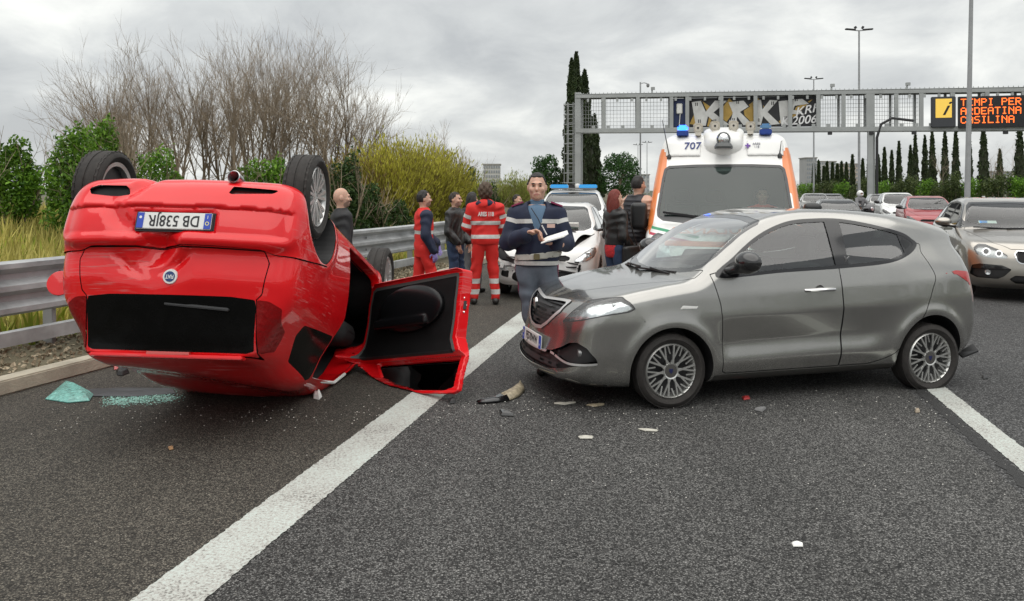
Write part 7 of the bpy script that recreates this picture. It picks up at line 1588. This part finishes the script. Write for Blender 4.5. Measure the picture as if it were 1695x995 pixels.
        mobj('hair', mesh_sdf(hs, (-0.17, -0.16, 1.28), (0.17, 0.2, 1.86), min(h, 0.012), it=2).xf(S3), hm, bo)
        brow, _ = cut(hd, lambda P: np.minimum(ell(rf(P), (-0.034, -0.09, 1.686), (0.021, 0.03, 0.0038)), ell(rf(P), (0.034, -0.09, 1.686), (0.021, 0.03, 0.0038))))
        if len(brow.T): mobj('eyebrows', brow.moved(0.003).xf(S3), hm, bo)
    # jacket
    ca = 0.93
    def dT(P): return torso(P, 0.028+puff)
    def dA(P, s): return arm(P, s, 0.026+puff*0.8, 0.010, ca)
    slv = sleeve != 'none'
    def jac(P):
        d = dT(P)
        d = smin(d, ell(P, (0, 0.005, hem+0.06), (0.175*fat+puff, 0.125*fat+puff, 0.16)), 0.06)
        for s in (-1, 1): d = smin(d, dA(P, s), 0.03)
        if collar: d = smin(d, np.maximum(neck(P, 0.032), P[:, 2]-1.515), 0.025)
        if hood: d = smin(d, ell(P, (0, 0.10, 1.46), (0.13, 0.07, 0.085)), 0.04)
        d = d+wr(P, 0.0045+0.4*puff*0.0)+(puff*0.45*np.abs(np.sin(P[:, 2]*52))-puff*0.2 if puff else 0)
        d = smax(d, hem-P[:, 2]+0.0, 0.012); d = smax(d, -neck(P, 0.012)+np.where(P[:, 2] < 1.44, -1, 0), 0.006)
        if open_front: d = np.maximum(d, -np.maximum(np.abs(P[:, 0])-0.012-0.34*np.clip(P[:, 2]-open_front, 0, 0.2), np.maximum(open_front-P[:, 2], P[:, 1]+0.03)))
        return d
    jm = mesh_sdf(jac, box_lo, box_hi, h*0.85); parts = []; armz = lambda P: np.minimum(dA(P, -1), dA(P, 1))
    if sleeve and slv:
        sl, jm = cut(jm, lambda P: armz(P)-dT(P)-0.012); mobj('sleeves', sl.xf(S3), sleeve, e)
    bl = []
    for z0, w in bands: b_, jm = cut(jm, lambda P: np.maximum(np.abs(P[:, 2]-z0+0.02*np.abs(P[:, 0]))-w, dT(P)-armz(P)-0.012)); bl.append(b_)
    for (seg, t0, w) in arm_bands:
        def fb(P):
            o = np.full(len(P), 9.0)
            for s in (-1, 1):
                k = 'R' if s < 0 else 'L'; a, b = (V3(s*0.178*fat, 0.008, shz-0.01), J['e'+k]) if seg == 'u' else (J['e'+k], J['w'+k]); L = np.linalg.norm(b-a); t = ((P-a)@(b-a))/L
                o = np.minimum(o, np.maximum(np.maximum(np.abs(t-t0*L)-w, dA(P, s)-dT(P)), np.linalg.norm(P-a-((P-a)@unit(b-a))[:, None]*unit(b-a), axis=1)-0.11))
            return o
        b_, jm = cut(jm, fb); bl += [q for q in lr(M(b_.V[:, [1, 0, 2]], b_.N[:, [1, 0, 2]], b_.T[:, ::-1]))]; bl[-2:] = [M(q.V[:, [1, 0, 2]], q.N[:, [1, 0, 2]], q.T[:, ::-1]) for q in bl[-2:]]
    jo = mobj('jacket', jm.xf(S3), top, e)
    for b_ in bl: mobj('reflective_band', b_.moved(0.002).xf(S3), band_m, jo)
    # trousers, shoes
    def tro(P):
        d = smin(leg(P, -1, 0.018), leg(P, 1, 0.018), 0.02); d = smin(d, torso(P, 0.006), 0.05)+wr(P, 0.005, 0.7)
        return smax(smax(d, P[:, 2]-max(1.0, hem+0.05), 0.02), (min(J['aR'][2], J['aL'][2])-0.015)-P[:, 2], 0.01)
    tm = mesh_sdf(tro, (box_lo[0], box_lo[1], box_lo[2]), (box_hi[0], box_hi[1], 1.1), h); lb_ = []
    for z0, w in leg_bands: b_, tm = cut(tm, lambda P: np.abs(P[:, 2]-z0)-w); lb_.append(b_)
    if stance == 'stripe':
        st, tm = cut(tm, lambda P: np.maximum(np.abs(P[:, 1]-0.0)-0.022, 0.095-np.abs(P[:, 0])-0.03*(0.9-P[:, 2])))
    to = mobj('trousers', tm.xf(S3), bottom, e)
    if stance == 'stripe': mobj('maroon_stripe', st.moved(0.003).xf(S3), mat('maroon', (0.20, 0.01, 0.06), 0.7), to)
    for b_ in lb_: [mobj('reflective_band', q_.moved(0.002).xf(S3), band_m, to) for q_ in lr(M(b_.V[:, [1, 0, 2]], b_.N[:, [1, 0, 2]], b_.T[:, ::-1])) for q_ in [M(q_.V[:, [1, 0, 2]], q_.N[:, [1, 0, 2]], q_.T[:, ::-1])]]
    for s in (-1, 1):
        a = J['aR' if s < 0 else 'aL']; mobj('shoe', mesh_sdf(lambda P: foot(P, s, 0.006), a-V3(0.12, 0.28, 0.14), a+V3(0.12, 0.18, 0.12), 0.018).xf(S3), shoe_m, e)
    return e, sc, dict(jac=jac, J=J, S3=S3, jo=jo)
navy = mat('police_navy', (0.010, 0.016, 0.042), 0.75, var=0.2, vscale=12); slate = mat('police_trousers', (0.105, 0.125, 0.155), 0.85, var=0.15, vscale=15)
redc = mat('rescue_red', (0.62, 0.018, 0.014), 0.7, var=0.12, vscale=8); leather = mat('black_leather', (0.012, 0.012, 0.012), 0.38, var=0.2, bump=0.15, bscale=40); denim = mat('denim', (0.025, 0.045, 0.095), 0.85, var=0.3, vscale=14)
PX = lambda px, d: (px-CENTER_X)/FPX*d
# policeman
pl_, sc, I_ = person('police officer in navy jacket with reflective bands writing on a pad', (PX(889, 7.55), 7.55), R(-3), 1.855, navy, slate, dict(eR=(-0.262, -0.03, 1.165), wR=(-0.085, -0.27, 1.245), eL=(0.262, -0.03, 1.155), wL=(0.165, -0.27, 1.165), kR=(-0.045, -0.02, 0.50), aR=(0.06, 0.02, 0.085), kL=(0.15, -0.02, 0.50), aL=(0.25, 0.06, 0.085)),
    hair='short', hem=0.955, bands=((1.355, 0.019), (0.985, 0.018)), arm_bands=(('u', 0.28, 0.019),), fat=1.03, h=0.013, hands=(((1, -0.25, 0.35), (0.2, -0.5, -1), 0.8), ((-1, -0.25, 0.15), (0.1, 0.1, 1), 0.55)), open_front=1.27, stance='stripe')
under = mesh_sdf(lambda P: smin(smax(ell(P, (0, 0.0, 1.30), (0.17, 0.128, 0.24)), P[:, 2]-1.49, 0.02), np.maximum(cone(P, (0, 0.018, 1.42), (0, 0.004, 1.60), 0.072, 0.064), P[:, 2]-1.545), 0.02), (-0.25, -0.2, 1.0), (0.25, 0.2, 1.6), 0.018)
mobj('turtleneck', under.xf(np.eye(3)*sc), mat('turtleneck_blue', (0.10, 0.17, 0.26), 0.85, bump=0.2, bscale=90), pl_)
bel = mesh_sdf(lambda P: np.maximum(np.abs(I_['jac'](P)-0.006)-0.008, np.abs(P[:, 2]-1.045-0.10*P[:, 0])-0.027)+np.where(np.linalg.norm(P[:, :2], axis=1) > 0.24, 1, 0), (-0.3, -0.25, 0.95), (0.3, 0.25, 1.15), 0.013)
mobj('belt', bel.xf(np.eye(3)*sc), mat('belt_canvas', (0.55, 0.54, 0.49), 0.7), pl_)
MB().box((0.0, -0.168*sc, 1.045*sc), (0.028, 0.012, 0.026)).build('buckle', mat('brass', (0.25, 0.21, 0.12), 0.35, 0.7), pl_, bevel=0.004)
MB().box((0.125*sc, -0.163*sc, 1.315*sc), (0.036, 0.004, 0.017), Matrix.Rotation(R(-6), 3, 'Z')).build('name_patch', mat('patch_pink', (0.55, 0.38, 0.33), 0.7), pl_)
for sg in (-1, 1): MB().box((sg*0.175*sc, -0.01, 1.502*sc), (0.06, 0.035, 0.008), Matrix.Rotation(R(20*sg), 3, 'Y')).build('shoulder_strap', mat('strap_maroon', (0.25, 0.03, 0.09), 0.7), pl_, bevel=0.004)
MB().tube([(-0.05*sc, -0.135, 1.47*sc), (0.01, -0.165, 1.38*sc), (0.05, -0.17, 1.30*sc)], 0.004, 5).build('lanyard', K['ink'], pl_)
wx_, wy_ = PX(889, 7.55), 7.55
cb = empty('clipboard', (wx_+0.135, wy_-0.335, 1.262), R(-3), label='clipboard with loose white sheets held by the police officer', cat='clipboard'); cb.rotation_euler = (R(9), R(-17), R(-8))
MB().box((0, 0, 0), (0.11, 0.10, 0.004)).build('board', mat('board_dark', (0.02, 0.025, 0.06), 0.4), cb, bevel=0.003)
for k in range(4): MB().box((0.012*k+0.006, 0.004*k, 0.0075+0.0028*k), (0.11-0.004*k, 0.095, 0.0011), Matrix.Rotation(R(3*k-4), 3, 'Z')).build('sheet', K['paper'], cb)
pn_ = MB(); pn_.tube([(wx_+0.03, wy_-0.36, 1.385), (wx_+0.075, wy_-0.37, 1.30)], 0.006, 6); pn_.build('pen', mat('pen_white', (0.6, 0.6, 0.6), 0.4), None, label='pen in the right hand of the police officer', cat='pen')
# rescuer seen from behind
rb_, sc, I2 = person('rescuer in red suit with white bands standing with back turned and bushy hair', (PX(803, 12.0), 12.0), R(186), 1.80, redc, redc, dict(eR=(-0.27, -0.04, 1.14), wR=(-0.15, -0.22, 1.02), eL=(0.27, -0.04, 1.14), wL=(0.15, -0.22, 1.02), aL=(0.16, -0.02, 0.085), aR=(-0.15, 0.02, 0.085), kR=(-0.12, -0.02, 0.5), kL=(0.13, -0.03, 0.5)), hair='bushy', hairm=mat('hair_greybrown', (0.075, 0.048, 0.030), 0.7, var=0.5, vscale=60, bump=0.6, bscale=160), hem=0.88, bands=((1.20, 0.028), (1.0, 0.028)), arm_bands=(('u', 0.45, 0.027), ('u', 0.92, 0.027)), leg_bands=((0.345, 0.036), (0.19, 0.036)), fat=1.12, hood=True, h=0.017)
hoodp = mesh_sdf(lambda P: smax(ell(P, (0, 0.085, 1.475), (0.145, 0.085, 0.07)), -ell(P, (0, 0.02, 1.6), (0.085, 0.09, 0.16)), 0.02), (-0.2, -0.1, 1.35), (0.2, 0.25, 1.6), 0.016); mobj('navy_hood', hoodp.xf(np.eye(3)*sc), navy, rb_)
text('back_lettering', 'ARES 118', 0.085, band_m, rb_, (0.0, 0.172*sc, 1.325*sc), (R(82), 0, R(180)), 0.004, sx=0.68, bold=0.003)
MB().box((0.195, -0.01, 0.74), (0.012, 0.04, 0.05)).build('pocket_emblem', band_m, rb_, bevel=0.004)
# rescuer in profile with gloves
ra_, sc, _i = person('rescuer in red vest over navy sleeves wearing violet gloves', (PX(702, 11.3), 11.3), R(112), 1.69, redc, redc, dict(eR=(-0.25, 0.05, 1.13), wR=(-0.24, -0.08, 0.90), eL=(0.22, -0.10, 1.13), wL=(0.12, -0.24, 0.98), kR=(-0.10, -0.10, 0.50), aR=(-0.11, 0.03, 0.085), kL=(0.10, 0.06, 0.50), aL=(0.11, 0.14, 0.085)), hair='short', beard=True, hem=0.80, bands=((1.17, 0.026),), sleeve=navy, glove=mat('violet_glove', (0.33, 0.27, 0.62), 0.45), h=0.018)
MB().box((0.10, -0.19, 0.86), (0.075, 0.04, 0.085)).build('belt_bag', K['black_plastic'], ra_, bevel=0.03); MB().box((-0.215*0.6, -0.03, 1.33), (0.02, 0.12, 0.16)).build('shoulder_band', band_m, ra_, bevel=0.01) if False else None
# man in black leather jacket
person('young man in black leather jacket and blue jeans facing the rescuer', (PX(754, 12.7), 12.7), R(66), 1.66, leather, denim, dict(eR=(-0.25, 0.0, 1.12), wR=(-0.20, -0.16, 0.93), eL=(0.25, 0.0, 1.12), wL=(0.18, -0.17, 0.93)), hair='short', hairm=mat('hair_brown', (0.025, 0.016, 0.011), 0.6, var=0.3, vscale=60, bump=0.6, bscale=160), beard=True, hy=R(8), hem=0.90, h=0.018)
person('dark-haired person in grey trousers half hidden behind the rescuer', (PX(782, 13.4), 13.4), R(150), 1.66, mat('dark_coat', (0.02, 0.02, 0.022), 0.8), mat('grey_trousers', (0.16, 0.16, 0.165), 0.85, var=0.1), hair='long', h=0.022)
person('bald man in black jacket behind the upturned wheel', (PX(566, 9.9), 9.9), R(118), 1.72, mat('black_coat', (0.014, 0.014, 0.016), 0.7, var=0.2), mat('dark_trousers', (0.03, 0.03, 0.035), 0.85), hair='bald', beard=True, hy=R(-8), h=0.018)
person('second police officer half hidden behind the shoulder of the first', (PX(856, 16.8), 16.8), R(70), 1.60, navy, slate, hair='short', hairm=mat('hair_brown', (0.025, 0.016, 0.011), 0.6), h=0.024)
# pair beside the ambulance
gw_, sc, _i = person('red-haired woman in black leather jacket and jeans beside the ambulance', (PX(1019, 11.2), 11.2), R(118), 1.70, leather, denim, dict(eR=(-0.22, 0.03, 1.12), wR=(-0.16, -0.15, 0.95), eL=(0.21, 0.0, 1.12), wL=(0.12, -0.18, 0.98)), hair='long', hairm=mat('hair_red', (0.17, 0.022, 0.012), 0.5, var=0.35, vscale=60, bump=0.6, bscale=160), hem=0.98, fat=0.94, h=0.017)
sh_ = mesh_sdf(lambda P: smax(smax(ell(P, (0, 0.01, 0.93), (0.178, 0.135, 0.22)), P[:, 2]-1.0, 0.02), 0.80-P[:, 2], 0.02), (-0.25, -0.25, 0.7), (0.25, 0.25, 1.1), 0.02); mobj('checked_shirt', sh_.xf(np.eye(3)*sc), mat('red_check', (0.45, 0.02, 0.025), 0.8, var=0.5, vscale=40), gw_)
ms = mesh_sdf(lambda P: sbox(P, (-0.22, -0.10, 0.78), (0.05, 0.14, 0.16), 0.05), (-0.4, -0.4, 0.5), (0.1, 0.2, 1.1), 0.025); wx_, wy_ = PX(1019, 11.2), 11.2
hb = empty('handbag', (wx_, wy_, 0), R(118), label='black handbag hanging at the side of the red-haired woman', cat='bag'); mobj('bag_body', ms, leather, hb); MB().tube([(-0.22, -0.2, 0.92), (-0.20, -0.05, 1.40), (-0.22, 0.02, 0.92)], 0.010, 6).build('strap', leather, hb)
person('tall dark-haired man in black quilted waistcoat beside the ambulance mirror', (PX(1057, 11.75), 11.75), R(128), 1.90, mat('quilted_black', (0.016, 0.015, 0.020), 0.5, var=0.2), mat('print_trousers', (0.30, 0.29, 0.30), 0.85, var=0.7, vscale=30), dict(eR=(-0.25, 0.0, 1.12), wR=(-0.20, -0.14, 0.92)), hair='short', hem=0.88, puff=0.022, sleeve=skinm, h=0.018)
# ambulance driver
dp = Matrix.Translation((ap.x, ap.y, 0)) @ Matrix.Rotation(_aa, 4, 'Z') @ Vector((1.22, -0.55, 0.02))
person('driver in orange jacket at the wheel of the ambulance', (dp.x, dp.y, 0.03), _aa-R(90), 1.70, mat('rescue_orange', (0.80, 0.06, 0.03), 0.7), mat('rescue_orange', (0.8, 0.06, 0.03)), dict(eR=(-0.27, -0.18, 1.20), wR=(-0.16, -0.42, 1.25), eL=(0.27, -0.18, 1.20), wL=(0.16, -0.42, 1.25), kR=(-0.12, -0.42, 0.90), kL=(0.12, -0.42, 0.90), aR=(-0.12, -0.50, 0.55), aL=(0.12, -0.50, 0.55)), hair='short', hem=0.90, h=0.024)
# motorcyclist
mx_, my_ = PX(1424, 33.0), 33.0
mr_, sc, _i = person('motorcyclist in grey jacket wearing a white helmet', (mx_, my_, 0.02), R(14), 1.62, mat('biker_grey', (0.16, 0.16, 0.165), 0.7), K['black_plastic'], dict(eR=(-0.30, -0.18, 1.18), wR=(-0.32, -0.42, 1.12), eL=(0.30, -0.18, 1.18), wL=(0.32, -0.42, 1.12), kR=(-0.22, -0.38, 0.78), kL=(0.22, -0.38, 0.78), aR=(-0.22, -0.15, 0.40), aL=(0.22, -0.15, 0.40)), h=0.026)
hel = mesh_sdf(lambda P: smax(ell(P, (0, 0.01, 1.665), (0.135, 0.155, 0.155)), -ell(P, (0, -0.16, 1.655), (0.10, 0.09, 0.045)), 0.01), (-0.2, -0.2, 1.45), (0.2, 0.2, 1.85), 0.016); mobj('helmet', hel.xf(np.eye(3)*sc), K['white_paint'], mr_)
mc = empty('motorcycle', (mx_, my_, 0), R(14), label='dark motorcycle under the rider in the white helmet', cat='motorcycle')
for y in (-0.75, 0.70):
    MB().lathe([(0.20, -0.05), (0.29, -0.06), (0.31, 0), (0.29, 0.06), (0.20, 0.05)], 'x', 28, (0, y, 0.31), closed=True).build('tyre', K['tyre'], mc, smooth=30); MB().lathe([(0.19, -0.02), (0.21, 0), (0.19, 0.02), (0.02, 0.05), (0.02, -0.05)], 'x', 20, (0, y, 0.31), closed=True).build('rim', K['satin_metal'], mc, smooth=30)
bk = mesh_sdf(lambda P: smin(smin(ell(P, (0, -0.15, 0.72), (0.17, 0.36, 0.20)), ell(P, (0, -0.55, 0.92), (0.22, 0.20, 0.22)), 0.1), ell(P, (0, 0.40, 0.74), (0.15, 0.42, 0.08)), 0.08), (-0.4, -1.0, 0.4), (0.4, 1.0, 1.3), 0.03); mobj('fairing', bk, mat('bike_grey', (0.08, 0.08, 0.085), 0.3, 0.3, coat=0.6), mc)
MB().box((0, -0.1, 0.40), (0.13, 0.28, 0.16)).build('engine', K['dark_metal'], mc, bevel=0.04); MB().bar((0, -0.75, 0.31), (0, -0.48, 0.95), 0.16, 0.05).build('fork', K['satin_metal'], mc); MB().tube([(-0.36, -0.42, 1.02), (-0.15, -0.5, 1.0), (0.15, -0.5, 1.0), (0.36, -0.42, 1.02)], 0.016, 8).build('handlebar', K['black_plastic'], mc)
MB().lathe([(0, -0.02), (0.07, -0.015), (0.09, 0.03)], 'y', 16, (0, -0.74, 0.93)).build('headlight', K['reflector'], mc, smooth=True)
for sg in (-1, 1): MB().tube([(sg*0.25, -0.48, 1.03), (sg*0.34, -0.46, 1.18)], 0.008, 6).box((sg*0.36, -0.46, 1.21), (0.06, 0.02, 0.035)).build('mirror', K['black_plastic'], mc)
# ------------------------------------------------------------------ debris on the road
def G3(px, py, z=0.0): d = FPX*(CAM_H-z)/(py-HORIZON); return Vector(((px-CENTER_X)/FPX*d, d, z))
teal = mat('broken_glass', (0.16, 0.42, 0.37), 0.18, spec=0.7, var=0.45, vscale=30, bump=0.7, bscale=45)
pts = [(75, 661), (108, 632), (122, 636), (155, 654), (148, 664), (112, 667)]
def patch(name, pts, m, h, label, cat='debris', dome=0.0, edge=0.004, kind=None, n=1):
    P = [G3(*p, 0.004) for p in pts]; c = sum(P, Vector())/len(P); P = [c+(q-c)*(1.0 if h > 0.04 or len(label) > 55 else 0.82) for q in P]; V = []; F = []; k = len(P)
    rings = [(1.0, 0.0), (1.0, edge), (0.8, edge+h*0.6), (0.45, edge+h), (0.0, edge+h*0.8)]
    for s_, z in rings[:-1]:
        for p in P: q = c+(p-c)*s_; V.append((q.x, q.y, q.z+z+random.uniform(-0.15, 0.15)*h*(s_ < 1)))
    V.append((c.x, c.y, c.z+h*0.55))
    for r_ in range(len(rings)-2):
        for i in range(k): a = r_*k+i; b = r_*k+(i+1) % k; F.append((a, b, b+k, a+k))
    for i in range(k): F.append(((len(rings)-2)*k+i, (len(rings)-2)*k+(i+1) % k, len(V)-1))
    return obj(name, V, F, m, label=label, cat=cat)
o = patch('window_glass_sheet', pts, teal, 0.05, 'crumpled sheet of green shattered window glass by the kerb', 'broken glass', edge=0.006)
patch('dark_trim_strip', [(140, 645), (200, 642), (285, 643), (290, 652), (220, 657), (150, 656)], mat('trim_grey', (0.045, 0.045, 0.05), 0.4, var=0.2), 0.012, 'flat dark plastic strip lying between shattered glass and red car', 'debris')
def shards(name, pts, n, m, size, label, sd, spread=6):
    rng = np.random.default_rng(sd); V = []; F = []
    for k in range(n):
        a, b = pts[rng.integers(len(pts)-1)], None; i = rng.integers(len(pts)-1); t = rng.random(); px = pts[i][0]+(pts[i+1][0]-pts[i][0])*t+rng.normal()*spread; py = pts[i][1]+(pts[i+1][1]-pts[i][1])*t+rng.normal()*spread*0.45
        c = G3(px, py, 0.005); s_ = size*rng.uniform(0.4, 1.4); an = rng.uniform(0, 6.28); o = len(V); hgt = s_*rng.uniform(0.2, 0.9)
        for q in range(3): V.append((c.x+s_*math.cos(an+q*2.1), c.y+s_*math.sin(an+q*2.1), 0.005))
        V.append((c.x, c.y, 0.005+hgt)); F += [(o, o+1, o+3), (o+1, o+2, o+3), (o+2, o, o+3)]
    return obj(name, V, F, m, label=label, cat='broken glass', kind='stuff')
shards('glass_crumbs', [(180, 664), (215, 662), (250, 660), (290, 657)], 1400, mat('glass_crumb', (0.30, 0.58, 0.50), 0.15, spec=0.8), 0.007, 'green glass crumbs scattered along the dark strip', 31, 9)
shards('pale_crumbs', [(60, 700), (300, 690), (560, 680), (700, 690), (900, 660), (1100, 700), (1400, 660), (1600, 700)], 420, mat('pale_crumb', (0.62, 0.60, 0.55), 0.4), 0.006, 'pale crumbs of glass and plastic strewn across the road', 32, 28)
shards('pale_grit', [(500, 760), (800, 760), (1100, 800), (1400, 780), (1690, 800)], 160, MATS['pale_crumb'], 0.0045, 'pale grit scattered over the near lane', 33, 60)
for i, (nm, pts, m, h, lab) in enumerate([
    ('black_clip', [(823, 681), (850, 685), (853, 690), (828, 689)], K['gloss_black'], 0.03, 'black plastic clip lying below the bumper fragment'), ('black_chip', [(742, 664), (754, 663), (755, 668), (744, 669)], K['black_plastic'], 0.03, 'small black plastic chip beside the white line'),
    ('clear_lens_sliver', [(954, 723), (968, 721), (985, 723), (983, 727), (958, 727)], mat('lens_pale', (0.46, 0.445, 0.39), 0.35), 0.008, 'pale curved lens sliver in front of the grey bumper'), ('white_lens_sliver', [(1052, 710), (1070, 711), (1093, 713), (1090, 715), (1066, 714)], MATS['lens_pale'], 0.008, 'thin white sliver in front of the grey front wheel'),
    ('white_paper_scrap', [(1308, 900), (1318, 897), (1331, 900), (1331, 906), (1312, 906)], K['paper'], 0.01, 'scrap of white paper on the near lane'), ('red_lens_ring', [(1226, 658), (1242, 657), (1243, 661), (1230, 663)], mat('red_bit', (0.35, 0.03, 0.03), 0.4), 0.015, 'small red lens fragment under the grey door'),
    ('grey_plastic_shard', [(1246, 679), (1262, 676), (1270, 676), (1262, 683)], K['grey_plastic'], 0.02, 'grey plastic shard below the grey sill'), ('brown_pebble', [(1513, 680), (1522, 678), (1524, 683), (1515, 684)], mat('pebble', (0.35, 0.29, 0.22), 0.8), 0.02, 'pale pebble left of the flat tyre'),
    ('white_plastic_bit', [(517, 648), (524, 646), (533, 657), (528, 662), (519, 660)], K['white'], 0.05, 'bent white plastic bit under the red car door opening'), ('black_crumb', [(1624, 622), (1634, 620), (1637, 627), (1627, 629)], K['black_plastic'], 0.02, 'black rubber crumb right of the flat tyre'), ('thin_trim', [(913, 667), (935, 668), (957, 665), (957, 667), (935, 671), (914, 669)], MATS['lens_pale'], 0.006, 'thin curved trim under the grey front bumper'), ('bronze_sliver', [(966, 671), (985, 671), (1003, 668), (1002, 671), (984, 674)], mat('bumper_inner', (0.34, 0.29, 0.20), 0.6, var=0.5, vscale=18), 0.01, 'brownish sliver close to the grey front wheel'),
    ('tan_leaf', [(277, 741), (287, 739), (288, 744), (280, 746)], mat('tan', (0.35, 0.2, 0.1), 0.8), 0.01, 'tan leaf on the emergency lane'), ('red_reflector', [(186, 607), (196, 606), (197, 612), (188, 613)], K['red_lamp'], 0.03, 'red reflector fragment beside the kerb under the car'), ('black_glove', [(192, 615), (205, 611), (214, 617), (203, 622), (194, 621)], K['black_plastic'], 0.05, 'crumpled black scrap beside the red reflector')]):
    patch(nm, pts, m, h, lab)

# curved piece of bumper: black lip running into a torn beige shell
bf_ = empty('bumper_fragment', G3(825, 662), label='curved beige and black bumper fragment between the two cars', cat='debris'); o_ = Vector(bf_.location)
path = [G3(*q)-o_ for q in ((790, 668), (803, 667), (818, 665), (834, 662), (848, 656), (858, 648), (861, 643))]; wd = [0.015, 0.035, 0.05, 0.06, 0.06, 0.05, 0.025]; ht = [0.012, 0.022, 0.03, 0.036, 0.042, 0.045, 0.05]
def shell(i0, i1, nm, m):
    V = []; F = []; k = 7
    for i in range(i0, i1+1):
        d_ = (path[min(i+1, 6)]-path[max(i-1, 0)]).normalized(); nn = Vector((-d_.y, d_.x, 0))
        for j in range(k): a_ = math.pi*(j/(k-1)); V.append(path[i]+nn*(math.cos(a_)*wd[i])+Vector((0, 0, 0.006+math.sin(a_)*ht[i]*(1+0.25*math.sin(5*i+3*j)))))
        if i > i0: F += [((i-i0)*k+j, (i-i0)*k+j+1, (i-i0-1)*k+j+1, (i-i0-1)*k+j) for j in range(k-1)]
    o = obj(nm, V, F, m, bf_, smooth=True); md = o.modifiers.new('thickness', 'SOLIDIFY'); md.thickness = 0.006
shell(0, 3, 'black_lip', K['gloss_black']); shell(3, 6, 'torn_shell', mat('bumper_inner', (0.34, 0.29, 0.20), 0.6, var=0.5, vscale=18))
